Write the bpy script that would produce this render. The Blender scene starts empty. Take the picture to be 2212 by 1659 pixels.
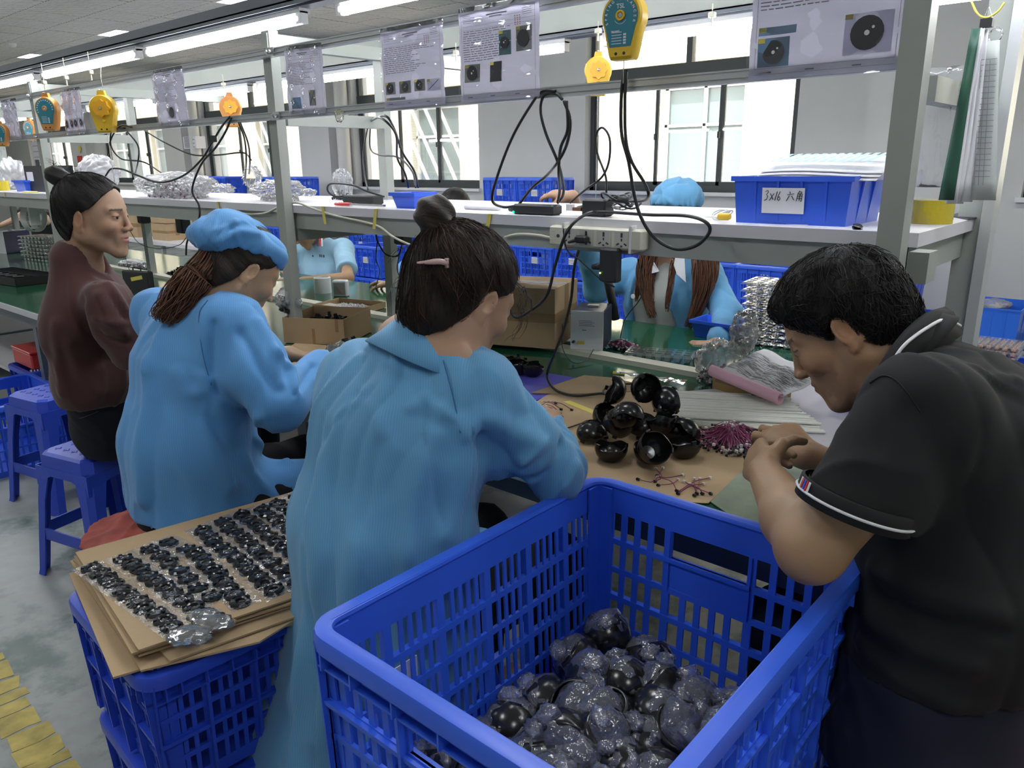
import bpy, math, random
import numpy as np
from mathutils import Vector, Matrix, Euler
R0 = random.Random(7)
S = bpy.context.scene
COL = S.collection
PI = math.pi
# ------------------------------------------------------------------ camera (solved from the bench, shelf and post vanishing points)
FPX, CX, CY, HC = 1660.0, 1106.0, 829.5, 1.45
_u = np.array([-870-CX, 376-CY, FPX]); _u /= np.linalg.norm(_u)
_w = np.array([2616-CX, 335-CY, FPX]); _w = _w-_u*(_w@_u); _w /= np.linalg.norm(_w)
RM = np.stack([-_u, _w, np.cross(-_u, _w)])          # camera axes (x right, y down, z forward) -> world
def AD(px, py, f):
    "world point seen at pixel (px,py) at forward depth f"
    return Vector(RM@(np.array([px-CX, py-CY, FPX])*(f/FPX))+np.array([0, 0, HC]))
def AT(px, py, z=None, y=None, x=None):
    "world point where the ray of a pixel meets a plane of the room"
    d = RM@np.array([px-CX, py-CY, FPX])
    t = (z-HC)/d[2] if z is not None else (y/d[1] if y is not None else x/d[0])
    return Vector((d[0]*t, d[1]*t, HC+d[2]*t))
cam = bpy.data.cameras.new('camera'); cam.sensor_width = 36; cam.lens = FPX/2212*36; cam.clip_end = 200; cam.clip_start = .05
camo = bpy.data.objects.new('camera', cam); COL.objects.link(camo)
cm = Matrix((RM[:, 0], -RM[:, 1], -RM[:, 2])).transposed().to_4x4(); cm.translation = (0, 0, HC)
camo.matrix_world = cm; S.camera = camo
S.view_settings.view_transform = 'Standard'; S.view_settings.look = 'None'
S.view_settings.exposure = 0.55; S.view_settings.gamma = 1; S.view_settings.use_curve_mapping = False
S.cycles.max_bounces = 7; S.cycles.transparent_max_bounces = 14; S.cycles.caustics_reflective = False; S.cycles.caustics_refractive = False
# ------------------------------------------------------------------ daylight
wd = bpy.data.worlds.new('daylight'); S.world = wd; wd.use_nodes = True
_n = wd.node_tree.nodes; _l = wd.node_tree.links
_bg = _n['Background']; _sky = _n.new('ShaderNodeTexSky'); _sky.sky_type = 'NISHITA'; _sky.sun_elevation = math.radians(52)
_sky.sun_rotation = math.radians(200); _sky.sun_disc = False; _sky.dust_density = 4; _sky.air_density = 1.2; _sky.ozone_density = .6
_mx = _n.new('ShaderNodeMix'); _mx.data_type = 'RGBA'; _mx.inputs[0].default_value = .72; _mx.inputs[7].default_value = (9, 9.0, 8.7, 1)
_l.new(_sky.outputs[0], _mx.inputs[6]); _l.new(_mx.outputs[2], _bg.inputs[0]); _bg.inputs[1].default_value = .85
sun = bpy.data.lights.new('sun', 'SUN'); sun.energy = 8; sun.angle = .02; sun.color = (1, .95, .86)
so = bpy.data.objects.new('sun', sun); COL.objects.link(so); so.location = (0, -5, 20)
so.rotation_euler = Vector((.35, 1, -1.25)).to_track_quat('-Z', 'Y').to_euler()
TUBE_E, PANEL_E = 22.0, 13.0

# ------------------------------------------------------------------ materials
MATS = {}
def mat(name, col=(.8, .8, .8), rough=.5, metal=0., spec=.5, bump=0., bscale=40, var=0., vscale=6, coat=0., emit=None, es=1., sss=0., attr=None, sheen=0., stretch=None, tr=0.):
    if name in MATS: return MATS[name]
    m = bpy.data.materials.new(name); m.use_nodes = True; MATS[name] = m
    nt = m.node_tree; n = nt.nodes; l = nt.links; p = n['Principled BSDF']
    p.inputs['Base Color'].default_value = (*col, 1); p.inputs['Roughness'].default_value = rough; p.inputs['Metallic'].default_value = metal
    p.inputs['Specular IOR Level'].default_value = spec
    if coat: p.inputs['Coat Weight'].default_value = coat; p.inputs['Coat Roughness'].default_value = .08
    if sss: p.inputs['Subsurface Weight'].default_value = sss; p.inputs['Subsurface Radius'].default_value = (.012, .005, .003); p.inputs['Subsurface Scale'].default_value = 1.
    if sheen: p.inputs['Sheen Weight'].default_value = sheen
    if tr: p.inputs['Transmission Weight'].default_value = tr
    if emit: p.inputs['Emission Color'].default_value = (*emit, 1); p.inputs['Emission Strength'].default_value = es
    src = None
    if attr:
        a = n.new('ShaderNodeAttribute'); a.attribute_name = attr; src = a.outputs['Color']
    tc = n.new('ShaderNodeTexCoord'); mp = n.new('ShaderNodeMapping'); l.new(tc.outputs['Object'], mp.inputs[0])
    if stretch: mp.inputs['Scale'].default_value = stretch
    if var:
        t = n.new('ShaderNodeTexNoise'); t.inputs['Scale'].default_value = vscale; t.inputs['Detail'].default_value = 5
        l.new(mp.outputs[0], t.inputs['Vector'])
        r = n.new('ShaderNodeMapRange'); r.inputs[1].default_value = .3; r.inputs[2].default_value = .7; r.inputs[3].default_value = 1-var; r.inputs[4].default_value = 1+var
        l.new(t.outputs[0], r.inputs[0])
        x = n.new('ShaderNodeMix'); x.data_type = 'RGBA'; x.blend_type = 'MULTIPLY'; x.inputs[0].default_value = 1
        x.inputs[6].default_value = (*col, 1)
        if src: l.new(src, x.inputs[6])
        l.new(r.outputs[0], x.inputs[7]); src = x.outputs[2]
    if src: l.new(src, p.inputs['Base Color'])
    if bump:
        t = n.new('ShaderNodeTexNoise'); t.inputs['Scale'].default_value = bscale; t.inputs['Detail'].default_value = 4
        l.new(mp.outputs[0], t.inputs['Vector'])
        b = n.new('ShaderNodeBump'); b.inputs['Strength'].default_value = bump; b.inputs['Distance'].default_value = .01
        l.new(t.outputs[0], b.inputs['Height']); l.new(b.outputs[0], p.inputs['Normal'])
    return m
def film(name, tint=(.9, .93, .96), op=.18, rough=.12, bump=.0, bscale=60, gloss=.5):
    "thin clear plastic: mostly transparent, with a milky and a glossy share"
    if name in MATS: return MATS[name]
    m = bpy.data.materials.new(name); m.use_nodes = True; MATS[name] = m
    n = m.node_tree.nodes; l = m.node_tree.links; out = n['Material Output']; n.remove(n['Principled BSDF'])
    tr = n.new('ShaderNodeBsdfTransparent'); tr.inputs[0].default_value = (.97, .98, .99, 1)
    df = n.new('ShaderNodeBsdfDiffuse'); df.inputs[0].default_value = (*tint, 1)
    gl = n.new('ShaderNodeBsdfGlossy'); gl.inputs['Roughness'].default_value = rough; gl.inputs[0].default_value = (.9, .9, .9, 1)
    m1 = n.new('ShaderNodeMixShader'); m1.inputs[0].default_value = op; l.new(tr.outputs[0], m1.inputs[1]); l.new(df.outputs[0], m1.inputs[2])
    fr = n.new('ShaderNodeFresnel'); fr.inputs[0].default_value = 1.45
    mm = n.new('ShaderNodeMath'); mm.operation = 'MULTIPLY'; mm.inputs[1].default_value = gloss*2.2; mm.use_clamp = True; l.new(fr.outputs[0], mm.inputs[0])
    m2 = n.new('ShaderNodeMixShader'); l.new(mm.outputs[0], m2.inputs[0]); l.new(m1.outputs[0], m2.inputs[1]); l.new(gl.outputs[0], m2.inputs[2])
    l.new(m2.outputs[0], out.inputs[0])
    if bump:
        tc = n.new('ShaderNodeTexCoord'); t = n.new('ShaderNodeTexNoise'); t.inputs['Scale'].default_value = bscale; t.inputs['Detail'].default_value = 3; t.inputs['Distortion'].default_value = .6
        l.new(tc.outputs['Object'], t.inputs['Vector']); b = n.new('ShaderNodeBump'); b.inputs['Strength'].default_value = bump; b.inputs['Distance'].default_value = .02
        l.new(t.outputs[0], b.inputs['Height']); l.new(b.outputs[0], gl.inputs['Normal']); l.new(b.outputs[0], df.inputs['Normal']); l.new(b.outputs[0], fr.inputs['Normal'])
    return m

# ------------------------------------------------------------------ objects
def tag(o, label=None, cat=None, group=None, kind=None):
    if label: o['label'] = label
    if cat: o['category'] = cat
    if group: o['group'] = group
    if kind: o['kind'] = kind
    return o
def thing(name, loc, label, cat, group=None, rz=0):
    o = bpy.data.objects.new(name, None); COL.objects.link(o); o.empty_display_size = .05
    o.location = loc; o.rotation_euler = (0, 0, rz)
    return tag(o, label, cat, group)
def origin(o):
    "world matrix from the parent chain, without waiting for an update"
    m = o.matrix_basis.copy()
    while o.parent: o = o.parent; m = o.matrix_basis @ m
    return m
class B:
    "collects geometry, then links it as ONE mesh object"
    def __init__(s): s.v = []; s.f = []; s.smooth = False
    def add(s, vs, fs):
        k = len(s.v); s.v.extend(tuple(v) for v in vs); s.f.extend(tuple(i+k for i in f) for f in fs); return s
    def box(s, a, b, M=None, bev=0.):
        x0, y0, z0 = a; x1, y1, z1 = b
        if bev:
            e = bev
            # chamfered along the four z edges and the top/bottom rims
            vs = []
            for z, i in ((z0, e), (z0+e, 0), (z1-e, 0), (z1, e)):
                for x, y in ((x0+i+e, y0+i), (x1-i-e, y0+i), (x1-i, y0+i+e), (x1-i, y1-i-e), (x1-i-e, y1-i), (x0+i+e, y1-i), (x0+i, y1-i-e), (x0+i, y0+i+e)): vs.append(Vector((x, y, z)))
            fs = [tuple(range(7, -1, -1)), tuple(range(24, 32))]
            for r in range(3):
                for i in range(8): j = (i+1) % 8; fs.append((r*8+i, r*8+j, r*8+8+j, r*8+8+i))
        else:
            vs = [Vector((x, y, z)) for z in (z0, z1) for x, y in ((x0, y0), (x1, y0), (x1, y1), (x0, y1))]
            fs = [(3, 2, 1, 0), (4, 5, 6, 7), (0, 1, 5, 4), (1, 2, 6, 5), (2, 3, 7, 6), (3, 0, 4, 7)]
        if M is not None: vs = [M @ v for v in vs]
        return s.add(vs, fs)
    def cbox(s, c, sz, M=None, bev=0.):
        c = Vector(c); h = Vector(sz)/2; return s.box(c-h, c+h, M, bev)
    def bar(s, a, b, w, h, up=(0, 0, 1)):
        "rectangular bar from a to b"
        a = Vector(a); b = Vector(b); d = (b-a); L = d.length; d.normalize(); u = Vector(up); sd = d.cross(u).normalized(); u = sd.cross(d)
        M = Matrix((d, sd, u)).transposed().to_4x4(); M.translation = a
        return s.box((0, -w/2, -h/2), (L, w/2, h/2), M)
    def tube(s, pts, r, n=6, closed=False, caps=True):
        pts = [Vector(p) for p in pts]; rs = r if hasattr(r, '__len__') else [r]*len(pts)
        k = len(s.v); N = len(pts); prev = None
        for i, p in enumerate(pts):
            if closed: t = pts[(i+1) % N]-pts[i-1]
            else: t = pts[min(i+1, N-1)]-pts[max(i-1, 0)]
            if t.length < 1e-9: t = Vector((0, 0, 1))
            t.normalize()
            if prev is None: prev = t.orthogonal().normalized()
            u = (prev-t*prev.dot(t))
            u = u.normalized() if u.length > 1e-6 else t.orthogonal().normalized()
            prev = u; v = t.cross(u)
            for j in range(n):
                a = 2*PI*j/n; s.v.append(tuple(p+(u*math.cos(a)+v*math.sin(a))*rs[i]))
        for i in range(N if closed else N-1):
            for j in range(n):
                a, b_ = k+i*n, k+((i+1) % N)*n
                s.f.append((a+j, a+(j+1) % n, b_+(j+1) % n, b_+j))
        if caps and not closed:
            s.f.append(tuple(k+j for j in range(n-1, -1, -1))); s.f.append(tuple(k+(N-1)*n+j for j in range(n)))
        return s
    def lathe(s, prof, n=24, M=None, a0=0., a1=2*PI, cap=True):
        full = abs(a1-a0-2*PI) < 1e-6; m = n if full else n+1; k = len(s.v)
        for r, z in prof:
            for j in range(m):
                a = a0+(a1-a0)*j/n; v = Vector((r*math.cos(a), r*math.sin(a), z)); s.v.append(tuple(M @ v if M is not None else v))
        for i in range(len(prof)-1):
            for j in range(n):
                j2 = (j+1) % m; s.f.append((k+i*m+j, k+i*m+j2, k+(i+1)*m+j2, k+(i+1)*m+j))
        if cap and full:
            if prof[0][0] > 1e-5: s.f.append(tuple(k+j for j in range(m-1, -1, -1)))
            if prof[-1][0] > 1e-5: s.f.append(tuple(k+(len(prof)-1)*m+j for j in range(m)))
        return s
    def ngon(s, pts, th, M=None):
        "flat outline in xy extruded th along z"
        n = len(pts); vs = [Vector((x, y, z)) for z in (0, th) for x, y in pts]
        if M is not None: vs = [M @ v for v in vs]
        return s.add(vs, [tuple(range(n-1, -1, -1)), tuple(range(n, 2*n))]+[(i, (i+1) % n, n+(i+1) % n, n+i) for i in range(n)])
    def grid(s, P):
        "P: rows of points"
        k = len(s.v); m = len(P[0])
        for r in P: s.v.extend(tuple(p) for p in r)
        for i in range(len(P)-1):
            for j in range(m-1): s.f.append((k+i*m+j, k+i*m+j+1, k+(i+1)*m+j+1, k+(i+1)*m+j))
        return s
    def build(s, name, m, parent=None, world=True, smooth=None, label=None, kind=None, solid=0.):
        me = bpy.data.meshes.new(name); vs = s.v
        if parent is not None and world:
            inv = origin(parent).inverted(); vs = [inv @ Vector(v) for v in vs]
        me.from_pydata([tuple(v) for v in vs], [], s.f); me.materials.append(m)
        sm = s.smooth if smooth is None else smooth
        if sm: me.polygons.foreach_set('use_smooth', [True]*len(me.polygons))
        o = bpy.data.objects.new(name, me); COL.objects.link(o)
        if parent is not None: o.parent = parent
        if sm == 'auto': pass
        if solid: md = o.modifiers.new('solidify', 'SOLIDIFY'); md.thickness = solid; md.offset = 0
        if label: o['label'] = label
        if kind: o['kind'] = kind
        return o
def autosmooth(o, ang=40):
    "sharp edges past an angle, smooth elsewhere"
    me = o.data; import bmesh
    bm = bmesh.new(); bm.from_mesh(me); ca = math.radians(ang)
    for e in bm.edges: e.smooth = not (len(e.link_faces) == 2 and e.calc_face_angle(0) > ca)
    for f in bm.faces: f.smooth = True
    bm.to_mesh(me); bm.free(); return o
def single(b, name, m, label, cat, group=None, loc=None, **k):
    "a thing that is one mesh; vertices are given in world space"
    loc = Vector(loc) if loc is not None else Vector(b.v[0])
    if loc is not None and k.pop('world', True): b.v = [tuple(Vector(v)-loc) for v in b.v]
    o = b.build(name, m, **k); o.location = loc; return tag(o, label, cat, group)
def copy_tree(o, loc=None, rz=None, label=None, parent=None, rot=None):
    c = o.copy(); COL.objects.link(c); c.parent = parent
    if loc is not None: c.location = loc
    if rz is not None: c.rotation_euler = (0, 0, rz)
    if rot is not None: c.rotation_euler = rot
    if label: c['label'] = label
    for ch in list(o.children):
        if ch is not c: copy_tree(ch, parent=c)
    return c
def TR(loc, rx=0, ry=0, rz=0, s=1):
    return Matrix.Translation(Vector(loc)) @ Euler((rx, ry, rz)).to_matrix().to_4x4() @ Matrix.Scale(s, 4)
def cat(pts, n=8):
    "Catmull-Rom through points"
    P = [Vector(p) for p in pts]; P = [P[0]*2-P[1]]+P+[P[-1]*2-P[-2]]; out = []
    for i in range(1, len(P)-2):
        a, b, c, d = P[i-1:i+3]
        for k in range(n):
            t = k/n; out.append(.5*((2*b)+(c-a)*t+(2*a-5*b+4*c-d)*t*t+(-a+3*b-3*c+d)*t**3))
    out.append(P[-2]); return out
# ================================================================== materials of the place
m_wall = mat('wall_paint', (.60, .60, .585), .75, var=.03, vscale=2, bump=.05, bscale=60)
m_grey = mat('grey_green_steel', (.36, .385, .355), .42, spec=.5, var=.05, vscale=5)
m_lgrey = mat('aluminium_rail', (.50, .52, .53), .35, metal=.35, var=.04)
m_darkrail = mat('dark_steel_rail', (.13, .145, .17), .4, metal=.3)
m_white = mat('white_laminate', (.66, .65, .69), .38, var=.03)
m_frame = mat('dark_window_frame', (.045, .055, .058), .4)
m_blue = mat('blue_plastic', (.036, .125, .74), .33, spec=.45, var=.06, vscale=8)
m_blue2 = mat('deep_blue_plastic', (.022, .065, .52), .35, spec=.45, var=.08)
m_black = mat('black_plastic', (.012, .012, .014), .22, spec=.55)
m_matte = mat('matte_black_plastic', (.016, .017, .02), .5)
m_cable = mat('black_cable_rubber', (.012, .013, .016), .38)
m_card = mat('cardboard', (.40, .285, .165), .8, var=.06, vscale=9, bump=.1, bscale=120)
m_cardedge = mat('cardboard_edge', (.22, .15, .085), .9)
m_tape = mat('brown_packing_tape', (.30, .19, .09), .25)
m_greenmat = mat('green_table_mat', (.012, .085, .045), .12, spec=.7, var=.08, vscale=3)
m_tube = mat('fluorescent_tube', (1, 1, 1), .4, emit=(.93, .96, 1), es=TUBE_E)
m_panel = mat('ceiling_panel_light', (1, 1, 1), .4, emit=(.97, .99, 1), es=PANEL_E)
m_cream = mat('cream_plastic', (.62, .60, .50), .4)
m_yellow = mat('yellow_enamel', (.78, .50, .03), .35)
m_orange = mat('orange_enamel', (.62, .27, .06), .4)
m_teal = mat('teal_label', (.02, .20, .27), .4)
m_ink = mat('print_ink', (.03, .03, .035), .6)
m_ink2 = mat('grey_print_ink', (.22, .21, .27), .6)
m_whitep = mat('white_paper', (.72, .72, .76), .6)
m_whitepl = mat('white_plastic', (.72, .72, .72), .35)
m_red = mat('red_plastic', (.55, .035, .03), .35)
m_steel = mat('bright_steel', (.6, .6, .6), .25, metal=.9)
m_ytape = mat('yellow_tape', (.72, .62, .12), .35)
f_clear = film('clear_film', op=.10, gloss=.6, rough=.06, bump=.25, bscale=9)
f_bag = film('plastic_bag_film', (.85, .86, .9), op=.20, gloss=.75, rough=.14, bump=.6, bscale=38)
f_bag2 = film('thin_bag_film', (.62, .66, .80), op=.13, gloss=.8, rough=.09, bump=.35, bscale=45)
f_box = film('clear_blister_plastic', (.88, .9, .9), op=.13, gloss=.6, rough=.06, bump=.1, bscale=30)

def st(b, name, m, **k):
    o = b.build(name, m, **k); o['kind'] = 'structure'; return o
XL, XR, YB, YW, ZC = -23.7, 2.6, -3.2, 7.0, 3.1
# ---- floor: worn grey-green epoxy with a yellow line
mf = mat('worn_floor', (.30, .33, .315), .38, spec=.4)
n = mf.node_tree.nodes; l = mf.node_tree.links; p = n['Principled BSDF']
tc = n.new('ShaderNodeTexCoord'); t1 = n.new('ShaderNodeTexNoise'); t1.inputs['Scale'].default_value = 2.2; t1.inputs['Detail'].default_value = 9; t1.inputs['Roughness'].default_value = .65
r1 = n.new('ShaderNodeValToRGB'); r1.color_ramp.elements[0].position = .40; r1.color_ramp.elements[0].color = (.10, .15, .135, 1); r1.color_ramp.elements[1].position = .50; r1.color_ramp.elements[1].color = (.32, .345, .335, 1)
t2 = n.new('ShaderNodeTexNoise'); t2.inputs['Scale'].default_value = 14; t2.inputs['Detail'].default_value = 6
x2 = n.new('ShaderNodeMix'); x2.data_type = 'RGBA'; x2.blend_type = 'OVERLAY'; x2.inputs[0].default_value = .3
l.new(tc.outputs['Object'], t1.inputs['Vector']); l.new(tc.outputs['Object'], t2.inputs['Vector']); l.new(t1.outputs[0], r1.inputs[0]); l.new(r1.outputs[0], x2.inputs[6]); l.new(t2.outputs[0], x2.inputs[7]); l.new(x2.outputs[2], p.inputs['Base Color'])
r2 = n.new('ShaderNodeMapRange'); r2.inputs[3].default_value = .25; r2.inputs[4].default_value = .55; l.new(t2.outputs[0], r2.inputs[0]); l.new(r2.outputs[0], p.inputs['Roughness'])
st(B().box((XL, YB, -.1), (XR, YW, 0)), 'floor', mf)
# ---- yellow floor line in worn pieces
ml = mat('worn_yellow_paint', (.50, .40, .10), .6, var=.35, vscale=14)
fl = thing('floor_line', (-2.1, .43, 0), 'worn yellow painted line on the grey factory floor', 'floor line')
a0, a1 = AT(0, 1480, z=0), AT(150, 1725, z=0); dd = (a1-a0).normalized(); pp = Vector((-dd.y, dd.x, 0))
rr = random.Random(4); s_ = -.9
while s_ < 1.5:
    L = rr.uniform(.045, .11); w = .055
    q = [a0+dd*s_+pp*(-w+rr.uniform(-.004, .008)), a0+dd*(s_+L)+pp*(-w+rr.uniform(-.004, .008)), a0+dd*(s_+L+rr.uniform(-.012, .012))+pp*(w*.1), a0+dd*(s_+L)+pp*(w-rr.uniform(0, .02)), a0+dd*(s_+.008)+pp*(w-rr.uniform(0, .02))]
    B().ngon([(v.x, v.y) for v in q], .0015).build('paint_patch', ml, fl)
    s_ += L+.004
# ---- walls
def wall_y(y0, y1, x0, x1, holes, name):
    "wall slab in x with rectangular holes (xa, xb, za, zb)"
    b = B(); x = x0
    for (xa, xb, za, zb) in sorted(holes):
        b.box((x, y0, 0), (xa, y1, ZC)); b.box((xa, y0, 0), (xb, y1, za)); b.box((xa, y0, zb), (xb, y1, ZC)); x = xb
    b.box((x, y0, 0), (x1, y1, ZC)); return st(b, name, m_wall)
SILL, BARZ, TOPZ = 1.16, 2.30, 2.92
WIN = [(-5.06, -2.78), (-9.0, -6.62), (-13.2, -10.3), (-17.4, -14.6), (-21.6, -18.8), (-1.02, 1.7)]
wall_y(YW, YW+.28, XL, XR, [(a, b, SILL, TOPZ) for a, b in WIN], 'wall_window')
st(B().box((XL, YB-.2, 0), (XR, YB, ZC)), 'wall_back', m_wall)
st(B().box((XL-.2, YB, 0), (XL, YW, ZC)), 'wall_left', m_wall)
st(B().box((XR, YB, 0), (XR+.2, YW, ZC)), 'wall_right', m_wall)
mbb = mat('baseboard_grey', (.10, .11, .12), .5)
st(B().box((XL, YW-.015, 0), (XR, YW, .13)), 'baseboard_window', mbb)
# columns standing proud of the window wall
for i, (xa, xb) in enumerate([(-2.15, -1.35), (-9.95, -9.35), (-14.3, -13.6), (-18.6, -17.8)]):
    st(B().box((xa, YW-.16, .0), (xb, YW, ZC)), 'trim_%d' % (i+1), m_wall)
mpipe = mat('pipe_white', (.62, .62, .6), .5)
for i, px in enumerate((-9.30, -13.45)):
    st(B().tube([(px+.22, YW-.12, 0), (px+.22, YW-.12, ZC)], .09, 16), 'trim_%d' % (i+6), mpipe, smooth=True)
# ---- windows
m_glass = film('window_glass', (.9, .95, .95), op=.05, gloss=.35, rough=.02)
for k, (a, b) in enumerate(WIN):
    w = thing('window_%d' % (k+1), (a, YW, SILL), None, None); w['kind'] = 'structure'
    fy0, fy1 = YW+.10, YW+.17; f = B(); t = .05
    f.box((a, fy0, SILL), (a+t, fy1, TOPZ)); f.box((b-t, fy0, SILL), (b, fy1, TOPZ)); f.box((a, fy0, SILL), (b, fy1, SILL+.06)); f.box((a, fy0, TOPZ-t), (b, fy1, TOPZ))
    f.box((a, fy0-.01, BARZ-.06), (b, fy1+.01, BARZ+.06)); mid = (a+b)/2
    f.box((mid-.03, fy0, BARZ), (mid+.03, fy1, TOPZ)); f.build('window_frame', m_frame, w)
    q = [(a+t, a+(b-a)*.36), (a+(b-a)*.34, a+(b-a)*.67), (a+(b-a)*.65, b-t)]
    for j, (xa, xb) in enumerate(q):
        yy = fy0+.012+.022*(j % 2); s = B(); t2_ = .035
        s.box((xa, yy, SILL+.06), (xa+t2_, yy+.02, BARZ-.06)); s.box((xb-t2_, yy, SILL+.06), (xb, yy+.02, BARZ-.06)); s.box((xa, yy, SILL+.06), (xb, yy+.02, SILL+.06+t2_)); s.box((xa, yy, BARZ-.06-t2_), (xb, yy+.02, BARZ-.06))
        s.build('sash', m_frame, w)
        B().box((xa+t2_, yy+.008, SILL+.09), (xb-t2_, yy+.012, BARZ-.09)).build('pane', m_glass, w)
        if j: B().box((xa+.004, yy-.03, SILL+.5), (xa+.028, yy, SILL+.56)).build('latch', m_frame, w)
    B().box((a+t, fy0+.03, BARZ+.06), (mid-.03, fy0+.034, TOPZ-t)).build('pane', m_glass, w)
    B().box((mid+.03, fy0+.03, BARZ+.06), (b-t, fy0+.034, TOPZ-t)).build('pane', m_glass, w)
    B().box((a-.03, YW-.05, SILL-.035), (b+.03, YW+.10, SILL)).build('window_sill', m_whitepl, w)
# ---- ceiling of perforated tiles, 600 mm grid, with recessed panel lights
mc = mat('ceiling_tile', (.86, .86, .85), .8)
n = mc.node_tree.nodes; l = mc.node_tree.links; p = n['Principled BSDF']; tc = n.new('ShaderNodeTexCoord'); mp = n.new('ShaderNodeMapping'); mp.inputs['Rotation'].default_value = (0, 0, .785)
wv = n.new('ShaderNodeTexWave'); wv.inputs['Scale'].default_value = 6; wv.inputs['Distortion'].default_value = 2.5; wv.inputs['Detail'].default_value = 2; wv.inputs['Detail Scale'].default_value = 3
rp = n.new('ShaderNodeMapRange'); rp.inputs[3].default_value = .55; rp.inputs[4].default_value = 1.08
xx = n.new('ShaderNodeMix'); xx.data_type = 'RGBA'; xx.blend_type = 'MULTIPLY'; xx.inputs[0].default_value = 1; xx.inputs[6].default_value = (.66, .66, .65, 1)
l.new(tc.outputs['Object'], mp.inputs[0]); l.new(mp.outputs[0], wv.inputs[0]); l.new(wv.outputs[1], rp.inputs[0]); l.new(rp.outputs[0], xx.inputs[7]); l.new(xx.outputs[2], p.inputs['Base Color'])
ceil = st(B().box((XL, YB, ZC+.02), (XR, YW, ZC+.1)), 'ceiling', mat('ceiling_void', (.12, .12, .12), .9))
LX = [-2.2-2.4*i for i in range(8)]; LY = [-1.6, .8, 3.2, 5.6]
PAN = set()
for i in range(60):
    for j in range(30):
        pass
gx0, gy0 = -9.55-.6*24, YB
spots = [(x, y) for x in (.9, -2.1, -5.1, -8.1, -11.1, -14.1, -17.1, -20.1) for y in (-1.0, 1.7, 4.66)]
tile_me = None; k = 0
big = B()
nx = int((XR-XL)/.6)+1; ny = int((YW-YB)/.6)
cells = {}
for (x, y) in spots: cells[(round((x-XL)/.6), round((y-YB)/.6))] = 1
near = []
for i in range(nx):
    for j in range(ny):
        x, y = XL+i*.6, YB+j*.6
        if (i, j) in cells:
            continue
        if -13 < x < -5.2 and 1.6 < y < 6.4: near.append((x, y))
        else: big.box((x+.006, y+.006, ZC), (x+.594, y+.594, ZC+.018))
o = big.build('tile_field', mc, ceil); o['kind'] = 'stuff'
tb = B().box((.007, .007, 0), (.593, .593, .018)).build('ceiling_tile', mc, ceil, world=False); tb.location = (near[0][0], near[0][1], ZC-.002)
for i, (x, y) in enumerate(near[1:]):
    c = tb.copy(); COL.objects.link(c); c.location = (x, y, ZC-.002*((i*7) % 3 == 0))
first = None
for (i, j) in cells:
    x, y = XL+i*.6, YB+j*.6
    if first is None:
        pl = thing('ceiling_light', (x, y, ZC-.004), 'flat square white panel light recessed in the tiled ceiling', 'ceiling light', 'recessed ceiling panel lights')
        fr = B()
        for a, b in (((0, 0), (.6, .02)), ((0, .58), (.6, .6)), ((0, .02), (.02, .58)), ((.58, .02), (.6, .58))): fr.box((*a, 0), (*b, .02))
        fr.build('light_frame', m_whitepl, pl, world=False); B().box((.02, .02, .004), (.58, .58, .012)).build('diffuser', m_panel, pl, world=False); first = pl
    else: copy_tree(first, (x, y, ZC-.004))
# smoke detector
_c = AT(26, 94, z=ZC); single(B().lathe([(0, ZC-.045), (.03, ZC-.045), (.05, ZC-.03), (.055, ZC)], 16, Matrix.Translation((_c.x, _c.y, 0))), 'smoke_detector', m_whitepl, 'round white smoke detector on the tiled ceiling', 'smoke detector', loc=(_c.x, _c.y, ZC))
# ---- outside: sunlit beige building across the yard
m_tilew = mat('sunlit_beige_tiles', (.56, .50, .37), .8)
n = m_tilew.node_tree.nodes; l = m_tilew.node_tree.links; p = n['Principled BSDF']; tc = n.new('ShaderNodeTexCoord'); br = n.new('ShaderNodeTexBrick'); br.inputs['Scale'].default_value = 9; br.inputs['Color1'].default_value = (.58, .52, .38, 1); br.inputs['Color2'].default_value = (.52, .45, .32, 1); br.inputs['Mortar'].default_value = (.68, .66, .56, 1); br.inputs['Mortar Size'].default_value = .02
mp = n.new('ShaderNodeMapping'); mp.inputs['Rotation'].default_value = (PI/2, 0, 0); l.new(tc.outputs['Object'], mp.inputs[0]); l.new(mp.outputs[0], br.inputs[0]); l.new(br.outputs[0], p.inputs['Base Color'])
YO = 13.
og = B().box((-60, YW+.4, -.6), (20, YO+30, -.5)); st(og, 'ground', mat('concrete_yard', (.5, .48, .44), .9))
bd = thing('outside_building', (-8, YO, 0), 'sunlit beige tiled building across the yard seen through the windows', 'building')
wb = B(); m_sh = mat('dark_window_glass', (.13, .16, .16), .15); m_alu = mat('window_aluminium', (.6, .6, .6), .4)  # panes across the yard: one even dark grey-green colour
xs = []; x = -46.
while x < 6: xs.append(x); x += 3.4
cut = [(x+.9, x+2.5) for x in xs]
x = -47.
for a, b in cut:
    wb.box((x, YO, -.5), (a, YO+.4, 7.5)); wb.box((a, YO, -.5), (b, YO+.4, .75)); wb.box((a, YO, 2.75), (b, YO+.4, 4.0)); wb.box((a, YO, 6), (b, YO+.4, 7.5)); x = b
wb.box((x, YO, -.5), (8, YO+.4, 7.5)); wb.box((-47, YO-.3, 3.1), (8, YO, 3.35)); wb.build('facade', m_tilew, bd)
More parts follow.
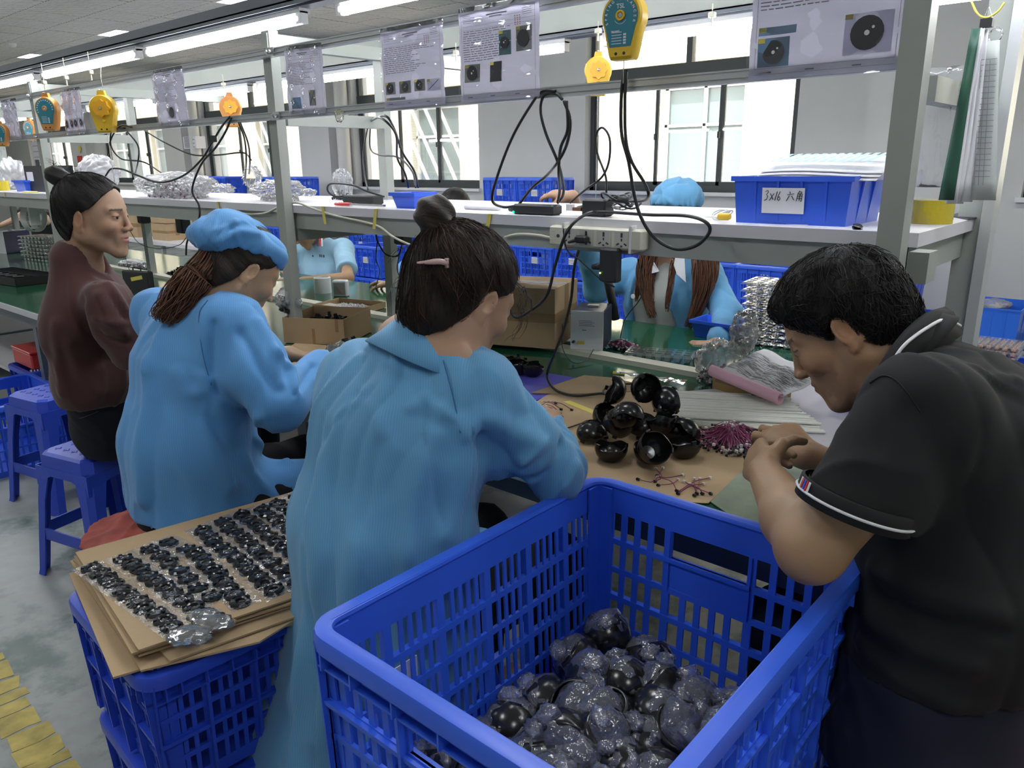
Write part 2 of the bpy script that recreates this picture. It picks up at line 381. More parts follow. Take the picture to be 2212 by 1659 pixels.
for a, b in cut:
    for z0, z1 in ((.75, 2.75), (4.0, 6.0)):
        if z0 > 3 and a < -30: continue
        f = B(); f.box((a, YO+.15, z0), (b, YO+.2, z0+.06)); f.box((a, YO+.15, z1-.06), (b, YO+.2, z1))
        for q in (a, (a+b)/2-.03, b-.06): f.box((q, YO+.15, z0), (q+.06, YO+.2, z1))
        f.box((a, YO+.15, z0+1.3), (b, YO+.2, z0+1.35)); ww = f.build('window', m_alu, bd)
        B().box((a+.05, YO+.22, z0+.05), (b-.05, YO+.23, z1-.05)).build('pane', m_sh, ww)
# white yard railing and stair grille outside the far windows
rl = thing('yard_railing', (-12, 10, -.5), 'white metal railing with slanted bars in the yard outside', 'railing')
b = B(); b.bar((-16.2, 10, .9), (-9.2, 10, .9), .04, .04); b.bar((-16.2, 10, 2.6), (-9.2, 10, 2.6), .04, .04); b.build('rail', m_whitepl, rl)
for x in (-16.1, -12.6, -9.3): B().bar((x, 10, -.5), (x, 10, 2.6), .05, .05).build('railing_post', m_whitepl, rl)
for i in range(19):
    x = -16+.36*i; B().bar((x, 10, .9), (x-1.0, 10, 2.6), .03, .05).build('slanted_bar', m_whitepl, rl)
# ================================================================== work bench (two sided), racks, rails, lamps
TZ, TY0, TY1 = .75, 1.30, 2.98
YF, YK = 1.80, 2.31          # front and back posts
XE = -.43                     # right end of the shelf
SZ = 1.30                     # shelf top
bench = thing('work_bench', (-8, 2.1, 0), 'long two-sided assembly bench with a green mat top', 'work bench')
TXR = -.30
m_edge = mat('table_edge_band', (.55, .55, .58), .3)
B().box((-16, TY0, TZ-.035), (TXR, TY1, TZ-.004)).build('tabletop', m_edge, bench)
B().box((-16, TY0+.006, TZ-.004), (TXR-.006, TY1-.006, TZ)).build('green_mat', m_greenmat, bench)
B().box((-16, YK-.03, TZ), (-.95, YK+.03, TZ+.018)).build('divider_strip', m_cream, bench)
fr = B(); m_dk = mat('dark_bench_steel', (.10, .12, .14), .4)
fr.box((-16, TY0+.04, TZ-.10), (TXR-.04, TY0+.08, TZ-.035)); fr.box((-16, TY1-.08, TZ-.10), (TXR-.04, TY1-.04, TZ-.035)); fr.box((-16, 2.1, TZ-.1), (TXR-.04, 2.14, TZ-.035))
fr.build('bench_frame', m_dk, bench)
for x in [TXR-.09, -2.12, -4.55, -7.0, -9.5, -12]:
    for y in (TY0+.04, TY1-.09):
        B().box((x, y, 0), (x+.05, y+.05, TZ-.10)).build('leg', m_dk, bench)
    B().box((x, TY0+.09, .16), (x+.04, TY1-.09, .2)).build('cross_bar', m_dk, bench)
B().box((-16, TY0+.2, .17), (-2.3, TY1-.2, .19)).build('lower_shelf', m_white, bench)
# ---- rack
rack = thing('shelf_rack', (-6, YK, TZ), 'grey green steel rack with a white shelf above the bench', 'shelf rack')
for x0, x1 in ((-16, -10.30), (-10.26, -5.30), (-5.26, -2.92), (-2.88, XE)):
    pass
B().box((-16, YF-.015, SZ-.03), (XE, YK+.12, SZ)).build('shelf_board', m_white, rack)
bm = B(); bm.box((-16, YF, SZ-.092), (XE-.005, YF+.04, SZ-.03)); bm.box((-16, YK+.06, SZ-.092), (XE-.005, YK+.10, SZ-.03)); bm.build('shelf_beam', m_grey, rack)
PXF = [-2.735, -5.21, -7.75, -10.3, -12.9]
RX = -.447; PW = .052
m_cap = m_grey
def post(x, y, z0, z1): B().box((x-PW/2, y-.02, z0), (x+PW/2, y+.02, z1)).build('post', m_grey, rack)
for x in PXF:
    post(x, YF-.035, TZ, 1.935); post(x-.02, YK, TZ, 1.90)
    B().box((x-.02, YF, 1.60), (x+.02, YK-.02, 1.648)).build('cross_beam', m_grey, rack)
    B().box((x-.02, YF-.06, 1.875), (x+.02, 2.95, 1.925)).build('cross_beam', m_grey, rack)
    B().box((x-.02, YF, SZ-.14), (x+.02, YK, SZ-.092)).build('cross_beam', m_grey, rack)
B().box((RX-.027, YF-.15, TZ), (RX+.020, YF-.10, 2.2)).build('post', m_grey, rack)
for _x in (-.443,): B().box((_x-.026, YK+.0, TZ), (_x+.026, YK+.05, 2.2)).build('post', m_grey, rack); B().box((_x+.03, YK-.02, TZ), (_x+.056, YK+.05, 2.2)).build('post', m_lgrey, rack)
B().box((RX+.02, YF-.085, SZ-.095), (RX+.058, YF-.017, SZ-.032)).build('beam_end', m_grey, rack)
B().box((XE-.07, YF, SZ-.10), (XE-.02, YK+.04, SZ-.03)).build('cross_beam', m_grey, rack)
B().box((RX-.03, YF, 1.56), (RX+.01, YK, 1.61)).build('cross_beam', m_grey, rack)
def crail(y, z, x0, x1, name, h=.028, w=.022, m=m_lgrey):
    b = B(); b.box((x0, y-w/2, z), (x1, y+w/2, z+h)); b.box((x0, y-w/2-.004, z+h*.35), (x1, y-w/2, z+h*.5)); b.box((x0, y-w/2-.003, z+h-.004), (x1, y-w/2, z+h)); b.box((x0, y-w/2-.003, z), (x1, y-w/2, z+.004))
    return b.build(name, m, rack)
crail(YF-.065, 1.618, -16, RX-.02, 'sheet_rail'); crail(YF-.065, 1.838, -16, RX-.02, 'sheet_rail')
for x in PXF[:3]:
    for z in (1.63, 1.852):
        q = B().cbox((x+.07, YF-.082, z), (.045, .008, .03)); q.lathe([(0, 0), (.006, 0), (.006, .01), (0, .01)], 10, TR((x+.06, YF-.086, z), PI/2)); q.lathe([(0, 0), (.006, 0), (.006, .01), (0, .01)], 10, TR((x+.08, YF-.086, z), PI/2)); q.build('clamp_plate', m_steel, rack)
# ---- lighting channels with tubes; one row each side
def lamp_row(y, zb, xs, name_lab, grp, xr, wide=0):
    ch = thing('lamp_channel', (-8, y, zb+.05), name_lab, 'light channel')
    b = B(); b.box((-16, y-.025-wide*.01, zb+.075), (xr, y+.025+wide*.01, zb+.115+wide*.055)); b.build('channel_beam', m_grey if wide else m_darkrail, ch)
    b = B(); b.box((-16, y-.03, zb+.05), (xr, y+.03, zb+.056)); b.box((-16, y-.045, zb+.056), (xr, y-.04, zb+.074)); b.box((-16, y+.04, zb+.056), (xr, y+.045, zb+.074)); b.box((-16, y-.045, zb+.068), (xr, y+.045, zb+.074)); b.build('reflector', m_darkrail, ch)
    for i, (xa, xb) in enumerate(xs):
        t = thing('tube_light', ((xa+xb)/2, y-.005, zb), grp[1][i], 'tube light', grp[0])
        c = Vector(((xa+xb)/2, y-.005, zb+.022))
        B().box((xa, y-.022, zb+.034), (xb, y+.022, zb+.05)).build('lamp_housing', m_whitepl, t)
        B().tube([(xa+.02, y-.005, zb+.016), (xb-.02, y-.005, zb+.016)], .0175, 12).build('tube', m_tube, t, smooth=True)
        for xe in (xa, xb-.03): B().box((xe, y-.02, zb), (xe+.03, y+.012, zb+.04)).build('end_cap', m_whitepl, t)
F = []; x = -2.50
F = [(-2.35+1.18*k-1.12 if k else -3.66, 0) for k in range(0)]
rowF = [(-3.72, -2.50), (-2.30, -1.05), (-.95, .25), (-5.0, -3.80), (-6.3, -5.1), (-7.6, -6.4), (-8.9, -7.7), (-10.2, -9.0), (-11.5, -10.3), (-12.8, -11.6)]
rowB = [(-1.93, -1.20), (-1.14, .1), (-3.2, -2.12), (-4.5, -3.3), (-5.8, -4.6), (-7.1, -5.9), (-8.4, -7.2), (-9.7, -8.5), (-11., -9.8), (-12.3, -11.1)]
lamp_row(1.765, 1.935, rowF, 'dark steel light channel along the front of the rack', ('tube lights of the front row', ['long bright tube light of the front row ending at the rack post', 'tube light of the front row cut by the top edge', 'front row tube light over the man in black']+['front row tube light, %s past the one at the rack post' % w for w in ('first', 'second', 'third', 'fourth', 'fifth', 'sixth', 'seventh')]), .6)
lamp_row(2.80, 1.90, rowB, 'dark steel light channel along the window side', ('tube lights of the window-side row', ['window-side tube light behind the lettered balancer', 'window-side tube light beyond the largest sheet', 'window-side tube light between the middle sheets and the rack post']+['window-side tube light, %s past the near rack post' % w for w in ('first', 'second', 'third', 'fourth', 'fifth', 'sixth', 'seventh')]), .3, 1)
# ================================================================== organic shapes: distance fields meshed with surface nets
f32 = np.float32
def _v(p): return np.array(tuple(p), f32)
def s_rc(a, b, r1, r2):
    a, b = _v(a), _v(b); ab = b-a; L2 = float(ab@ab)+1e-9
    def f(P):
        h = np.clip(((P-a)@ab)/L2, 0, 1); return np.linalg.norm(P-a-h[:, None]*ab, axis=1)-(r1+(r2-r1)*h)
    return f
def s_el(c, r, M=None):
    c, r = _v(c), _v(r); Rm = None if M is None else np.array(M.to_3x3(), f32)
    def f(P):
        q = P-c
        if Rm is not None: q = q@Rm
        k0 = np.linalg.norm(q/r, axis=1); k1 = np.linalg.norm(q/(r*r), axis=1)+1e-6
        return np.where(k0 < 1e-3, -float(r.min()), k0*(k0-1)/k1)
    return f
def s_sec(a, b, sa, ha, hb):
    "elliptic limb or trunk section from a to b; sa = sideways vector, ha/hb = (half width, half depth)"
    a, b = _v(a), _v(b); ab = b-a; L = float(np.linalg.norm(ab)); t = ab/L; s = _v(sa); s = s-t*(s@t); s /= np.linalg.norm(s); u = np.cross(t, s)
    def f(P):
        q = P-a; h = q@t; hc = np.clip(h/L, 0, 1); w = ha[0]+(hb[0]-ha[0])*hc; d = ha[1]+(hb[1]-ha[1])*hc
        m = np.minimum(w, d); over = np.maximum(np.maximum(-h, h-L), 0)
        x = (q@s)/w; y = (q@u)/d; r = np.sqrt(x*x+y*y+(over/m)**2)
        return (r-1)*m
    return f
def s_plane(p, n):
    p, n = _v(p), _v(n); n = n/np.linalg.norm(n); return lambda P: (P-p)@n
class SD:
    def __init__(s): s.ops = []; s.pts = []
    def u(s, f, k=.012): s.ops.append(('u', f, k)); return s
    def d(s, f, k=.006): s.ops.append(('d', f, k)); return s
    def cut(s, f): s.ops.append(('x', f, 0)); return s
    def __call__(s, P):
        D = None
        for op, f, k in s.ops:
            e = f(P)
            if D is None: D = e; continue
            if op == 'u':
                h = np.clip(.5+.5*(D-e)/k, 0, 1); D = D+(e-D)*h-k*h*(1-h)
            elif op == 'd':
                h = np.clip(.5-.5*(D+e)/k, 0, 1); D = D+(-e-D)*h+k*h*(1-h)
            else: D = np.maximum(D, e)
        return D
def local(f, M):
    "field given in local coordinates, placed by a rigid matrix with even scale"
    M = M.copy(); sc = M.to_scale()[0]; Rm = np.array(M.to_3x3(), f32)/sc; t = _v(M.translation)
    return lambda P: f(((P-t)@Rm)/sc)*sc
def net(fn, lo, hi, h):
    lo = np.array(lo, f32); n = np.ceil((np.array(hi)-lo)/h).astype(int)+1
    K = 5; nb = (n+K-1)//K; n = nb*K
    cc = np.stack(np.meshgrid(*[np.arange(m) for m in nb], indexing='ij'), -1).reshape(-1, 3)
    dc = fn((lo+(cc*K+(K-1)/2)*h).astype(f32)); act = np.abs(dc) < h*K*1.05+h
    D = np.empty(n, f32); Dv = D.reshape(nb[0], K, nb[1], K, nb[2], K)
    Dv[:] = np.where(dc < 0, -1, 1).reshape(nb)[:, None, :, None, :, None]
    ca = cc[act]; g = np.stack(np.meshgrid(*[np.arange(K)]*3, indexing='ij'), -1).reshape(-1, 3)
    idx = (ca[:, None]*K+g[None]).reshape(-1, 3); out = []
    for i in range(0, len(idx), 200000): out.append(fn((lo+idx[i:i+200000]*h).astype(f32)))
    if out: D[idx[:, 0], idx[:, 1], idx[:, 2]] = np.concatenate(out)
    Sg = D < 0; acc = np.zeros((*n, 3), f32); cnt = np.zeros(n, f32); faces = []
    A = np.indices(n).astype(f32)
    for ax in range(3):
        sl0 = [slice(None)]*3; sl1 = [slice(None)]*3; sl0[ax] = slice(0, -1); sl1[ax] = slice(1, None)
        cr = Sg[tuple(sl0)] != Sg[tuple(sl1)]; I = np.argwhere(cr); I2 = I.copy(); I2[:, ax] += 1
        d0 = D[tuple(I.T)]; d1 = D[tuple(I2.T)]; t = np.clip(d0/(d0-d1), .02, .98); p = I.astype(f32); p[:, ax] += t
        b, c = [(1, 2), (2, 0), (0, 1)][ax]
        ok = (I[:, b] > 0) & (I[:, c] > 0); I = I[ok]; p = p[ok]; neg = d0[ok] < 0; quad = []
        for db, dc_ in ((0, 0), (1, 0), (1, 1), (0, 1)):
            J = I.copy(); J[:, b] -= db; J[:, c] -= dc_
            np.add.at(acc, tuple(J.T), p); np.add.at(cnt, tuple(J.T), 1); quad.append(np.ravel_multi_index(J.T, n))
        q = np.stack(quad, 1); q[~neg] = q[~neg][:, ::-1]; faces.append(q)
    F = np.concatenate(faces); used, inv = np.unique(F, return_inverse=True); F = inv.reshape(F.shape)
    V = acc.reshape(-1, 3)[used]/cnt.reshape(-1)[used][:, None]
    return lo+V*h, F
def normals(V, F):
    n = np.cross(V[F[:, 2]]-V[F[:, 0]], V[F[:, 3]]-V[F[:, 1]]); N = np.zeros_like(V)
    for i in range(4): np.add.at(N, F[:, i], n)
    return N/(np.linalg.norm(N, axis=1)[:, None]+1e-12)
def mesh_np(name, V, F, m, parent=None, cols=None, flow=None, smooth=True, world=True, kind=None):
    if parent is not None and world:
        Mi = np.array(origin(parent).inverted()); V = V@Mi[:3, :3].T+Mi[:3, 3]
    me = bpy.data.meshes.new(name); me.vertices.add(len(V)); me.vertices.foreach_set('co', np.asarray(V, f32).ravel())
    nv = F.shape[1]; me.loops.add(F.size); me.loops.foreach_set('vertex_index', F.astype(np.int32).ravel()); me.polygons.add(len(F))
    me.polygons.foreach_set('loop_start', np.arange(0, F.size, nv, dtype=np.int32)); me.update(calc_edges=True)
    if smooth: me.polygons.foreach_set('use_smooth', [True]*len(F))
    me.materials.append(m)
    for nm, arr in (('Col', cols), ('flow', flow)):
        if arr is not None:
            a = me.attributes.new(nm, 'FLOAT_COLOR', 'POINT'); a.data.foreach_set('color', np.concatenate([arr, np.ones((len(V), 1))], 1).astype(f32).ravel())
    o = bpy.data.objects.new(name, me); COL.objects.link(o)
    if parent is not None: o.parent = parent
    if kind: o['kind'] = kind
    return o
def seg_dist(V, a, b):
    a, b = _v(a), _v(b); ab = b-a; h = np.clip(((V-a)@ab)/(float(ab@ab)+1e-9), 0, 1); return np.linalg.norm(V-a-h[:, None]*ab, axis=1)
def fold(V, N, pix, w, hgt):
    "raises (or sinks) a soft ridge along a line picked on the visible cloth"
    Q = (V-np.array([0, 0, HC]))@RM; px = CX+FPX*Q[:, 0]/Q[:, 2]; py = CY+FPX*Q[:, 1]/Q[:, 2]
    vis = np.einsum('ij,ij->i', N, V-np.array([0, 0, HC])) < 0; pts = []
    for (x, y) in pix:
        e = (px-x)**2+(py-y)**2+np.where(vis, 0, 1e9)+Q[:, 2]*60; pts.append(V[int(np.argmin(e))])
    m = np.full(len(V), 9., f32)
    for a, b in zip(pts[:-1], pts[1:]): m = np.minimum(m, seg_dist(V, a, b))
    g = np.exp(-(m/w)**2)*hgt*1.2; return V+N*g[:, None]
def wrinkle(V, N, amp, sc=1., seed=0, ani=(1, 1, .45)):
    P = V*np.array(ani)*sc; w = np.zeros(len(V)); rs = np.random.RandomState(seed)
    Wp = P+.03*np.stack([np.sin(P[:, 1]*31+seed), np.sin(P[:, 2]*27+1), np.sin(P[:, 0]*29+2)], 1)
    for k in range(6):
        d = rs.normal(size=3); d /= np.linalg.norm(d); fr = rs.uniform(14, 44); e = rs.normal(size=3); e /= np.linalg.norm(e)
        r = (1-np.abs(np.sin(Wp@d*fr+rs.uniform(0, 6))))**2.2; m = np.clip(.5+1.3*np.sin(P@e*rs.uniform(9, 17)+rs.uniform(0, 6)), 0, 1); w += r*m*rs.uniform(.6, 1.1)*(1 if k % 2 else -.8)
    return V+N*(w*amp*1.5)[:, None]

# ------------------------------------------------------------------ materials for people
def skin_mat(name, c): return mat(name, c, .48, attr='Col', sss=.12, bump=.06, bscale=300)
def cloth_mat(name, col, line=None, rough=.8, dirs=(.7, .7, 0), pitch=.0062, var=.05, sheen=.15):
    m = mat(name, col, rough, var=var, vscale=9, sheen=sheen)
    if line is None: return m
    n = m.node_tree.nodes; l = m.node_tree.links; p = n['Principled BSDF']
    tc = n.new('ShaderNodeTexCoord'); dt = n.new('ShaderNodeVectorMath'); dt.operation = 'DOT_PRODUCT'; dt.inputs[1].default_value = dirs
    nz = n.new('ShaderNodeTexNoise'); nz.inputs['Scale'].default_value = 5; l.new(tc.outputs['Object'], nz.inputs['Vector'])
    ad = n.new('ShaderNodeMath'); ad.operation = 'MULTIPLY_ADD'; ad.inputs[1].default_value = .05; l.new(nz.outputs[0], ad.inputs[0])
    l.new(tc.outputs['Object'], dt.inputs[0]); l.new(dt.outputs['Value'], ad.inputs[2])
    mu = n.new('ShaderNodeMath'); mu.operation = 'MULTIPLY'; mu.inputs[1].default_value = 1/pitch; l.new(ad.outputs[0], mu.inputs[0])
    fr = n.new('ShaderNodeMath'); fr.operation = 'FRACT'; l.new(mu.outputs[0], fr.inputs[0])
    lt = n.new('ShaderNodeMath'); lt.operation = 'LESS_THAN'; lt.inputs[1].default_value = .2; l.new(fr.outputs[0], lt.inputs[0])
    sc = n.new('ShaderNodeMath'); sc.operation = 'MULTIPLY'; sc.inputs[1].default_value = .48; l.new(lt.outputs[0], sc.inputs[0])
    mx = n.new('ShaderNodeMix'); mx.data_type = 'RGBA'; src = p.inputs['Base Color'].links[0].from_socket
    l.new(sc.outputs[0], mx.inputs[0]); l.new(src, mx.inputs[6]); mx.inputs[7].default_value = (*line, 1); l.new(mx.outputs[2], p.inputs['Base Color'])
    return m
def hair_mat(name, dark, light, rough=.38):
    m = mat(name, dark, rough, spec=.3); n = m.node_tree.nodes; l = m.node_tree.links; p = n['Principled BSDF']
    a = n.new('ShaderNodeAttribute'); a.attribute_name = 'flow'; t = n.new('ShaderNodeTexNoise'); t.inputs['Scale'].default_value = 1; t.inputs['Detail'].default_value = 6; t.inputs['Roughness'].default_value = .7
    l.new(a.outputs['Vector'], t.inputs['Vector']); r = n.new('ShaderNodeMapRange'); r.inputs[1].default_value = .35; r.inputs[2].default_value = .75; l.new(t.outputs[0], r.inputs[0])
    x = n.new('ShaderNodeMix'); x.data_type = 'RGBA'; x.inputs[6].default_value = (*dark, 1); x.inputs[7].default_value = (*light, 1); l.new(r.outputs[0], x.inputs[0]); l.new(x.outputs[2], p.inputs['Base Color'])
    b = n.new('ShaderNodeBump'); b.inputs['Strength'].default_value = .55; b.inputs['Distance'].default_value = .004; l.new(t.outputs[0], b.inputs['Height']); l.new(b.outputs[0], p.inputs['Normal'])
    return m
m_coat = cloth_mat('blue_antistatic_cloth', (.105, .305, .52), (.05, .17, .34), pitch=.0045)
m_coat2 = cloth_mat('bright_blue_antistatic_cloth', (.095, .295, .60), (.04, .17, .42), dirs=(.5, .85, 0), pitch=.0045)
m_polo = cloth_mat('black_jersey', (.008, .008, .009), rough=.9, sheen=0.)
m_hair1 = hair_mat('black_hair', (.004, .0035, .004), (.016, .013, .012), .46)
m_hair2 = hair_mat('brown_black_hair', (.006, .0045, .004), (.038, .020, .012), .46)
m_hair3 = hair_mat('brown_hair', (.045, .020, .012), (.22, .10, .06))
m_skin = skin_mat('skin', (.5, .3, .2))
m_eye = mat('eye_white', (.6, .57, .53), .15); m_iris = mat('eye_iris', (.012, .008, .006), .08)
m_jean = cloth_mat('dark_trousers', (.006, .008, .016), rough=.9, sheen=0.)
m_black_cl = cloth_mat('black_trousers', (.004, .004, .006), rough=.9, sheen=0.)

# ------------------------------------------------------------------ head and hands, in local coordinates
def head_field(male=False, slim=0.):
    h = SD()
    h.u(s_el((-.012, 0, .045), (.093, .076, .083)), .02)
    h.u(s_el((.028, 0, .0), (.060, .063, .088)), .03)
    for s in (-1, 1):
        h.u(s_rc((-.008, s*.050, -.042), (.064, s*.014, -.092), .022, .016), .028)
        h.u(s_rc((-.01, s*.052, -.01), (-.008, s*.050, -.045), .022, .020), .02)
        h.u(s_el((.056, s*.038, -.018), (.026, .024, .022)), .018)
        h.u(s_rc((.078, s*.012, .033), (.066, s*.046, .031), .009, .008), .014)
    h.u(s_el((.070, 0, -.095), (.017, .020, .015)), .018)
    h.u(s_el((.074, 0, -.055), (.018, .028, .028)), .018)
    for s in (-1, 1): h.d(s_el((.094, s*.032, .013), (.013, .019, .011)), .012)
    for s in (-1, 1):
        h.u(s_el((.0715, s*.031, .0125), (.0150, .0170, .0130)), .005)
        h.d(s_el((.0865, s*.033, .0100), (.0048, .0135, .0030)), .002)
    h.u(s_rc((.086, 0, .024), (.1025, 0, -.018), .0065, .0078), .010)
    h.u(s_el((.1045, 0, -.021), (.0085, .0095, .0078)), .007)
    for s in (-1, 1): h.u(s_el((.097, s*.0125, -.025), (.010, .0065, .0075)), .006)
    h.u(s_el((.0855, 0, -.0480), (.0095, .021, .0055)), .006)
    h.u(s_el((.0850, 0, -.0595), (.0095, .018, .0060)), .006)
    h.d(s_el((.0965, 0, -.0535), (.008, .022, .0013)), .003)
    for s in (-1, 1):
        E = Euler((0, .25, s*.42)).to_matrix().to_4x4()
        h.u(s_el((-.012, s*.078, -.002), (.019, .0055, .031), E), .005)
        h.d(s_el((-.008, s*.084, .001), (.010, .005, .017), E), .004)
        h.u(s_el((-.008, s*.077, -.030), (.008, .005, .009)), .005)
    return h
def head_cols(L, base, lip=(.36, .12, .10), brow=True, dk=.85):
    c = np.tile(np.array(base), (len(L), 1)).astype(float); x, y, z = L.T
    def spot(cx_, cy_, cz_, rx, ry, rz, col, a):
        w = np.exp(-(((x-cx_)/rx)**2+((y-cy_)/ry)**2+((z-cz_)/rz)**2))*a; c[:] = c*(1-w[:, None])+np.array(col)*w[:, None]
    b = np.array(base)
    for s in (-1, 1):
        spot(.06, s*.045, -.02, .03, .022, .02, b*[1.12, .86, .82], .5); spot(-.01, s*.08, -.005, .02, .012, .03, b*[1.15, .8, .75], .6)
    spot(.105, 0, -.02, .012, .012, .012, b*[1.15, .88, .85], .6)
    f = x > .07
    lipm = f & (np.abs(y) < .0225) & (z < -.0425+.004*(np.abs(y) < .004)) & (z > -.0665) & (np.abs(z+.0535) < .0125*(1-(np.abs(y)/.026)**2)+.0005)
    c[lipm] = c[lipm]*.45+np.array(lip)*.55
    if brow:
        for s in (-1, 1):
            yy = y*s; zc = .0335-.06*np.maximum(yy-.034, 0)+.02*(yy-.034)*(yy < .034)*.5; bm_ = (x > .045) & (yy > .013) & (yy < .054) & (np.abs(z-zc) < .0034-.03*np.maximum(yy-.04, 0)*.2)
            c[bm_] = c[bm_]*.22
            lash = (x > .06) & (yy > .018) & (yy < .048) & (np.abs(z-.0145+.12*np.maximum(yy-.036, 0)) < .0016); c[lash] = c[lash]*.2
    return c
def head_matrix(c, fwd, up, s=1.):
    f = Vector(fwd).normalized(); u = Vector(up); u = (u-f*u.dot(f)).normalized(); y = u.cross(f)
    M = Matrix((f, y, u)).transposed().to_4x4(); M = M @ Matrix.Scale(s, 4); M.translation = Vector(c); return M
def hand_field(h, W, d, n, thumb, curl=(.5, .5, .5, .5), tcurl=.4, s=1., spread=.12, tout=.75, add=None):
    """adds a hand to field h. W wrist, d direction of the metacarpals, n back-of-hand normal, thumb=+1/-1 side; curl per finger in rad per joint"""
    d = Vector(d).normalized(); n = Vector(n); n = (n-d*n.dot(d)).normalized(); y = n.cross(d)*thumb; W = Vector(W); bones = []
    ys = (.030, .010, -.010, -.028); bl = (.084, .088, .083, .075); fl = ((.040, .024, .020), (.044, .027, .021), (.040, .025, .020), (.031, .019, .018)); fr = (.0088, .0090, .0085, .0074)
    for i in range(4):
        kn = W+(d*bl[i]+y*ys[i]*1.0+n*(.004 if i in (1, 2) else 0))*s
        h.u(s_sec(W+(y*ys[i]*.55+d*.004)*s, kn, y, (.014*s, .0125*s), (.0115*s, .0105*s)), .014*s)
        p = kn; a = curl[i]*.9; dirv = (d*math.cos(spread*(1.5-i)*.5)+y*math.sin(spread*(1.5-i)*.5)).normalized()
        for j in range(3):
            v = dirv*math.cos(a)-n*math.sin(a); q = p+v*fl[i][j]*s
            h.u(s_rc(p, q, fr[i]*s*(1-.07*j), fr[i]*s*(.93-.08*j)), .0035*s); bones.append((p, q)); p = q; a += curl[i]*(1.15 if j == 0 else .75)
    b0 = W+(d*.018+y*.018-n*.006)*s; td = (d*math.cos(tout)+y*math.sin(tout)-n*.35).normalized(); p = b0+td*.042*s
    h.u(s_rc(b0, p, .0155*s, .0118*s), .012*s)
    for j, (L, r) in enumerate(((.032, .0105), (.026, .0095))):
        td = (td*math.cos(tcurl)-(y*.75+n*.65)*math.sin(tcurl)*(1 if j == 0 else .8)).normalized(); q = p+td*L*s; h.u(s_rc(p, q, r*s, r*s*.86), .004*s); p = q
    return h
def zclip(f, z): return lambda P: np.maximum(f(P), z-P[:, 2])
def hair_cap(M, parent, m, field_extra=None, bun=None, thick=.012, line=None, h=.0042, groove=.0016, name='hair', ears=True, n_gr=70, cols=None, spec=None):
    line = line or ([-.13, -.085, -.05, -.01, .02, .045, .07, .09, .11, .15], [-.085, -.07, -.045, -.02, .012, .038, .058, .078, .092, .12])
    bp = Vector(bun) if bun else Vector((-.09, 0, .12)); ax = _v((bp-Vector((-.01, 0, .03))).normalized()); e1 = np.cross(ax, [0, 1, 0]); e1 /= np.linalg.norm(e1); e2 = np.cross(ax, e1)
    base = SD(); base.u(s_el((-.014, 0, .046), (.095+thick, .078+thick, .084+thick)), .02); base.u(s_el((-.045, 0, -.01), (.058+thick*.8, .058+thick*.9, .075)), .03)
    if field_extra: field_extra(base)
    def fn(P):
        q = P-np.array([-.01, 0, .03], f32); az = np.arctan2(q@e2, q@e1); d = base(P)
        d = d-groove*(np.sin(az*n_gr+np.sin(P[:, 2]*60)*1.8+P[:, 0]*40)*.3+np.sin(az*n_gr*.23+2+P[:, 2]*14)*.7)
        g = P[:, 0]-np.interp(P[:, 2], line[0], line[1]).astype(f32)-.012*np.clip((np.abs(P[:, 1])-.05)*20, -1, 1)*(P[:, 2] > .03)
        r = np.maximum(d, g*.8)
        if ears:
            for sg in (-1, 1):
                q2 = (P-np.array([-.004, sg*.098, -.006], f32))/np.array([.027, .034, .038], f32); r = np.maximum(r, (1-np.linalg.norm(q2, axis=1))*.03)
        return r
    V, F = net(local(fn, M), *bounds(M, (-.16, -.12, -.15), (.12, .12, .17)), h)
    Mi = np.array(M.inverted()); L = V@Mi[:3, :3].T+Mi[:3, 3]; q = L-np.array([-.01, 0, .03]); az = np.arctan2(q@e2, q@e1)
    fl = np.stack([az*42, (q@ax)*16, np.linalg.norm(q, axis=1)*6], 1)
    return mesh_np(name, V, F, m, parent, flow=fl)
def fine_strands(hr, M, m, n, L, seed, pole=None, away=False, r=.00055, out=(.0003, .0022), name='hair_strands', curl=.25, grav=0.):
    "fine hairs laid along the flow on the surface of a hair mesh"
    from mathutils.kdtree import KDTree
    par = hr.parent; off = origin(hr).translation; Vs = [v.co+off for v in hr.data.vertices]; Ns = [v.normal.copy() for v in hr.data.vertices]; kd = KDTree(len(Vs))
    for i, v in enumerate(Vs): kd.insert(v, i)
    kd.balance(); P_ = M @ Vector(pole); rs_ = random.Random(seed); b = B(); fl = []
    for k in range(n):
        i = rs_.randrange(len(Vs)); p_ = Vs[i].copy(); o_ = rs_.uniform(*out); jit = Vector((rs_.gauss(0, curl), rs_.gauss(0, curl), rs_.gauss(0, curl))); pts = []; N_ = 6; st_ = L*rs_.uniform(.6, 1.2)/N_
        for j in range(N_):
            q, i2, _ = kd.find(p_); nn = Ns[i2]; pts.append(q*.4+p_*.6+nn*o_*(1+j*.12)); d = (P_-p_).normalized()*(-1 if away else 1)+jit+Vector((0, 0, -grav)); d -= nn*d.dot(nn)
            if d.length < 1e-4: break
            p_ = p_+d.normalized()*st_; q, i2, _ = kd.find(p_); p_ = p_.lerp(q, .6)
        if len(pts) < 4: continue
        b.tube(pts, [r]*(len(pts)-1)+[r*.4], 3, caps=False)
        for j in range(len(pts)): fl += [(k*2.9, j*.2, k*1.7)]*3
    o = b.build(name, m, hr, smooth=True, kind='stuff'); a = o.data.attributes.new('flow', 'FLOAT_COLOR', 'POINT'); a.data.foreach_set('color', np.concatenate([np.array(fl, f32), np.ones((len(fl), 1), f32)], 1).ravel()); return o
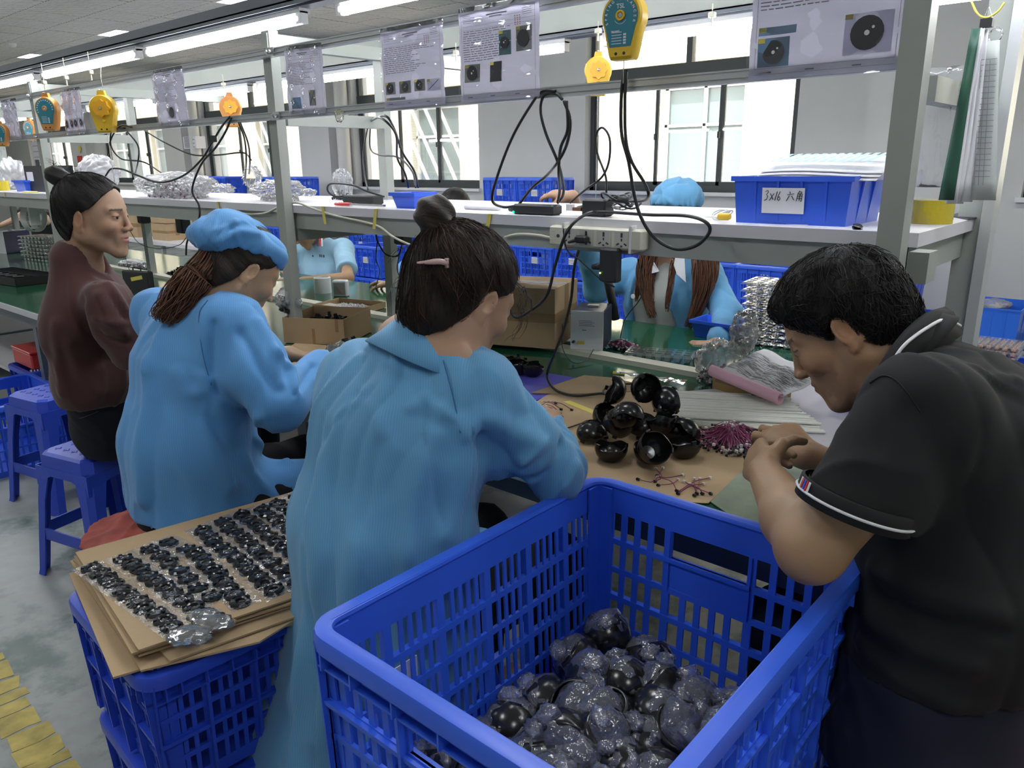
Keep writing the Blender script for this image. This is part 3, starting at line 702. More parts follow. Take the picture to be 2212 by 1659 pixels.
def shirt_collar(c, up, fwd, rx, ry, m, parent, stand=.035, fall=.045, flare=.030, gap=.55, seed=0, th=.0028, drop=.02):
    "folded shirt collar: stand, fold and fall, open at the front"
    up = Vector(up).normalized(); f = Vector(fwd); f = (f-up*f.dot(up)).normalized(); s = up.cross(f); rows = []; rs_ = random.Random(seed); N_ = 44
    prof = [(0, 0), (.001, stand*.5), (.003, stand*.92), (.008, stand), (.013, stand*.9), (.013+flare*.45, stand-fall*.55), (.013+flare, stand-fall)]
    for r_, z_ in prof:
        row = []
        for i in range(N_+1):
            a = gap+(2*PI-2*gap)*i/N_; fr = math.cos(a); w = 1+.03*math.sin(a*3+seed)*(r_ > .012)
            row.append(c+f*math.cos(a)*(ry+r_*w)+s*math.sin(a)*(rx+r_*w)+up*(z_-drop*max(0, fr)*2.2+.004*math.sin(a*2.3+seed)*(r_ > .012)))
        rows.append(row)
    b = B(); b.grid(rows); return b.build('collar', m, parent, solid=th, smooth=True)
def bounds(M, lo, hi):
    cs = [M @ Vector((x, y, z)) for x in (lo[0], hi[0]) for y in (lo[1], hi[1]) for z in (lo[2], hi[2])]
    return [min(c[i] for c in cs) for i in range(3)], [max(c[i] for c in cs) for i in range(3)]
def strands(curves, n, spread, r, m, name, parent, seed=0, world=True, taper=.35, wob=.006):
    "bundle of hair locks following a centre curve; spread per point"
    rs = random.Random(seed); b = B(); fl = []
    for k in range(n):
        c, sp = curves[k % len(curves)]; a = rs.uniform(0, 2*PI); q = math.sqrt(rs.random()); ln = rs.uniform(.8, 1.); ph = rs.uniform(0, 6); pts = []; N = max(4, int(len(c)*ln))
        for i in range(N):
            t = (c[min(i+1, len(c)-1)]-c[max(i-1, 0)]).normalized(); u = t.orthogonal().normalized(); v = t.cross(u); s = sp[i]*q
            pts.append(c[i]+u*s*math.cos(a)+v*s*math.sin(a)+u*wob*math.sin(i*.35+ph))
        rad = [r*(1-(1-taper)*(i/(N-1))**2) for i in range(N)]; k0 = len(b.v); b.tube(pts, rad, 4)
        for i in range(N): fl += [(k*3.7, i*.25, k*1.3)]*4
    V = np.array(b.v, f32)
    o = b.build(name, m, parent, world=world, smooth=True); a = o.data.attributes.new('flow', 'FLOAT_COLOR', 'POINT')
    a.data.foreach_set('color', np.concatenate([np.array(fl, f32), np.ones((len(fl), 1), f32)], 1).ravel()); return o
def body_mesh(p, parts, skin, M=None, headc=None, lip=(.33, .12, .10)):
    "joins chunks (field, lo, hi, step) to the one continuous body of a person"
    Vs = []; Fs = []; Cs = []; k = 0
    for fn, lo, hi, h in parts:
        V, F = net(fn, lo, hi, h); c = np.tile(np.array(skin), (len(V), 1)).astype(float)
        if headc and fn in headc:
            Mi = np.array(headc[fn].inverted()); L = V@Mi[:3, :3].T+Mi[:3, 3]; c = head_cols(L, skin, lip)
        Vs.append(V); Fs.append(F+k); Cs.append(c); k += len(V)
    return mesh_np('body', np.concatenate(Vs), np.concatenate(Fs), m_skin, p, cols=np.concatenate(Cs))
def eyes(M, parent, look=(1, 0, 0)):
    for s in (-1, 1):
        c = Vector((.0742, s*.0315, .0115)); b = B(); b.smooth = True
        prof = [(0, -.011)]+[(.0117*math.sin(a), -.0117*math.cos(a)) for a in [i*PI/10 for i in range(1, 10)]]+[(0, .0117)]
        b.lathe(prof, 14, M @ TR(c)); e = b.build('eye', m_eye, parent)
        b = B(); d = Vector(look).normalized(); q = TR(c) @ d.to_track_quat('Z', 'Y').to_matrix().to_4x4(); b.smooth = True
        b.lathe([(.0058, .0104), (.004, .0116), (0, .0122)], 12, M @ q, cap=False); b.build('iris', m_iris, e)
# ================================================================== people
def pline(V, N, pix, lift=.001):
    "points on the visible side of a garment under picked pixels"
    Q = (V-np.array([0, 0, HC]))@RM; px = CX+FPX*Q[:, 0]/Q[:, 2]; py = CY+FPX*Q[:, 1]/Q[:, 2]; out = []
    vis = np.einsum('ij,ij->i', N, V-np.array([0, 0, HC])) < 0
    for (x, y) in pix:
        e = (px-x)**2+(py-y)**2+np.where(vis, 0, 1e9)+Q[:, 2]*60; i = int(np.argmin(e)); out.append(Vector(V[i]+N[i]*lift))
    return cat(out, 6)
def garment(name, parent, m, field, lo, hi, h=.0065, amp=.004, seed=0, folds=(), sc=1., label=None, seams=(), seam_m=None, ani=(1, 1, .45)):
    V, F = net(field, lo, hi, h); N = normals(V, F)
    if amp: V = wrinkle(V, N, amp, sc, seed, ani); N = normals(V, F)
    for pix, w, hg in folds: V = fold(V, N, pix, w, hg)
    o = mesh_np(name, V, F, m, parent); N = normals(V, F)
    if label: o['label'] = label
    for i, pix in enumerate(seams): B().tube(pline(V, N, pix), .0014, 4).build('seam', seam_m or m_seam, o)
    return o, V, N
m_seam = mat('seam_thread', (.03, .13, .30), .9)
def limb(h, pts, rs, k=.03):
    for i in range(len(pts)-1): h.u(s_rc(pts[i], pts[i+1], rs[i], rs[i+1]), k if i else max(k, .03))
    return h
def inside(pts, i=0): return Vector(pts[i])
SK = dict(a=(.36, .215, .135), b=(.42, .26, .16), c=(.40, .24, .155), d=(.37, .22, .12), e=(.34, .19, .115))

# ---------------------------------------------------------------- C: woman with the bun, seen from behind, blue coat
def person_c():
    c = AD(1000, 652, 1.50); M = head_matrix(c, (.10, .86, -.50), (0, .25, 1), 1.05)
    p = thing('person', (-1.13, .9, 0), 'seated person with hair bun and pink clip in a long blue coat, seen from behind', 'person')
    nb = Vector((-1.085, .985, 1.10)); ch = Vector((-1.11, .93, .95)); wa = Vector((-1.115, .87, .74)); hp = Vector((-1.13, .84, .56))
    sR, sL = Vector((-.955, 1.00, 1.035)), Vector((-1.265, .965, 1.02)); eR = AD(1196, 1015, 1.55); wR = AD(1190, 905, 1.76); eL = Vector((-1.38, 1.13, .86)); wL = Vector((-1.16, 1.36, .80))
    h = SD(); hf = head_field(); h.u(local(hf, M))
    h.u(s_rc(M @ Vector((-.035, 0, -.03)), nb, .052, .056), .025); X = (1, 0, 0)
    h.u(s_sec(nb, ch, X, (.13, .07), (.15, .10)), .05); h.u(s_sec(ch, wa, X, (.14, .095), (.12, .09)), .05); h.u(zclip(s_sec(wa, hp, X, (.13, .1), (.16, .12)), .49), .05)
    for a, b, w in ((sR, eR, wR), (sL, eL, wL)): limb(h, [a, b, w], [.045, .036, .024], .02)
    kR, kL = Vector((-1.0, 1.30, .53)), Vector((-1.25, 1.30, .53)); limb(h, [hp+Vector((.09, 0, 0)), kR, kR+Vector((0, -.02, -.43))], [.085, .058, .04]); limb(h, [hp-Vector((.09, 0, 0)), kL, kL+Vector((0, -.02, -.43))], [.085, .058, .04])
    for k_ in (kR, kL): h.u(s_rc(k_+Vector((0, -.03, -.47)), k_+Vector((0, .12, -.485)), .035, .03), .02)
    hand_field(h, wR, (AD(1150, 885, 1.84)-wR), (.5, -.1, .8), -1, (.5, .6, .7, .8)); hand_field(h, wL, (.8, .5, -.1), (-.3, .3, .9), 1, (.5, .5, .6, .6))
    body_mesh(p, [(h, *bounds(M, (-.14, -.12, -.16), (.13, .12, .15)), .003), (h, tuple(v-.15 for v in wR), tuple(v+.22 for v in wR), .0035), (h, (-1.5, .6, .0), (-.78, 1.5, 1.06), .014)], SK['c'], headc={})
    # coat
    g = SD(); g.u(s_sec(nb+Vector((0, -.005, -.005)), ch, X, (.105, .075), (.185, .135))); g.u(s_sec(sL+Vector((.02, 0, -.01)), sR+Vector((-.02, 0, -.01)), (0, 1, 0), (.075, .065), (.075, .065)), .07)
    g.u(s_sec(ch, wa, X, (.185, .13), (.200, .15)), .06); g.u(s_sec(wa, Vector((-1.115, .86, .5)), X, (.200, .15), (.215, .17)), .06); g.u(s_sec(Vector((-1.115, .86, .5)), Vector((-1.18, .80, .18)), X, (.215, .17), (.25, .215)), .05)
    limb(g, [sR, sR.lerp(eR, .55)+Vector((.0, -.01, -.005)), eR], [.072, .066, .060], .05); g.u(s_rc(eR, eR.lerp(wR, .42), .062, .050), .02)
    limb(g, [sL, eL, eL.lerp(wL, .7)], [.078, .058, .045], .05); g.u(s_rc(hp+Vector((.0, .05, .03)), Vector((-1.13, 1.16, .54)), .12, .09), .05)
    g.cut(s_plane((0, .84, .27), (0, .10, -1))); g.d(s_rc(eR.lerp(wR, .45), wR.lerp(eR, -.3), .038, .05), .005); g.d(s_rc(nb+Vector((.01, .01, .0)), nb+Vector((.02, .03, .16)), .055, .07), .01)
    folds = [([(930, 940), (900, 1060), (880, 1200), (850, 1400)], .022, .014), ([(1010, 930), (1000, 1040), (960, 1150)], .025, .014), ([(955, 900), (920, 860), (890, 880)], .012, .008), ([(770, 850), (730, 900), (705, 940)], .009, -.007),
             ([(1130, 990), (1170, 960), (1205, 910)], .012, .014), ([(1060, 900), (1110, 935), (1150, 950)], .02, .012), ([(1110, 1050), (1150, 1040), (1215, 960)], .012, -.014), ([(1040, 950), (1090, 990), (1120, 1060)], .02, -.014), ([(780, 1180), (740, 1400), (690, 1600)], .03, .012), ([(860, 1250), (830, 1450), (760, 1620)], .028, -.012),
             ([(700, 1000), (690, 1200), (640, 1500)], .03, .01), ([(860, 760), (830, 830), (820, 930)], .02, .008), ([(1180, 1080), (1215, 1050), (1245, 1000)], .01, .010), ([(960, 880), (990, 905), (1000, 940)], .012, .008)]
    o, V, N = garment('work_coat', p, m_coat, g, (-1.56, .5, .2), (-.72, 1.5, 1.2), .0066, .0050, 3, folds, ani=(1, 1, .28), seams=([(948, 705), (958, 780), (980, 860), (998, 935)],))
    t = SD(); t.u(zclip(s_sec(hp+Vector((0, 0, .06)), hp+Vector((0, 0, -.05)), X, (.15, .12), (.17, .14)), .478))
    for k_, q in ((kR, .09), (kL, -.09)): limb(t, [hp+Vector((q, 0, 0)), k_, k_+Vector((0, -.02, -.38))], [.10, .072, .06], .04)
    t.cut(s_plane((0, 0, .10), (0, 0, -1))); garment('trousers', p, m_black_cl, t, (-1.45, .6, .05), (-.85, 1.5, .75), .011, .003, 2, label='black trousers')
    # collar band
    shirt_collar(nb+Vector((.0, .0, -.005)), (.12, .42, 1), (.15, 1, -.3), .070, .062, m_coat, o, stand=.046, fall=.062, flare=.040, seed=1)
    # hair with bun
    bun = (-.108, .030, .122)
    ex = lambda b: (b.u(s_el((-.06, 0, .03), (.065, .085, .09)), .03), b.u(s_el((-.065, 0, -.05), (.045, .06, .05)), .03))
    hr = hair_cap(M, p, m_hair2, ex, bun=bun, thick=.009, h=.004)
    bm_ = SD(); bm_.u(s_el(bun, (.036, .038, .036))); bm_.u(s_el((-.085, .02, .098), (.036, .04, .026)), .012)
    def bf(P):
        q = P-np.array(bun, f32); return bm_(P)-.0022*np.sin(np.arctan2(q[:, 1], q[:, 0])*2+q[:, 2]*190)
    V, F = net(local(bf, M), *bounds(M, (-.18, -.07, .03), (-.02, .11, .20)), .0035); q = (np.array(M.inverted())[:3, :3]@V.T).T*0+V-_v(M @ Vector(bun))
    mesh_np('hair_bun', V, F, m_hair2, hr, flow=np.stack([np.arctan2(q[:, 1], q[:, 0])*2+q[:, 2]*170, np.arctan2(q[:, 0], q[:, 2])*3, q[:, 1]*40], 1))
    rs = random.Random(5); cv = []
    for (x0, y0, z0, x1, y1, z1) in [(.08, -.05, .07, .075, -.082, -.03), (.06, -.08, .03, .055, -.088, -.06), (-.06, .06, .02, -.13, .03, -.05), (.03, -.08, .06, .05, -.10, .0), (-.08, .05, .06, -.14, .06, .0), (.085, -.03, .08, .10, -.06, .02)]:
        a, b_ = M @ Vector((x0, y0, z0)), M @ Vector((x1, y1, z1)); mid = a.lerp(b_, .5)+(a-c).normalized()*.02; cv.append((cat([a, mid, b_], 5), [.006]*3+[.012]*8))
    strands(cv, 26, 0, .0006, m_hair2, 'loose_hair', hr, 2, wob=.0015)['kind'] = 'stuff'; fine_strands(hr, M, m_hair2, 1500, .075, 4, pole=bun, curl=.22, out=(.0003, .004)); fine_strands(hr, M, m_hair3, 160, .08, 5, pole=bun, curl=.25, out=(.001, .004))
    # clip
    b = B(); Vh = np.array([v.co[:] for v in hr.data.vertices])+np.array(p.location); Nh = np.array([v.normal[:] for v in hr.data.vertices])
    pts = pline(Vh, Nh, [(905, 570), (930, 566), (950, 567), (968, 572)], .004); b.tube(pts, [.0022+.0035*min(1, i/8) for i in range(len(pts))], 6)
    for t in (-1, 0, 1): b.cbox(pts[-2]+Vector((0, 0, t*.006)), (.006, .006, .005))
    b.build('hair_clip', mat('pink_clip', (.55, .38, .36), .25), hr, smooth=True, label='pink hair clip')
person_c()

# ---------------------------------------------------------------- B: woman in blue cap with ponytail
def person_b():
    ear = AD(541, 590, 1.97); M = head_matrix((0, 0, 0), (.10, .80, -.60), (0, .5, 1), .99); c = ear-(M @ Vector((-.01, -.078, -.003))); M.translation = c
    p = thing('person', (-1.95, .9, 0), 'seated person in blue work coat and blue cloth cap with a brown ponytail', 'person')
    nb = AD(430, 660, 2.03); ch = Vector((-1.94, .94, .95)); wa = Vector((-1.94, .89, .74)); hp = Vector((-1.94, .88, .56)); X = (1, 0, 0)
    sR, sL = AD(500, 700, 1.95), AD(350, 680, 2.18); eR = AD(605, 872, 1.93); wR = AD(705, 785, 2.13); eL = Vector((-2.15, 1.17, .86)); wL = AD(625, 765, 2.32)
    h = SD(); h.u(local(head_field(), M)); h.u(s_rc(M @ Vector((-.035, 0, -.04)), nb, .050, .055), .025)
    h.u(s_sec(nb, ch, X, (.12, .07), (.15, .10)), .05); h.u(s_sec(ch, wa, X, (.14, .095), (.12, .09)), .05); h.u(zclip(s_sec(wa, hp, X, (.13, .1), (.16, .12)), .49), .05)
    limb(h, [sR, eR, wR], [.045, .038, .025], .02); limb(h, [sL, eL, wL], [.045, .038, .026], .02)
    kR, kL = Vector((-1.78, 1.32, .53)), Vector((-2.05, 1.32, .53))
    for k_, s in ((kR, .09), (kL, -.09)): limb(h, [hp+Vector((s, 0, 0)), k_, k_+Vector((0, -.02, -.43))], [.08, .055, .04]); h.u(s_rc(k_+Vector((0, -.03, -.47)), k_+Vector((0, .12, -.485)), .035, .03), .02)
    hand_field(h, wR, AD(722, 800, 2.25)-wR, (.65, -.3, .6), -1, (.5, .6, .6, .7)); hand_field(h, wL, (.75, .55, -.15), (-.1, .1, .9), 1, (.4, .45, .5, .5))
    body_mesh(p, [(h, *bounds(M, (-.14, -.12, -.16), (.13, .12, .15)), .003), (h, (-2.12, 1.12, .78), (-1.62, 1.52, 1.0), .0038), (h, (-2.4, .6, .0), (-1.6, 1.5, 1.04), .014)], SK['b'], headc=None)
    eyes(M, p)
    g = SD(); g.u(s_sec(nb+Vector((.01, 0, -.02)), ch, X, (.10, .07), (.20, .14))); g.u(s_sec(sL, sR, (0, 1, 0), (.07, .06), (.07, .06)), .07)
    g.u(s_sec(ch, wa, X, (.175, .13), (.18, .155)), .06); g.u(s_sec(wa, Vector((-1.93, .885, .46)), X, (.18, .155), (.205, .18)), .06)
    limb(g, [sR, sR.lerp(eR, .5)+Vector((0, 0, -.01)), eR], [.072, .072, .066], .05); g.u(s_rc(eR, wR.lerp(eR, .12), .064, .052), .025)
    limb(g, [sL, eL, eL.lerp(wL, .66)], [.07, .06, .052], .05); g.u(s_rc(hp+Vector((.05, .08, .0)), Vector((-1.8, 1.15, .55)), .11, .09), .06)
    g.cut(s_plane((-1.95, .75, .575), (-.08, .02, -1))); g.d(s_rc(wR.lerp(eR, .22), wR.lerp(eR, -.4), .036, .052), .004); g.d(s_rc(eL.lerp(wL, .6), wL, .032, .05), .004); g.d(s_rc(nb+Vector((.01, .02, .02)), nb+Vector((.03, .06, .16)), .055, .07), .01)
    folds = [([(560, 700), (590, 760), (600, 830)], .016, .012), ([(520, 720), (560, 790), (600, 840)], .014, -.010), ([(600, 760), (630, 800), (640, 850)], .014, .012), ([(640, 850), (660, 820), (675, 790)], .010, -.010), ([(460, 700), (455, 800), (470, 850), (520, 890)], .008, -.009),
             ([(320, 780), (315, 900), (310, 1080)], .02, .012), ([(420, 850), (450, 950), (500, 1050)], .02, .009), ([(400, 800), (430, 900), (520, 980)], .018, -.008), ([(520, 980), (560, 1040), (600, 1080)], .015, .010), ([(560, 900), (580, 960), (620, 1000)], .014, .012), ([(360, 700), (330, 760), (320, 800)], .016, .008)]
    o, V, N = garment('work_coat', p, m_coat2, g, (-2.45, .55, .35), (-1.5, 1.5, 1.25), .0066, .0050, 8, folds, ani=(1, 1, .3), seams=([(448, 650), (432, 680), (438, 760), (458, 830)],))
    t = SD(); t.u(zclip(s_sec(hp+Vector((0, 0, .06)), hp+Vector((0, 0, -.05)), X, (.15, .12), (.17, .14)), .478))
    for k_, q in ((kR, .09), (kL, -.09)): limb(t, [hp+Vector((q, 0, 0)), k_, k_+Vector((0, -.02, -.38))], [.10, .072, .06], .04)
    t.cut(s_plane((0, 0, .10), (0, 0, -1))); garment('trousers', p, m_black_cl, t, (-2.3, .6, .05), (-1.6, 1.5, .75), .011, .003, 2, label='black trousers')
    shirt_collar(nb+Vector((.0, .01, -.01)), (.15, .62, 1), (.15, 1, -.3), .066, .058, m_coat2, o, stand=.040, fall=.058, flare=.036, seed=2)
    hr = hair_cap(M, p, m_hair2, lambda b: b.u(s_el((-.06, 0, -.03), (.05, .07, .07)), .03), bun=(-.1, 0, .05), thick=.0075, h=.004)
    # ponytail
    pt = cat([M @ Vector((-.085, -.01, .015)), AD(452, 560, 1.96), AD(425, 600, 1.93), AD(392, 640, 1.93), AD(362, 680, 1.93), AD(350, 700, 1.93)], 8)
    n_ = len(pt); sp = [.012+.030*math.sin(min(1, i/(n_*.55))*PI/2)*(1-.45*max(0, i/n_-.6)/.4) for i in range(n_)]
    strands([(pt, sp)], 320, 0, .0021, m_hair3, 'ponytail', hr, 3)['kind'] = 'stuff'; fine_strands(hr, M, m_hair2, 500, .06, 7, pole=(-.1, 0, .04))
    # cap: gathered cloth, draped back
    cp = SD(); cp.u(s_el((-.040, 0, .074), (.108, .093, .062))); cp.u(s_el((-.120, 0, .030), (.050, .070, .034)), .05); cp.u(s_el((.030, 0, .080), (.056, .078, .044)), .03); cp.cut(s_plane((0, 0, .024), (.26, 0, -1)))
    cp.d(s_el((-.014, 0, .030), (.104, .083, .092)), .004)
    cpx = lambda P: cp(P)-.0012*np.sin(np.arctan2(P[:, 1], P[:, 0]+.1)*34)*np.clip((.09-P[:, 2])*25, 0, 1)
    V, F = net(local(cpx, M), *bounds(M, (-.19, -.12, -.02), (.13, .12, .18)), .0042); N = normals(V, F); V = wrinkle(V, N, .0035, 1.1, 4, (1, 1, 1))
    for pix, w, hg in (([(470, 520), (520, 500), (560, 505)], .010, .006), ([(500, 490), (550, 485), (600, 500)], .012, -.006), ([(430, 530), (470, 500), (510, 480)], .009, .006)): V = fold(V, normals(V, F), pix, w, hg)
    cap = mesh_np('cap', V, F, m_coat2, p)
    cap['label'] = 'blue gathered cloth cap'
    cb = [M @ Vector((-.012+.102*math.cos(a), .084*math.sin(a), .066+.012*math.cos(a))) for a in [-.9+1.8*i/16 for i in range(17)]]
    B().tube(cb, .005, 6).build('cap_band', m_coat2, cap, smooth=True)
    B().tube([M @ Vector((-.012, -.0845, -.033)), M @ Vector((-.012, -.087, -.040)), M @ Vector((-.006, -.085, -.044))], .0012, 6).build('earring', mat('gold', (.7, .5, .15), .2, metal=1), p, label='small gold earring')
person_b()

# ---------------------------------------------------------------- A: woman in dark red cardigan, turned to the right
def person_a():
    c = AD(205, 474, 2.32); M = head_matrix(c, (.74, .67, -.06), (-.05, 0, 1), .99)
    p = thing('person', (-2.75, 1.0, 0), 'seated person in a dark maroon cardigan with a high black hair bun looking sideways', 'person')
    nb = AD(178, 560, 2.36); ch = AD(192, 680, 2.42); wa = AD(208, 810, 2.5); hp = Vector((-2.80, 1.05, .58)); sd = Vector((.6, -.8, 0)).normalized()
    sR, sL = AD(226, 652, 2.26), AD(168, 628, 2.52); eR = AD(285, 760, 2.3); wR = AD(350, 720, 2.45)
    h = SD(); h.u(local(head_field(), M)); h.u(s_rc(M @ Vector((-.03, 0, -.04)), nb, .050, .056), .025)
    h.u(s_sec(nb-Vector((0, 0, .04)), ch, sd, (.075, .045), (.12, .07)), .03); h.u(s_sec(ch, wa, sd, (.12, .075), (.11, .075)), .05); h.u(zclip(s_sec(wa, hp, sd, (.12, .085), (.14, .10)), .49), .05)
    limb(h, [sR, eR, wR], [.045, .038, .025], .02)
    eL = AD(300, 740, 2.75); wL = AD(380, 700, 2.7); limb(h, [sL, eL, wL], [.045, .038, .025], .02)
    for s in (.09, -.09): k_ = hp+Vector((.18, .40, -.02))+sd*s; limb(h, [hp+sd*s, k_, k_+Vector((0, 0, -.43))], [.07, .055, .04]); h.u(s_rc(k_+Vector((0, -.01, -.47)), k_+Vector((.05, .12, -.485)), .035, .03), .02)
    hand_field(h, wR, (.6, .8, 0), (-.3, 0, .9), -1); hand_field(h, wL, (.6, .8, 0), (-.3, 0, .9), 1)
    fn = h; V, F = net(h, *bounds(M, (-.14, -.12, -.18), (.13, .12, .15)), .0028)
    body_mesh(p, [(h, *bounds(M, (-.14, -.12, -.18), (.13, .12, .15)), .0028), (h, (-3.2, .55, .0), (-2.0, 1.7, 1.12), .014)], SK['a'], headc={h: M}, lip=(.36, .10, .10))
    eyes(M, p, (1, -.25, -.05))
    g = SD(); g.u(s_sec(nb-Vector((.01, .01, .0)), ch, sd, (.092, .068), (.15, .10))); g.u(s_sec(sL, sR, (0, 0, 1), (.05, .05), (.05, .05)), .07)
    g.u(s_sec(ch, wa, sd, (.15, .10), (.145, .11)), .06); g.u(s_sec(wa, hp+Vector((0, 0, .03)), sd, (.145, .11), (.16, .13)), .05)
    limb(g, [sR, sR.lerp(eR, .5), eR], [.050, .052, .048], .05); g.u(s_rc(eR, wR.lerp(eR, .3), .05, .04), .02); limb(g, [sL, eL, wL.lerp(eL, .2)], [.06, .055, .045], .04)
    g.cut(s_plane(AD(150, 868, 2.5), (.0, -.05, -1))); g.d(s_rc(nb+Vector((.03, .03, -.005)), nb+Vector((.0, .0, .12)), .050, .064), .01)
    folds = [([(215, 640), (235, 690), (262, 720)], .016, .010), ([(175, 650), (190, 720), (225, 780)], .02, -.010), ([(232, 615), (262, 655), (284, 690)], .012, .010), ([(205, 690), (240, 700), (275, 700)], .010, .008), ([(215, 720), (240, 735), (275, 740)], .010, -.007), ([(150, 740), (170, 800), (210, 850)], .02, .008), ([(120, 700), (128, 800), (135, 850)], .016, .008), ([(205, 610), (240, 640), (270, 690)], .006, -.006)]
    garment('cardigan', p, cloth_mat('maroon_knit', (.060, .018, .016), rough=.85), g, (-3.1, .5, .5), (-2.0, 1.6, 1.25), .0075, .005, 12, folds, label='dark maroon cardigan')
    t = SD(); t.u(zclip(s_sec(wa.lerp(hp, .15), hp+Vector((0, 0, -.02)), sd, (.135, .105), (.165, .14)), .478)); 
    for s in (.09, -.09): k_ = hp+Vector((.18, .40, -.02))+sd*s; limb(t, [hp+sd*s, k_, k_+Vector((0, 0, -.4))], [.105, .075, .06], .04)
    t.cut(s_plane((0, 0, .09), (0, 0, -1))); t.cut(s_plane((0, 0, .482), (0, 0, -1)) if 0 else s_plane((0, 0, .09), (0, 0, -1)))
    o, V, N = garment('jeans', p, m_jean, t, (-3.0, .6, .05), (-2.1, 1.7, .85), .009, .003, 2)
    B().tube(pline(V, N, [(152, 905), (180, 900), (213, 885)]), .002, 4).build('pocket_seam', mat('denim_thread', (.06, .07, .10), .9), o)
    hr = hair_cap(M, p, m_hair1, None, bun=(-.075, 0, .135), thick=.008, h=.0038, line=([-.13, -.085, -.05, -.01, .02, .045, .07, .09, .11, .15], [-.085, -.07, -.05, -.028, .0, .030, .052, .072, .088, .12]))
    bm_ = SD(); bm_.u(s_el((-.106, 0, .127), (.030, .032, .026))); bm_.u(s_el((-.085, 0, .112), (.030, .032, .022)), .02)
    def bf(P):
        q = P-np.array((-.106, 0, .127), f32); return bm_(P)-.0016*np.sin(np.arctan2(q[:, 1], q[:, 0])*3+q[:, 2]*240)
    V, F = net(local(bf, M), *bounds(M, (-.16, -.07, .06), (-.02, .08, .19)), .0036); q = V-_v(M @ Vector((-.106, 0, .127))); mesh_np('hair_bun', V, F, m_hair1, hr, flow=np.stack([np.arctan2(q[:, 1], q[:, 0])*2+q[:, 2]*150, q[:, 0]*60, q[:, 1]*60], 1))
    cv = [(cat([M @ Vector((-.09, 0, .12)), M @ Vector((-.11, .01, .155)), M @ Vector((-.14, .0, .165))], 5), [.01]*11), (cat([M @ Vector((-.04, -.02, .13)), M @ Vector((-.05, -.03, .15)), M @ Vector((-.02, -.04, .145))], 5), [.008]*11)]
    strands(cv, 20, 0, .0006, m_hair1, 'loose_hair', hr, 2)['kind'] = 'stuff'; fine_strands(hr, M, m_hair1, 800, .07, 4, pole=(-.08, 0, .12), curl=.15)
person_a()

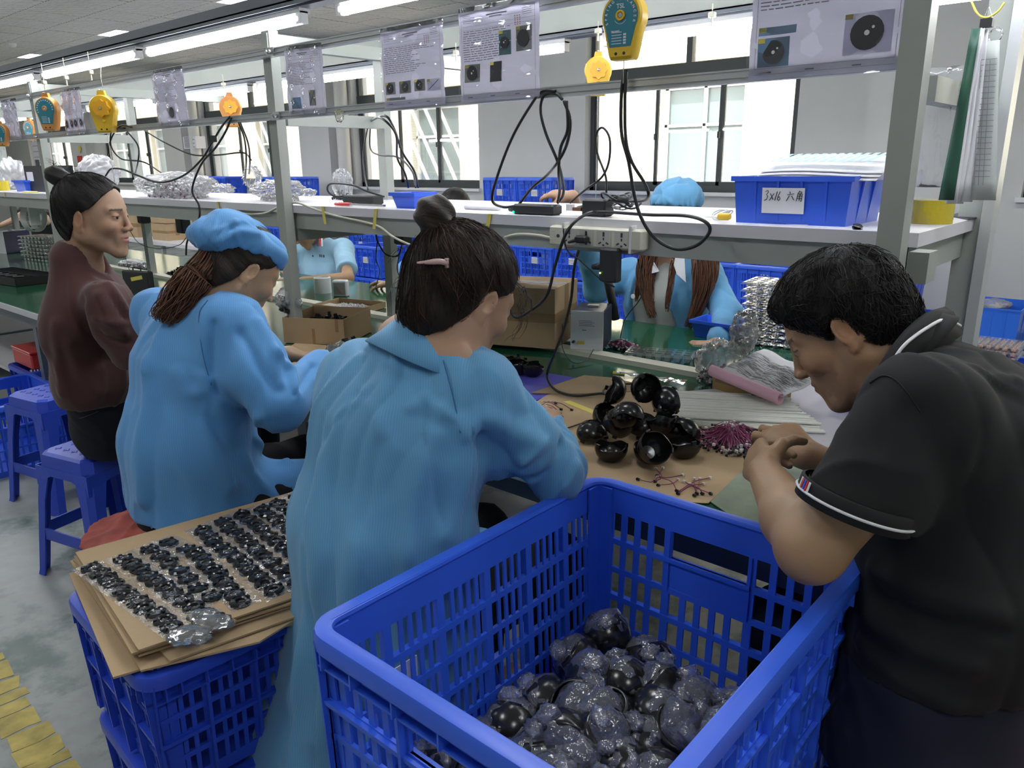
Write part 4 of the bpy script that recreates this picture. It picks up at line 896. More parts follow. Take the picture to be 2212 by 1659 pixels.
# ---------------------------------------------------------------- D: man in black polo, head bowed over the wires
def person_d():
    c = AD(1832, 720, 1.33); M = head_matrix(c, (-.77, -.20, -.60), (-.78, .0, .62), 1.02)
    p = thing('person', (-.10, 1.15, 0), 'seated person in a black polo shirt bent over small wires in the fingers', 'person')
    nb = AD(1990, 790, 1.28); ch = AD(2085, 960, 1.26); wa = AD(2085, 1270, 1.24); hp = AD(2005, 1530, 1.28); sd = Vector((.15, -1, 0)).normalized()
    sL, sR = AD(1990, 900, 1.09), AD(2010, 830, 1.48); eL = AD(1752, 1185, 1.12); wL = AD(1652, 1020, 1.34); eR = AD(1960, 1080, 1.5); wR = AD(1745, 985, 1.50)
    h = SD(); h.u(local(head_field(True), M)); h.u(s_rc(M @ Vector((-.035, 0, -.03)), nb+Vector((0, 0, -.01)), .055, .062), .03)
    h.u(s_sec(nb-Vector((0, 0, .05)), ch, sd, (.12, .07), (.16, .11)), .05); h.u(s_sec(ch, wa, sd, (.15, .11), (.14, .12)), .05); h.u(zclip(s_sec(wa, hp, sd, (.14, .12), (.155, .13)), .49), .05)
    limb(h, [sL, eL], [.056, .049], .02); h.u(s_rc(eL, eL.lerp(wL, .35), .046, .047), .02); h.u(s_rc(eL.lerp(wL, .35), wL, .046, .029), .02)
    limb(h, [sR, eR, wR], [.056, .046, .029], .02)
    hand_field(h, wL, AD(1625, 985, 1.44)-wL, (-.55, -.65, .35), -1, (.85, .9, .95, 1.0), tcurl=.45, s=1.02, tout=.9)
    hand_field(h, wR, AD(1700, 945, 1.55)-wR, (.0, -.35, .9), 1, (.55, .6, .75, .85), tcurl=.35, s=1.02, tout=.7)
    kn = [Vector((-.50, 1.46, .50)), Vector((-.42, 1.70, .50))]
    for i, k_ in enumerate(kn): limb(h, [hp+sd*(.08-.16*i)+Vector((0, 0, -.06)), k_, k_+Vector((0, 0, -.40))], [.085, .06, .045]); h.u(s_rc(k_+Vector((.02, 0, -.455)), k_+Vector((-.12, .03, -.465)), .036, .03), .02)
    body_mesh(p, [(h, *bounds(M, (-.15, -.13, -.2), (.13, .13, .16)), .0026), (h, tuple(min(a, b, d)-.09 for a, b, d in zip(eL, wL, wR)), (-.15, 1.62, 1.10), .0034), (h, (-.75, .8, .0), (.3, 2.0, 1.06), .014)], SK['d'], headc={h: M}, lip=(.26, .10, .08))
    eyes(M, p, (1, 0, -.4))
    g = SD(); g.u(s_sec(nb-Vector((-.02, 0, .055)), ch, sd, (.095, .07), (.205, .145))); g.u(s_sec(sL+Vector((.01, 0, 0)), sR, (0, 0, 1), (.068, .065), (.068, .065)), .07)
    g.u(s_sec(ch, wa, sd, (.205, .145), (.185, .155)), .07); g.u(s_sec(wa, hp+Vector((0, 0, .02)), sd, (.185, .155), (.18, .155)), .06)
    mL = AD(1838, 1108, 1.09); _ax = (AD(1797, 1206, 1.105)-mL).normalized(); _sl = s_rc(sL, mL+_ax*.05, .080, .080); _pl = s_plane(mL, _ax); g.u(lambda P: np.maximum(_sl(P), _pl(P)), .05); mR = sR.lerp(eR, .6); limb(g, [sR, mR], [.078, .074], .05)
    ax = _ax; hem = AD(1835, 1110, 1.07); sleeve_plane = s_plane(hem, ax); trunk = s_plane(sL.lerp(ch, .35), (-.6, 0, .2))
    g.d(s_rc(mL+ax*.042, mL+ax*.2, .060, .085), .003)
    hemz = AD(1990, 1530, 1.2); g.cut(s_plane(AD(1950, 1500, 1.15), (.10, 0, -1))); g.d(s_rc(nb+Vector((-.03, 0, .03)), nb+Vector((-.08, 0, .12)), .060, .08), .01)
    folds = [([(1990, 900), (2030, 980), (2060, 1080)], .03, -.008), ([(1890, 1230), (2000, 1290), (2150, 1320)], .018, .010), ([(1870, 1330), (1980, 1400), (2100, 1440)], .018, .009), ([(1900, 1280), (2020, 1345), (2160, 1370)], .014, -.008), ([(1860, 1390), (1950, 1470), (2060, 1520)], .016, .008), ([(2060, 760), (2110, 800), (2190, 820)], .014, .006)]
    o, V, N = garment('polo_shirt', p, m_polo, g, (-.62, .75, .5), (.35, 1.7, 1.32), .0068, .004, 21, folds, seams=([(1880, 830), (1905, 812), (1935, 820), (1965, 850), (1985, 890)],), seam_m=mat('black_thread', (.002, .002, .002), .9))
    # sleeve hem: white piping and red, blue, white tabs
    u = ax.orthogonal().normalized(); v = ax.cross(u); ce = mL-ax*.002
    ring = [ce+(u*math.cos(a)+v*math.sin(a))*.0815 for a in [2*PI*i/40 for i in range(40)]]
    B().tube([q-ax*.012 for q in ring], .0022, 6, closed=True).build('sleeve_piping', m_whitepl, o, smooth=True, label='white piping at the sleeve hem')
    b = B(); b.lathe([(.076, -.03), (.0805, -.028), (.0805, .0), (.070, .0), (.070, -.03)], 40, Matrix((u, v, ax)).transposed().to_4x4(), cap=False); b.v = [tuple(Vector(q)+ce) for q in b.v]; b.build('sleeve_cuff', m_polo, o, smooth=True)
    cd = (Vector((0, 0, HC))-ce); cd = (cd-ax*cd.dot(ax)).normalized(); up_ = ax.cross(cd)
    for i in range(5):
        a = .72+.07*i; d = (cd*math.cos(a+.12)+up_*math.sin(a+.12))
        q = ce+d*.0822; s2 = ax.cross(d); Mx = Matrix((s2, ax, d)).transposed().to_4x4(); Mx.translation = q-ax*.02
        B().cbox((0, 0, 0), (.0038, .016, .001), Mx).build('sleeve_tab', [m_whitepl, m_red, m_blue, m_red, m_whitepl][i], o)
    # collar with white edge
    axn = ((M @ Vector((-.035, 0, -.03)))-nb).normalized(); fc_ = Vector((-.6, -.15, -.75)); tc_ = (Vector((0, 0, HC))-nb).normalized(); co = shirt_collar(nb+axn*.016+tc_*.022-Vector((.0, 0, .0)), axn, fc_, .080, .072, m_polo, o, stand=.014, fall=.024, flare=.008, seed=4, drop=.0)
    upp = cat([AD(*q) for q in ((1862, 842, 1.20), (1893, 800, 1.19), (1925, 752, 1.19), (1960, 710, 1.21), (2000, 678, 1.25), (2040, 664, 1.31))], 6); lowp = cat([AD(*q) for q in ((1905, 828, 1.145), (1928, 782, 1.145), (1955, 744, 1.15), (2000, 710, 1.17), (2042, 690, 1.22), (2074, 704, 1.30))], 6)
    b = B(); b.grid([upp, [a_.lerp(b_, .5)+Vector((0, 0, .008))+(Vector((0, 0, HC))-a_).normalized()*.008 for a_, b_ in zip(upp, lowp)], lowp]); b.build('collar_flap', m_polo, o, solid=.003, smooth=True); b = B(); tk = cat([AD(*q) for q in ((1935, 870, 1.17), (1965, 820, 1.17), (1995, 780, 1.18), (2040, 750, 1.20), (2068, 730, 1.26), (2078, 722, 1.31))], 6); b.grid([[q_-(Vector((0, 0, HC))-q_).normalized()*.004 for q_ in lowp], tk]); b.build('collar_yoke', m_polo, o, solid=.003, smooth=True); B().tube(lowp, .0028, 6).build('collar_piping', m_whitepl, o, smooth=True, label='white piping on the collar edge')
    t = SD(); t.u(zclip(s_sec(hp+Vector((0, 0, .08)), hp+Vector((0, 0, -.05)), sd, (.165, .145), (.17, .15)), .478))
    for i, k_ in enumerate(kn): limb(t, [hp+sd*(.08-.16*i)+Vector((0, 0, -.06)), k_, k_+Vector((0, 0, -.38))], [.115, .082, .07], .04)
    t.cut(s_plane((0, 0, .08), (0, 0, -1))); garment('trousers', p, cloth_mat('navy_trousers', (.008, .010, .026), rough=.9, sheen=0.), t, (-.75, .8, .04), (.35, 2.0, .8), .009, .003, 2, label='dark navy trousers')
    hr = hair_cap(M, p, m_hair1, lambda b: (b.u(s_el((.0, 0, .075), (.088, .08, .056)), .03)), bun=(-.05, -.01, .12), thick=.011, h=.0036, groove=.0022, line=([-.13, -.085, -.05, -.02, .0, .02, .045, .07, .09, .11, .15], [-.11, -.095, -.055, -.02, .012, .030, .048, .074, .092, .10, .13]), n_gr=60)
    fine_strands(hr, M, m_hair1, 2600, .042, 6, pole=(-.05, -.01, .125), away=True, curl=.38, out=(.0003, .0045), r=.0007)
person_d()
# ================================================================== crates, stools, cardboard
def crate(loc, W, D, H, label, group=None, m=m_blue, nw=6, nd=4, rows=5, slots=4, rz=0, handle='w', lite=False, cat_='crate', name='plastic_crate', lab=None):
    """open lattice crate; local origin at the floor centre. W along x, D along y"""
    t = thing(name, loc, label, cat_, group, rz); w2, d2 = W/2, D/2; th = .004; tp = .014
    def wall(side, L, n, hand):
        # builds in (s, z) then maps; o = outward coordinate
        def Mx():
            if side == 'xn': return lambda s_, o, z: (-w2+tp*(1-z/H)-o, s_, z)
            if side == 'xp': return lambda s_, o, z: (w2-tp*(1-z/H)+o, s_, z)
            if side == 'yn': return lambda s_, o, z: (s_, -d2+tp*(1-z/H)-o, z)
            return lambda s_, o, z: (s_, d2-tp*(1-z/H)+o, z)
        f = Mx(); b = B()
        def bx(s0, s1, o0, o1, z0, z1):
            vs = [f(s_, o, z) for z in (z0, z1) for s_, o in ((s0, o0), (s1, o0), (s1, o1), (s0, o1))]
            b.add(vs, [(3, 2, 1, 0), (4, 5, 6, 7), (0, 1, 5, 4), (1, 2, 6, 5), (2, 3, 7, 6), (3, 0, 4, 7)])
        zt, zb = H-.062, .03; bx(-L/2, L/2, -.002, .002, zt, H); bx(-L/2, L/2, -.002, .002, 0, zb)
        rh = (zt-zb)/rows; pw = L/n
        for r in range(1, rows): bx(-L/2, L/2, -.003, .0035, zb+r*rh-.006, zb+r*rh+.006)
        for i in range(n+1):
            s0 = -L/2+i*pw; a = max(-L/2, s0-.008); c_ = min(L/2, s0+.008)
            bx(a, c_, -.002, .002, zb, zt)
            if i in (0, n): bx(*((-L/2, -L/2+.022) if i == 0 else (L/2-.022, L/2)), -.002, .002, zb, zt)
        for i in range(n+1):
            s0 = -L/2+i*pw; a = max(-L/2, s0-.003); c_ = min(L/2, s0+.003); bx(a, c_, .0, .015, .0, H-.02)      # outside rib
        for z0 in (zb+rh*2, zb+rh*4): 
            if z0 < H-.07 and not lite: bx(-L/2, L/2, .002, .012, z0-.004, z0+.004)
        hw = pw*(n//2 if n > 3 else 1)*.5
        for i in range(n):
            s0 = -L/2+i*pw; sw = (pw-.016)/slots
            for k in range(1, slots):
                s1 = s0+.008+k*sw
                if hand and abs(s1) < hw: zz = zt-2*rh if not lite else zt-rh
                else: zz = zt
                bx(s1-sw*.21, s1+sw*.21, -.002, .002, zb, zz)
        if hand:
            z1 = zt-.055*(H/.4); bx(-hw, hw, -.002, .002, zt-2*rh, z1); bx(-hw, hw, -.008, .004, z1-.008, z1); bx(-hw, -hw+.006, -.006, .003, zt-2*rh, zt); bx(hw-.006, hw, -.006, .003, zt-2*rh, zt)
        return b.build('end_panel' if hand else 'side_panel', m, t, world=False)
    wall('xn', D, nd if handle != 'x' else nd, handle == 'x'); wall('xp', D, nd, handle == 'x'); wall('yn', W, nw, handle == 'y'); wall('yp', W, nw, handle == 'y')
    # rounded rim
    rr_, rim = .030, B(); prof = [(-.006, 0), (-.004, .005), (.008, .007), (.020, .005), (.023, -.002), (.022, -.022), (.018, -.022), (.018, -.006), (-.002, -.006)]
    path = []
    for (cx_, cy_, a0) in ((w2-rr_, d2-rr_, 0), (-w2+rr_, d2-rr_, PI/2), (-w2+rr_, -d2+rr_, PI), (w2-rr_, -d2+rr_, 1.5*PI)):
        for i in range(6): a = a0+PI/2*i/5; path.append((cx_, cy_, math.cos(a), math.sin(a)))
    k = len(prof); n_ = len(path)
    for (cx_, cy_, ca, sa) in path:
        for o, z in prof: rim.v.append((cx_+ca*(rr_+o), cy_+sa*(rr_+o), H+z-.006))
    for i in range(n_):
        for j in range(k): rim.f.append((i*k+j, ((i+1) % n_)*k+j, ((i+1) % n_)*k+(j+1) % k, i*k+(j+1) % k))
    ro = rim.build('rim', m, t, world=False); autosmooth(ro, 35)
    gs = B()
    if not lite:
        for sx in (-1, 1):
            for i in range(nd*2+1): y = -d2+D*i/(nd*2); y = max(-d2+.02, min(d2-.02, y)); gs.box((min(sx*w2, sx*(w2+.019)), y-.0015, H-.058), (max(sx*w2, sx*(w2+.019)), y+.0015, H-.004))
        for sy in (-1, 1):
            for i in range(nw*2+1): x = -w2+W*i/(nw*2); x = max(-w2+.02, min(w2-.02, x)); gs.box((x-.0015, min(sy*d2, sy*(d2+.019)), H-.058), (x+.0015, max(sy*d2, sy*(d2+.019)), H-.004))
        gs.box((-w2-.012, -d2, H-.062), (-w2+.002, d2, H-.058)); gs.box((w2-.002, -d2, H-.062), (w2+.012, d2, H-.058)); gs.box((-w2, -d2-.012, H-.062), (w2, -d2+.002, H-.058)); gs.box((-w2, d2-.002, H-.062), (w2, d2+.012, H-.058))
        gs.build('rim_rib', m, t, world=False, kind='stuff')
    for sx in (-1, 1):
        for sy in (-1, 1):
            q = B(); x, y = sx*(w2-tp*.5), sy*(d2-tp*.5)
            q.box((min(x, x-sx*.035), min(y, y-sy*.004), 0), (max(x, x-sx*.035), max(y, y-sy*.004), H-.01)); q.box((min(x, x-sx*.004), min(y, y-sy*.035), 0), (max(x, x-sx*.004), max(y, y-sy*.035), H-.01))
            q.build('corner_post', m, t, world=False)
    B().box((-w2+tp, -d2+tp, 0), (w2-tp, d2-tp, .006)).build('base', m, t, world=False)
    if lab:
        sd_, s0, z0, w_, h_ = lab
        if sd_ == 'yn': B().cbox((s0, -d2-.003, z0), (w_, .002, h_)).build('paper_label', m_whitep, t, world=False)
        if sd_ == 'xn': B().cbox((-w2-.004, s0, z0), (.002, w_, h_)).build('paper_label', m_whitep, t, world=False)
        if sd_ == 'yn':
            for r in range(4): B().cbox((s0, -d2-.0045, z0+h_*(.3-.2*r)), (w_*.8, .001, h_*.05)).build('print_line', m_ink, t, world=False)
    return t
# big crate: upper one open, standing on another
CX0, CX1, CY0, CY1 = -.858, -.309, .525, 1.243; CT = .82
cxm, cym = (CX0+CX1)/2, (CY0+CY1)/2
crate((cxm, cym, CT-.41), CX1-CX0-.03, CY1-CY0-.03, .41, 'big open blue crate full of bagged black shells, top of its stack', m=m_blue, nw=3, nd=6, rows=5, slots=5, handle='y', lab=('xn', -.21, .2, .09, .12))
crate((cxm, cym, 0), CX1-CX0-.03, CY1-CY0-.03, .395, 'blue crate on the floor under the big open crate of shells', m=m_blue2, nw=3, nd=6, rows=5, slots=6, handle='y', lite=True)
# crate under the cardboard: two, stacked
k2 = (-1.445, .755); rz2 = -.07
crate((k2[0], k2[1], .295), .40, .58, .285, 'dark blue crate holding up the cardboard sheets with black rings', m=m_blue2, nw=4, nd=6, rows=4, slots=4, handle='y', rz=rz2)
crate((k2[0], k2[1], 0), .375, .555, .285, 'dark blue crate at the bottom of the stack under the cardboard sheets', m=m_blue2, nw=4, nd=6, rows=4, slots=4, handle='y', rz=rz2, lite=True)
# crates at the left edge of the photograph, beside the stools
crate((-4.45, 1.12, 0), .58, .42, .36, 'blue crate on the floor behind the blue stools', m=m_blue, nw=5, nd=4, rows=5, slots=4, handle='x')
crate((-4.30, 1.72, .2), .50, .36, .24, 'small blue crate under the bench below a red box', m=m_blue2, nw=4, nd=3, rows=3, slots=4, lite=True)
rb = thing('red_box', AT(90, 770, y=1.55), 'red plastic box resting on a blue crate under the bench', 'box')
q = AT(90, 770, y=1.55); b = B(); b.box((q.x-.18, q.y-.10, q.z-.045), (q.x+.14, q.y+.12, q.z+.05), bev=.008); b.build('box_body', m_red, rb)
B().box((q.x-.185, q.y-.105, q.z+.05), (q.x+.145, q.y+.125, q.z+.062), bev=.004).build('lid', m_red, rb)
crate((q.x-.02, q.y+.01, q.z-.045-.24), .34, .26, .235, 'blue crate carrying the red box', m=m_blue2, nw=4, nd=3, rows=3, slots=4, lite=True)

# ---- stools
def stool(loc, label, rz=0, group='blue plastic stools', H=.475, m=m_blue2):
    t = thing('plastic_stool', loc, label, 'stool', group, rz); a, bq = .135, .185
    def sq(s, z, ch=.03):
        c_ = ch; return [(x, y, z) for x, y in ((s-c_, -s), (s, -s+c_), (s, s-c_), (s-c_, s), (-s+c_, s), (-s, s-c_), (-s, -s+c_), (-s+c_, -s))]
    b = B(); r0, r1, r2, r3 = sq(a-.012, H), sq(a, H-.008), sq(a+.006, H-.05), sq(a-.02, H); b.v += r0+r1+r2
    b.f.append(tuple(range(8)))
    for r in range(2):
        for i in range(8): b.f.append((r*8+i, (r+1)*8+i, (r+1)*8+(i+1) % 8, r*8+(i+1) % 8))
    b.build('seat', m, t, world=False)
    gp = B()
    for i in range(5):
        for j in range(4):
            x, y = -.09+.045*i+(.012 if j % 2 else 0), -.08+.053*j
            gp.box((x-.012, y-.003, H), (x+.012, y+.003, H+.0016)); gp.box((x-.003, y-.012, H), (x+.003, y+.012, H+.0016))
    gp.build('seat_grip', m, t, world=False, kind='stuff')
    for sx in (-1, 1):
        for sy in (-1, 1):
            L = B(); ring = []
            for z, o, w in ((H-.05, a+.006, .075), (.30, a+.022, .056), (0.02, bq, .050), (.0, bq+.004, .052)):
                x, y = sx*o, sy*o; cc_ = .018
                ring.append([(x, y-sy*w, z), (x, y-sy*cc_, z), (x-sx*cc_, y, z), (x-sx*w, y, z), (x-sx*w, y-sy*.006, z), (x-sx*(cc_+.004), y-sy*.006, z), (x-sx*.006, y-sy*(cc_+.004), z), (x-sx*.006, y-sy*w, z)])
            for r in ring: L.v += r
            for k in range(3):
                for i in range(8):
                    q = (k*8+i, k*8+(i+1) % 8, (k+1)*8+(i+1) % 8, (k+1)*8+i); L.f.append(q if sx*sy > 0 else q[::-1])
            L.build('leg', m, t, world=False)
    for k, (dx, dy) in enumerate(((0, -1), (0, 1), (-1, 0), (1, 0))):
        o = a+.033; M = Matrix.Translation((0, 0, 0)) @ Matrix.Rotation({0: 0, 1: PI, 2: -PI/2, 3: PI/2}[k], 4, 'Z')
        S_ = B(); pts = [(-o+.03, .145), (o-.03, .145), (o-.045, .19), (-o+.045, .19)]
        S_.ngon(pts, .006, M @ Matrix(((1, 0, 0, 0), (0, 0, -1, -o+.006), (0, 1, 0, 0), (0, 0, 0, 1)))); S_.build('stretcher', m, t, world=False)
        A_ = B(); e = a+.007; n_ = 10; vs = []
        for i in range(n_+1):
            u = -1+2*i/n_; x = u*(e-.0); zz = H-.05-.045*max(0, (abs(u)-.42)/.58)**1.2-.03
            vs.append((x, -e, H-.05)); vs.append((x, -e-.003, zz))
        S2 = B(); S2.add([M @ Vector(v) for v in vs], [(2*i, 2*i+1, 2*i+3, 2*i+2) for i in range(n_)]); S2.build('apron', m, t, world=False, solid=.004)
    return t
stool((-2.90, .985, 0), 'blue plastic stool under the person in the maroon cardigan', rz=.25)
stool((-3.72, 1.13, 0), 'empty blue plastic stool behind the cardigan wearer\'s stool', rz=.2, H=.50)
stool((-1.95, .84, 0), 'blue plastic stool with a pink cushion, under the person in the cap', rz=.1)
stool((-1.05, .88, 0), 'blue plastic stool hidden under the long coat of the person with the bun', rz=0, H=.46)
stool((-.06, 1.17, 0), 'blue plastic stool under the man in the black polo', rz=.1, H=.44)
# pink-red cushions
def cushion(c, r, label, m):
    V, F = net(lambda P: s_el(c, r)(P)+.004*np.sin(P[:, 0]*60)*np.sin(P[:, 1]*55+1), tuple(a-b*1.2 for a, b in zip(c, r)), tuple(a+b*1.2 for a, b in zip(c, r)), .008)
    N = normals(V, F); V = wrinkle(V, N, .008, 1.5, 4, (1, 1, 1)); t = thing('seat_cushion', c, label, 'cushion'); mesh_np('cover', V, F, m, t)
m_pink = mat('faded_red_cloth', (.42, .09, .075), .7, var=.25, vscale=16)
cushion((-1.99, .80, .497), (.185, .19, .030), 'faded red cushion in clear wrap on the stool of the person in the cap', m_pink)
cushion((-.01, 1.15, .465), (.21, .21, .045), 'red cushion on the stool of the man in the black polo', m_pink)

# ---- stack of cardboard sheets with strips of bagged black rings
cs = thing('cardboard_stack', (-1.5, .7, .585), 'stack of large cardboard sheets on blue crates, strips of black rings on top', 'cardboard')
def sheet(pts, z, m=m_card, th=.004):
    P = [AT(x, y, z=z) for x, y in pts]; b = B(); b.ngon([(p.x, p.y) for p in P], th, Matrix.Translation((0, 0, z))); o = b.build('cardboard_sheet', m, cs); return P
zz = .585
lay = [([(150, 1242), (245, 1467), (700, 1330), (600, 1100)], 0), ([(152, 1215), (305, 1452), (560, 1390), (720, 1290), (600, 1090)], .006), ([(158, 1212), (368, 1432), (640, 1335), (720, 1280), (600, 1085)], .012), ([(163, 1208), (300, 1420), (700, 1290), (660, 1070)], .018), ([(160, 1204), (285, 1416), (700, 1285), (655, 1072)], .026), ([(163, 1196), (300, 1408), (712, 1268), (652, 1060)], .034)]
for pts, dz in lay: sheet(pts, zz+dz)
ZT = zz+.038
f_strip = film('thin_strip_film', (.85, .86, .86), op=.02, gloss=.16, rough=.07, bump=.35, bscale=90)
def ring_mesh():
    b = B(); b.lathe([(.0095, .001), (.0095, .006), (.0125, .008), (.018, .007), (.0215, .003), (.0215, 0), (.0095, 0)], 18)
    for a in (.4, 2.2, 4.1, 5.3): b.cbox((0, 0, 0), (.006, .007, .008), Matrix.Rotation(a, 4, 'Z') @ Matrix.Translation((.0175, 0, .005)))
    return b
rings = []
cols_ = [((200, 1232), (395, 1372), 12), ((268, 1210), (462, 1345), 11), ((325, 1190), (455, 1292), 7), ((368, 1176), (400, 1190), 2), ((424, 1198), (522, 1302), 9), ((436, 1150), (592, 1278), 11), ((482, 1130), (640, 1262), 11), ((522, 1115), (668, 1225), 10), ((566, 1103), (672, 1180), 8), ((600, 1090), (672, 1138), 6), ((640, 1074), (675, 1095), 3)]
rs = random.Random(3); proto = None; fproto = None
for ci, (p0, p1, n_) in enumerate(cols_):
    A0, A1 = AT(*p0, z=ZT), AT(*p1, z=ZT); d = (A1-A0).normalized(); w = Vector((-d.y, d.x, 0))*.030; e = d*.03
    f = B(); rows_ = []; m_ = n_*3
    for i in range(m_+1):
        q = (A0-e).lerp(A1+e, i/m_); rows_.append([q-w+Vector((0, 0, .0015+rs.uniform(0, .003))), q-w*.5+Vector((0, 0, .004+rs.uniform(-.002, .004))), q+w*.5+Vector((0, 0, .004+rs.uniform(-.002, .004))), q+w+Vector((0, 0, .0015+rs.uniform(0, .003)))])
    f.grid(rows_); single(f, 'film_strip', f_strip, 'clear film over black rings, %s' % ['at the outer corner of the cardboard', 'second from the outer corner', 'third from the outer corner', 'short one ahead of the third', 'just past the short row', 'sixth from the outer corner', 'seventh from the outer corner', 'eighth from the outer corner', 'ninth from the outer corner', 'tenth from the outer corner', 'last row, beside the long coat'][ci], 'film', 'clear film strips on the cardboard', loc=A0)
    for i in range(n_):
        q = A0.lerp(A1, i/max(1, n_-1))+Vector((rs.uniform(-.003, .003), rs.uniform(-.003, .003), .0006)); rot = (rs.uniform(-.06, .06)+.12, rs.uniform(-.06, .06), rs.uniform(0, 6))
        if proto is None:
            proto = ring_mesh().build('plastic_ring', m_black, None); proto.location = q; proto.rotation_euler = rot
            tag(proto, 'small glossy black plastic ring in a wrapped row on the cardboard', 'ring', 'black rings in rows on the cardboard')
        else: copy_tree(proto, q, rot=rot)
# crumpled end of the wrap hanging over the edge
def crumple(name, c, r, m, seed, amp=.25, h=None, parent=None, lo=None, open_top=0., sub=3, fold_=7):
    rs_ = np.random.RandomState(seed); import bmesh
    bm = bmesh.new(); bmesh.ops.create_icosphere(bm, subdivisions=sub, radius=1); V = np.array([v.co[:] for v in bm.verts]); F = [[v.index for v in f.verts] for f in bm.faces]; bm.free()
    d = np.zeros(len(V))
    for k in range(12):
        u = rs_.normal(size=3); u /= np.linalg.norm(u); d += np.abs(np.sin(V@u*rs_.uniform(fold_*.4, fold_*1.8)+rs_.uniform(0, 6)))*rs_.uniform(.4, 1)/(1+k*.25)
    d = d/d.max(); V = V*(1-amp*d[:, None]); V = V*np.array(r)+np.array(c)
    return V, np.array(F)
for i, (px, py, s_) in enumerate(((462, 1345, 1.), (408, 1372, 1.1), (440, 1330, .8))):
    q = AT(px, py, z=ZT+.012); V, F = crumple('x', (0, 0, 0), (.055*s_, .04*s_, .016), f_box, 40+i, .45); o = mesh_np('film_end', V, F, f_box, None, smooth=False); o.location = q; o.rotation_euler = (0, .1, .9)
    tag(o, ['crumpled film end on the cardboard edge', 'crumpled film end at the corner row of rings', 'small crumple of film between the ring rows'][i], 'film')

# ---- bagged black shells in the big crate: black half shell inside a crumpled clear bag
sh = B(); sh.lathe([(.002, -.045)]+[(.048*math.sin(a), -.048*math.cos(a)) for a in [i*PI/20 for i in range(1, 15)]]+[(.0445*math.sin(a), -.0445*math.cos(a)) for a in [i*PI/20 for i in range(14, 0, -1)]]+[(.002, -.041)], 24); sh.smooth = True
protos = []
rs = random.Random(12)
H0 = CT-.41
fillz = lambda x, y: H0+.045+.11*max(0, min(1, (y-.62)/.5))*0+.13-.08*max(0, (y-.55))*0
spots_ = []
for (px, py) in [(1310, 1370), (1245, 1425), (1400, 1425), (1280, 1470), (1350, 1480), (1425, 1490), (1180, 1520), (1250, 1530), (1310, 1550), (1420, 1545), (1500, 1525), (1105, 1570), (1215, 1600), (1300, 1600), (1390, 1610), (1465, 1580), (1150, 1640), (1060, 1610), (1260, 1655), (1340, 1660), (960, 1650), (1500, 1620), (1040, 1680), (1190, 1700), (1420, 1690), (1110, 1730), (1560, 1600), (1300, 1740), (1600, 1560)]:
    spots_.append((px, py))
g_ = 'bagged shells in the big crate'
words_ = ['at the far corner of the heap', 'below the topmost, against the side', 'beside the topmost one', 'second tier of the heap', 'mid heap, wedged upright', 'beside the end wall', 'against the coat-side wall', 'mid heap, under its fold', 'in the middle of the heap', 'with a puffed clear top', 'under the man\'s side rim', 'with open mouth facing up, by the side wall', 'large and puffed near the rim', 'twisted shut near the rim', 'creased, close to the near corner', 'shiny, on the man\'s side', 'low, by the cut rim', 'at the side wall below the open one', 'lower middle', 'lower middle, beside the twisted one', 'lowest at the near side', 'on the man\'s side, low', 'low by the label panel', 'low in the middle', 'low under the rim corner', 'lowest one by the near wall', 'tucked at the man\'s side', 'bottom of the heap', 'tucked under the side rim']
for i, (px, py) in enumerate(spots_):
    t_ = (py-1370)/330; z = .60+.0*t_-(.045 if i in (6, 11, 17, 20) else 0)-(.02 if py > 1600 else 0)+(.03 if i == 0 else 0)-(.015*max(0, (1400-py)/40))
    z = {0: .56, 1: .545, 2: .535}.get(i, z-.0)
    q = AT(px, py, z=z); q.x = max(CX0+.075, min(CX1-.075, q.x)); q.y = max(CY0+.075, min(CY1-.075, q.y))
    v = i % 5
    if i < 5:
        t = thing('bagged_shell', q, 'x', 'bagged shell', g_)
        o = sh.build('black_shell', m_black, t, world=False); o.rotation_euler = ((.5, -.6, .9, .1, 2.6)[v], (.3, .5, -.4, -.3, .4)[v], 0)
        V, F = crumple('b', (0, 0, .004), ((.062, .058, .060), (.058, .064, .056), (.066, .055, .058), (.058, .056, .068), (.060, .062, .058))[v], f_bag2, 60+v, .34, sub=3, fold_=8)
        me = mesh_np('clear_bag', V, F, f_bag2, t, world=False, smooth=False); me.rotation_euler = (0, 0, v)
        V, F = crumple('b', (0, .02, .045), (.035, .028, .022), f_bag2, 80+v, .6, sub=3, fold_=12); o2 = mesh_np('bag_twist', V, F, f_bag2, t, world=False, smooth=False)
        protos.append(t)
    else: t = copy_tree(protos[v], q)
    t['label'] = 'black shell in a clear crumpled bag, '+words_[i]; t.rotation_euler = (rs.uniform(-.5, .5), rs.uniform(-.5, .5), rs.uniform(0, 6))
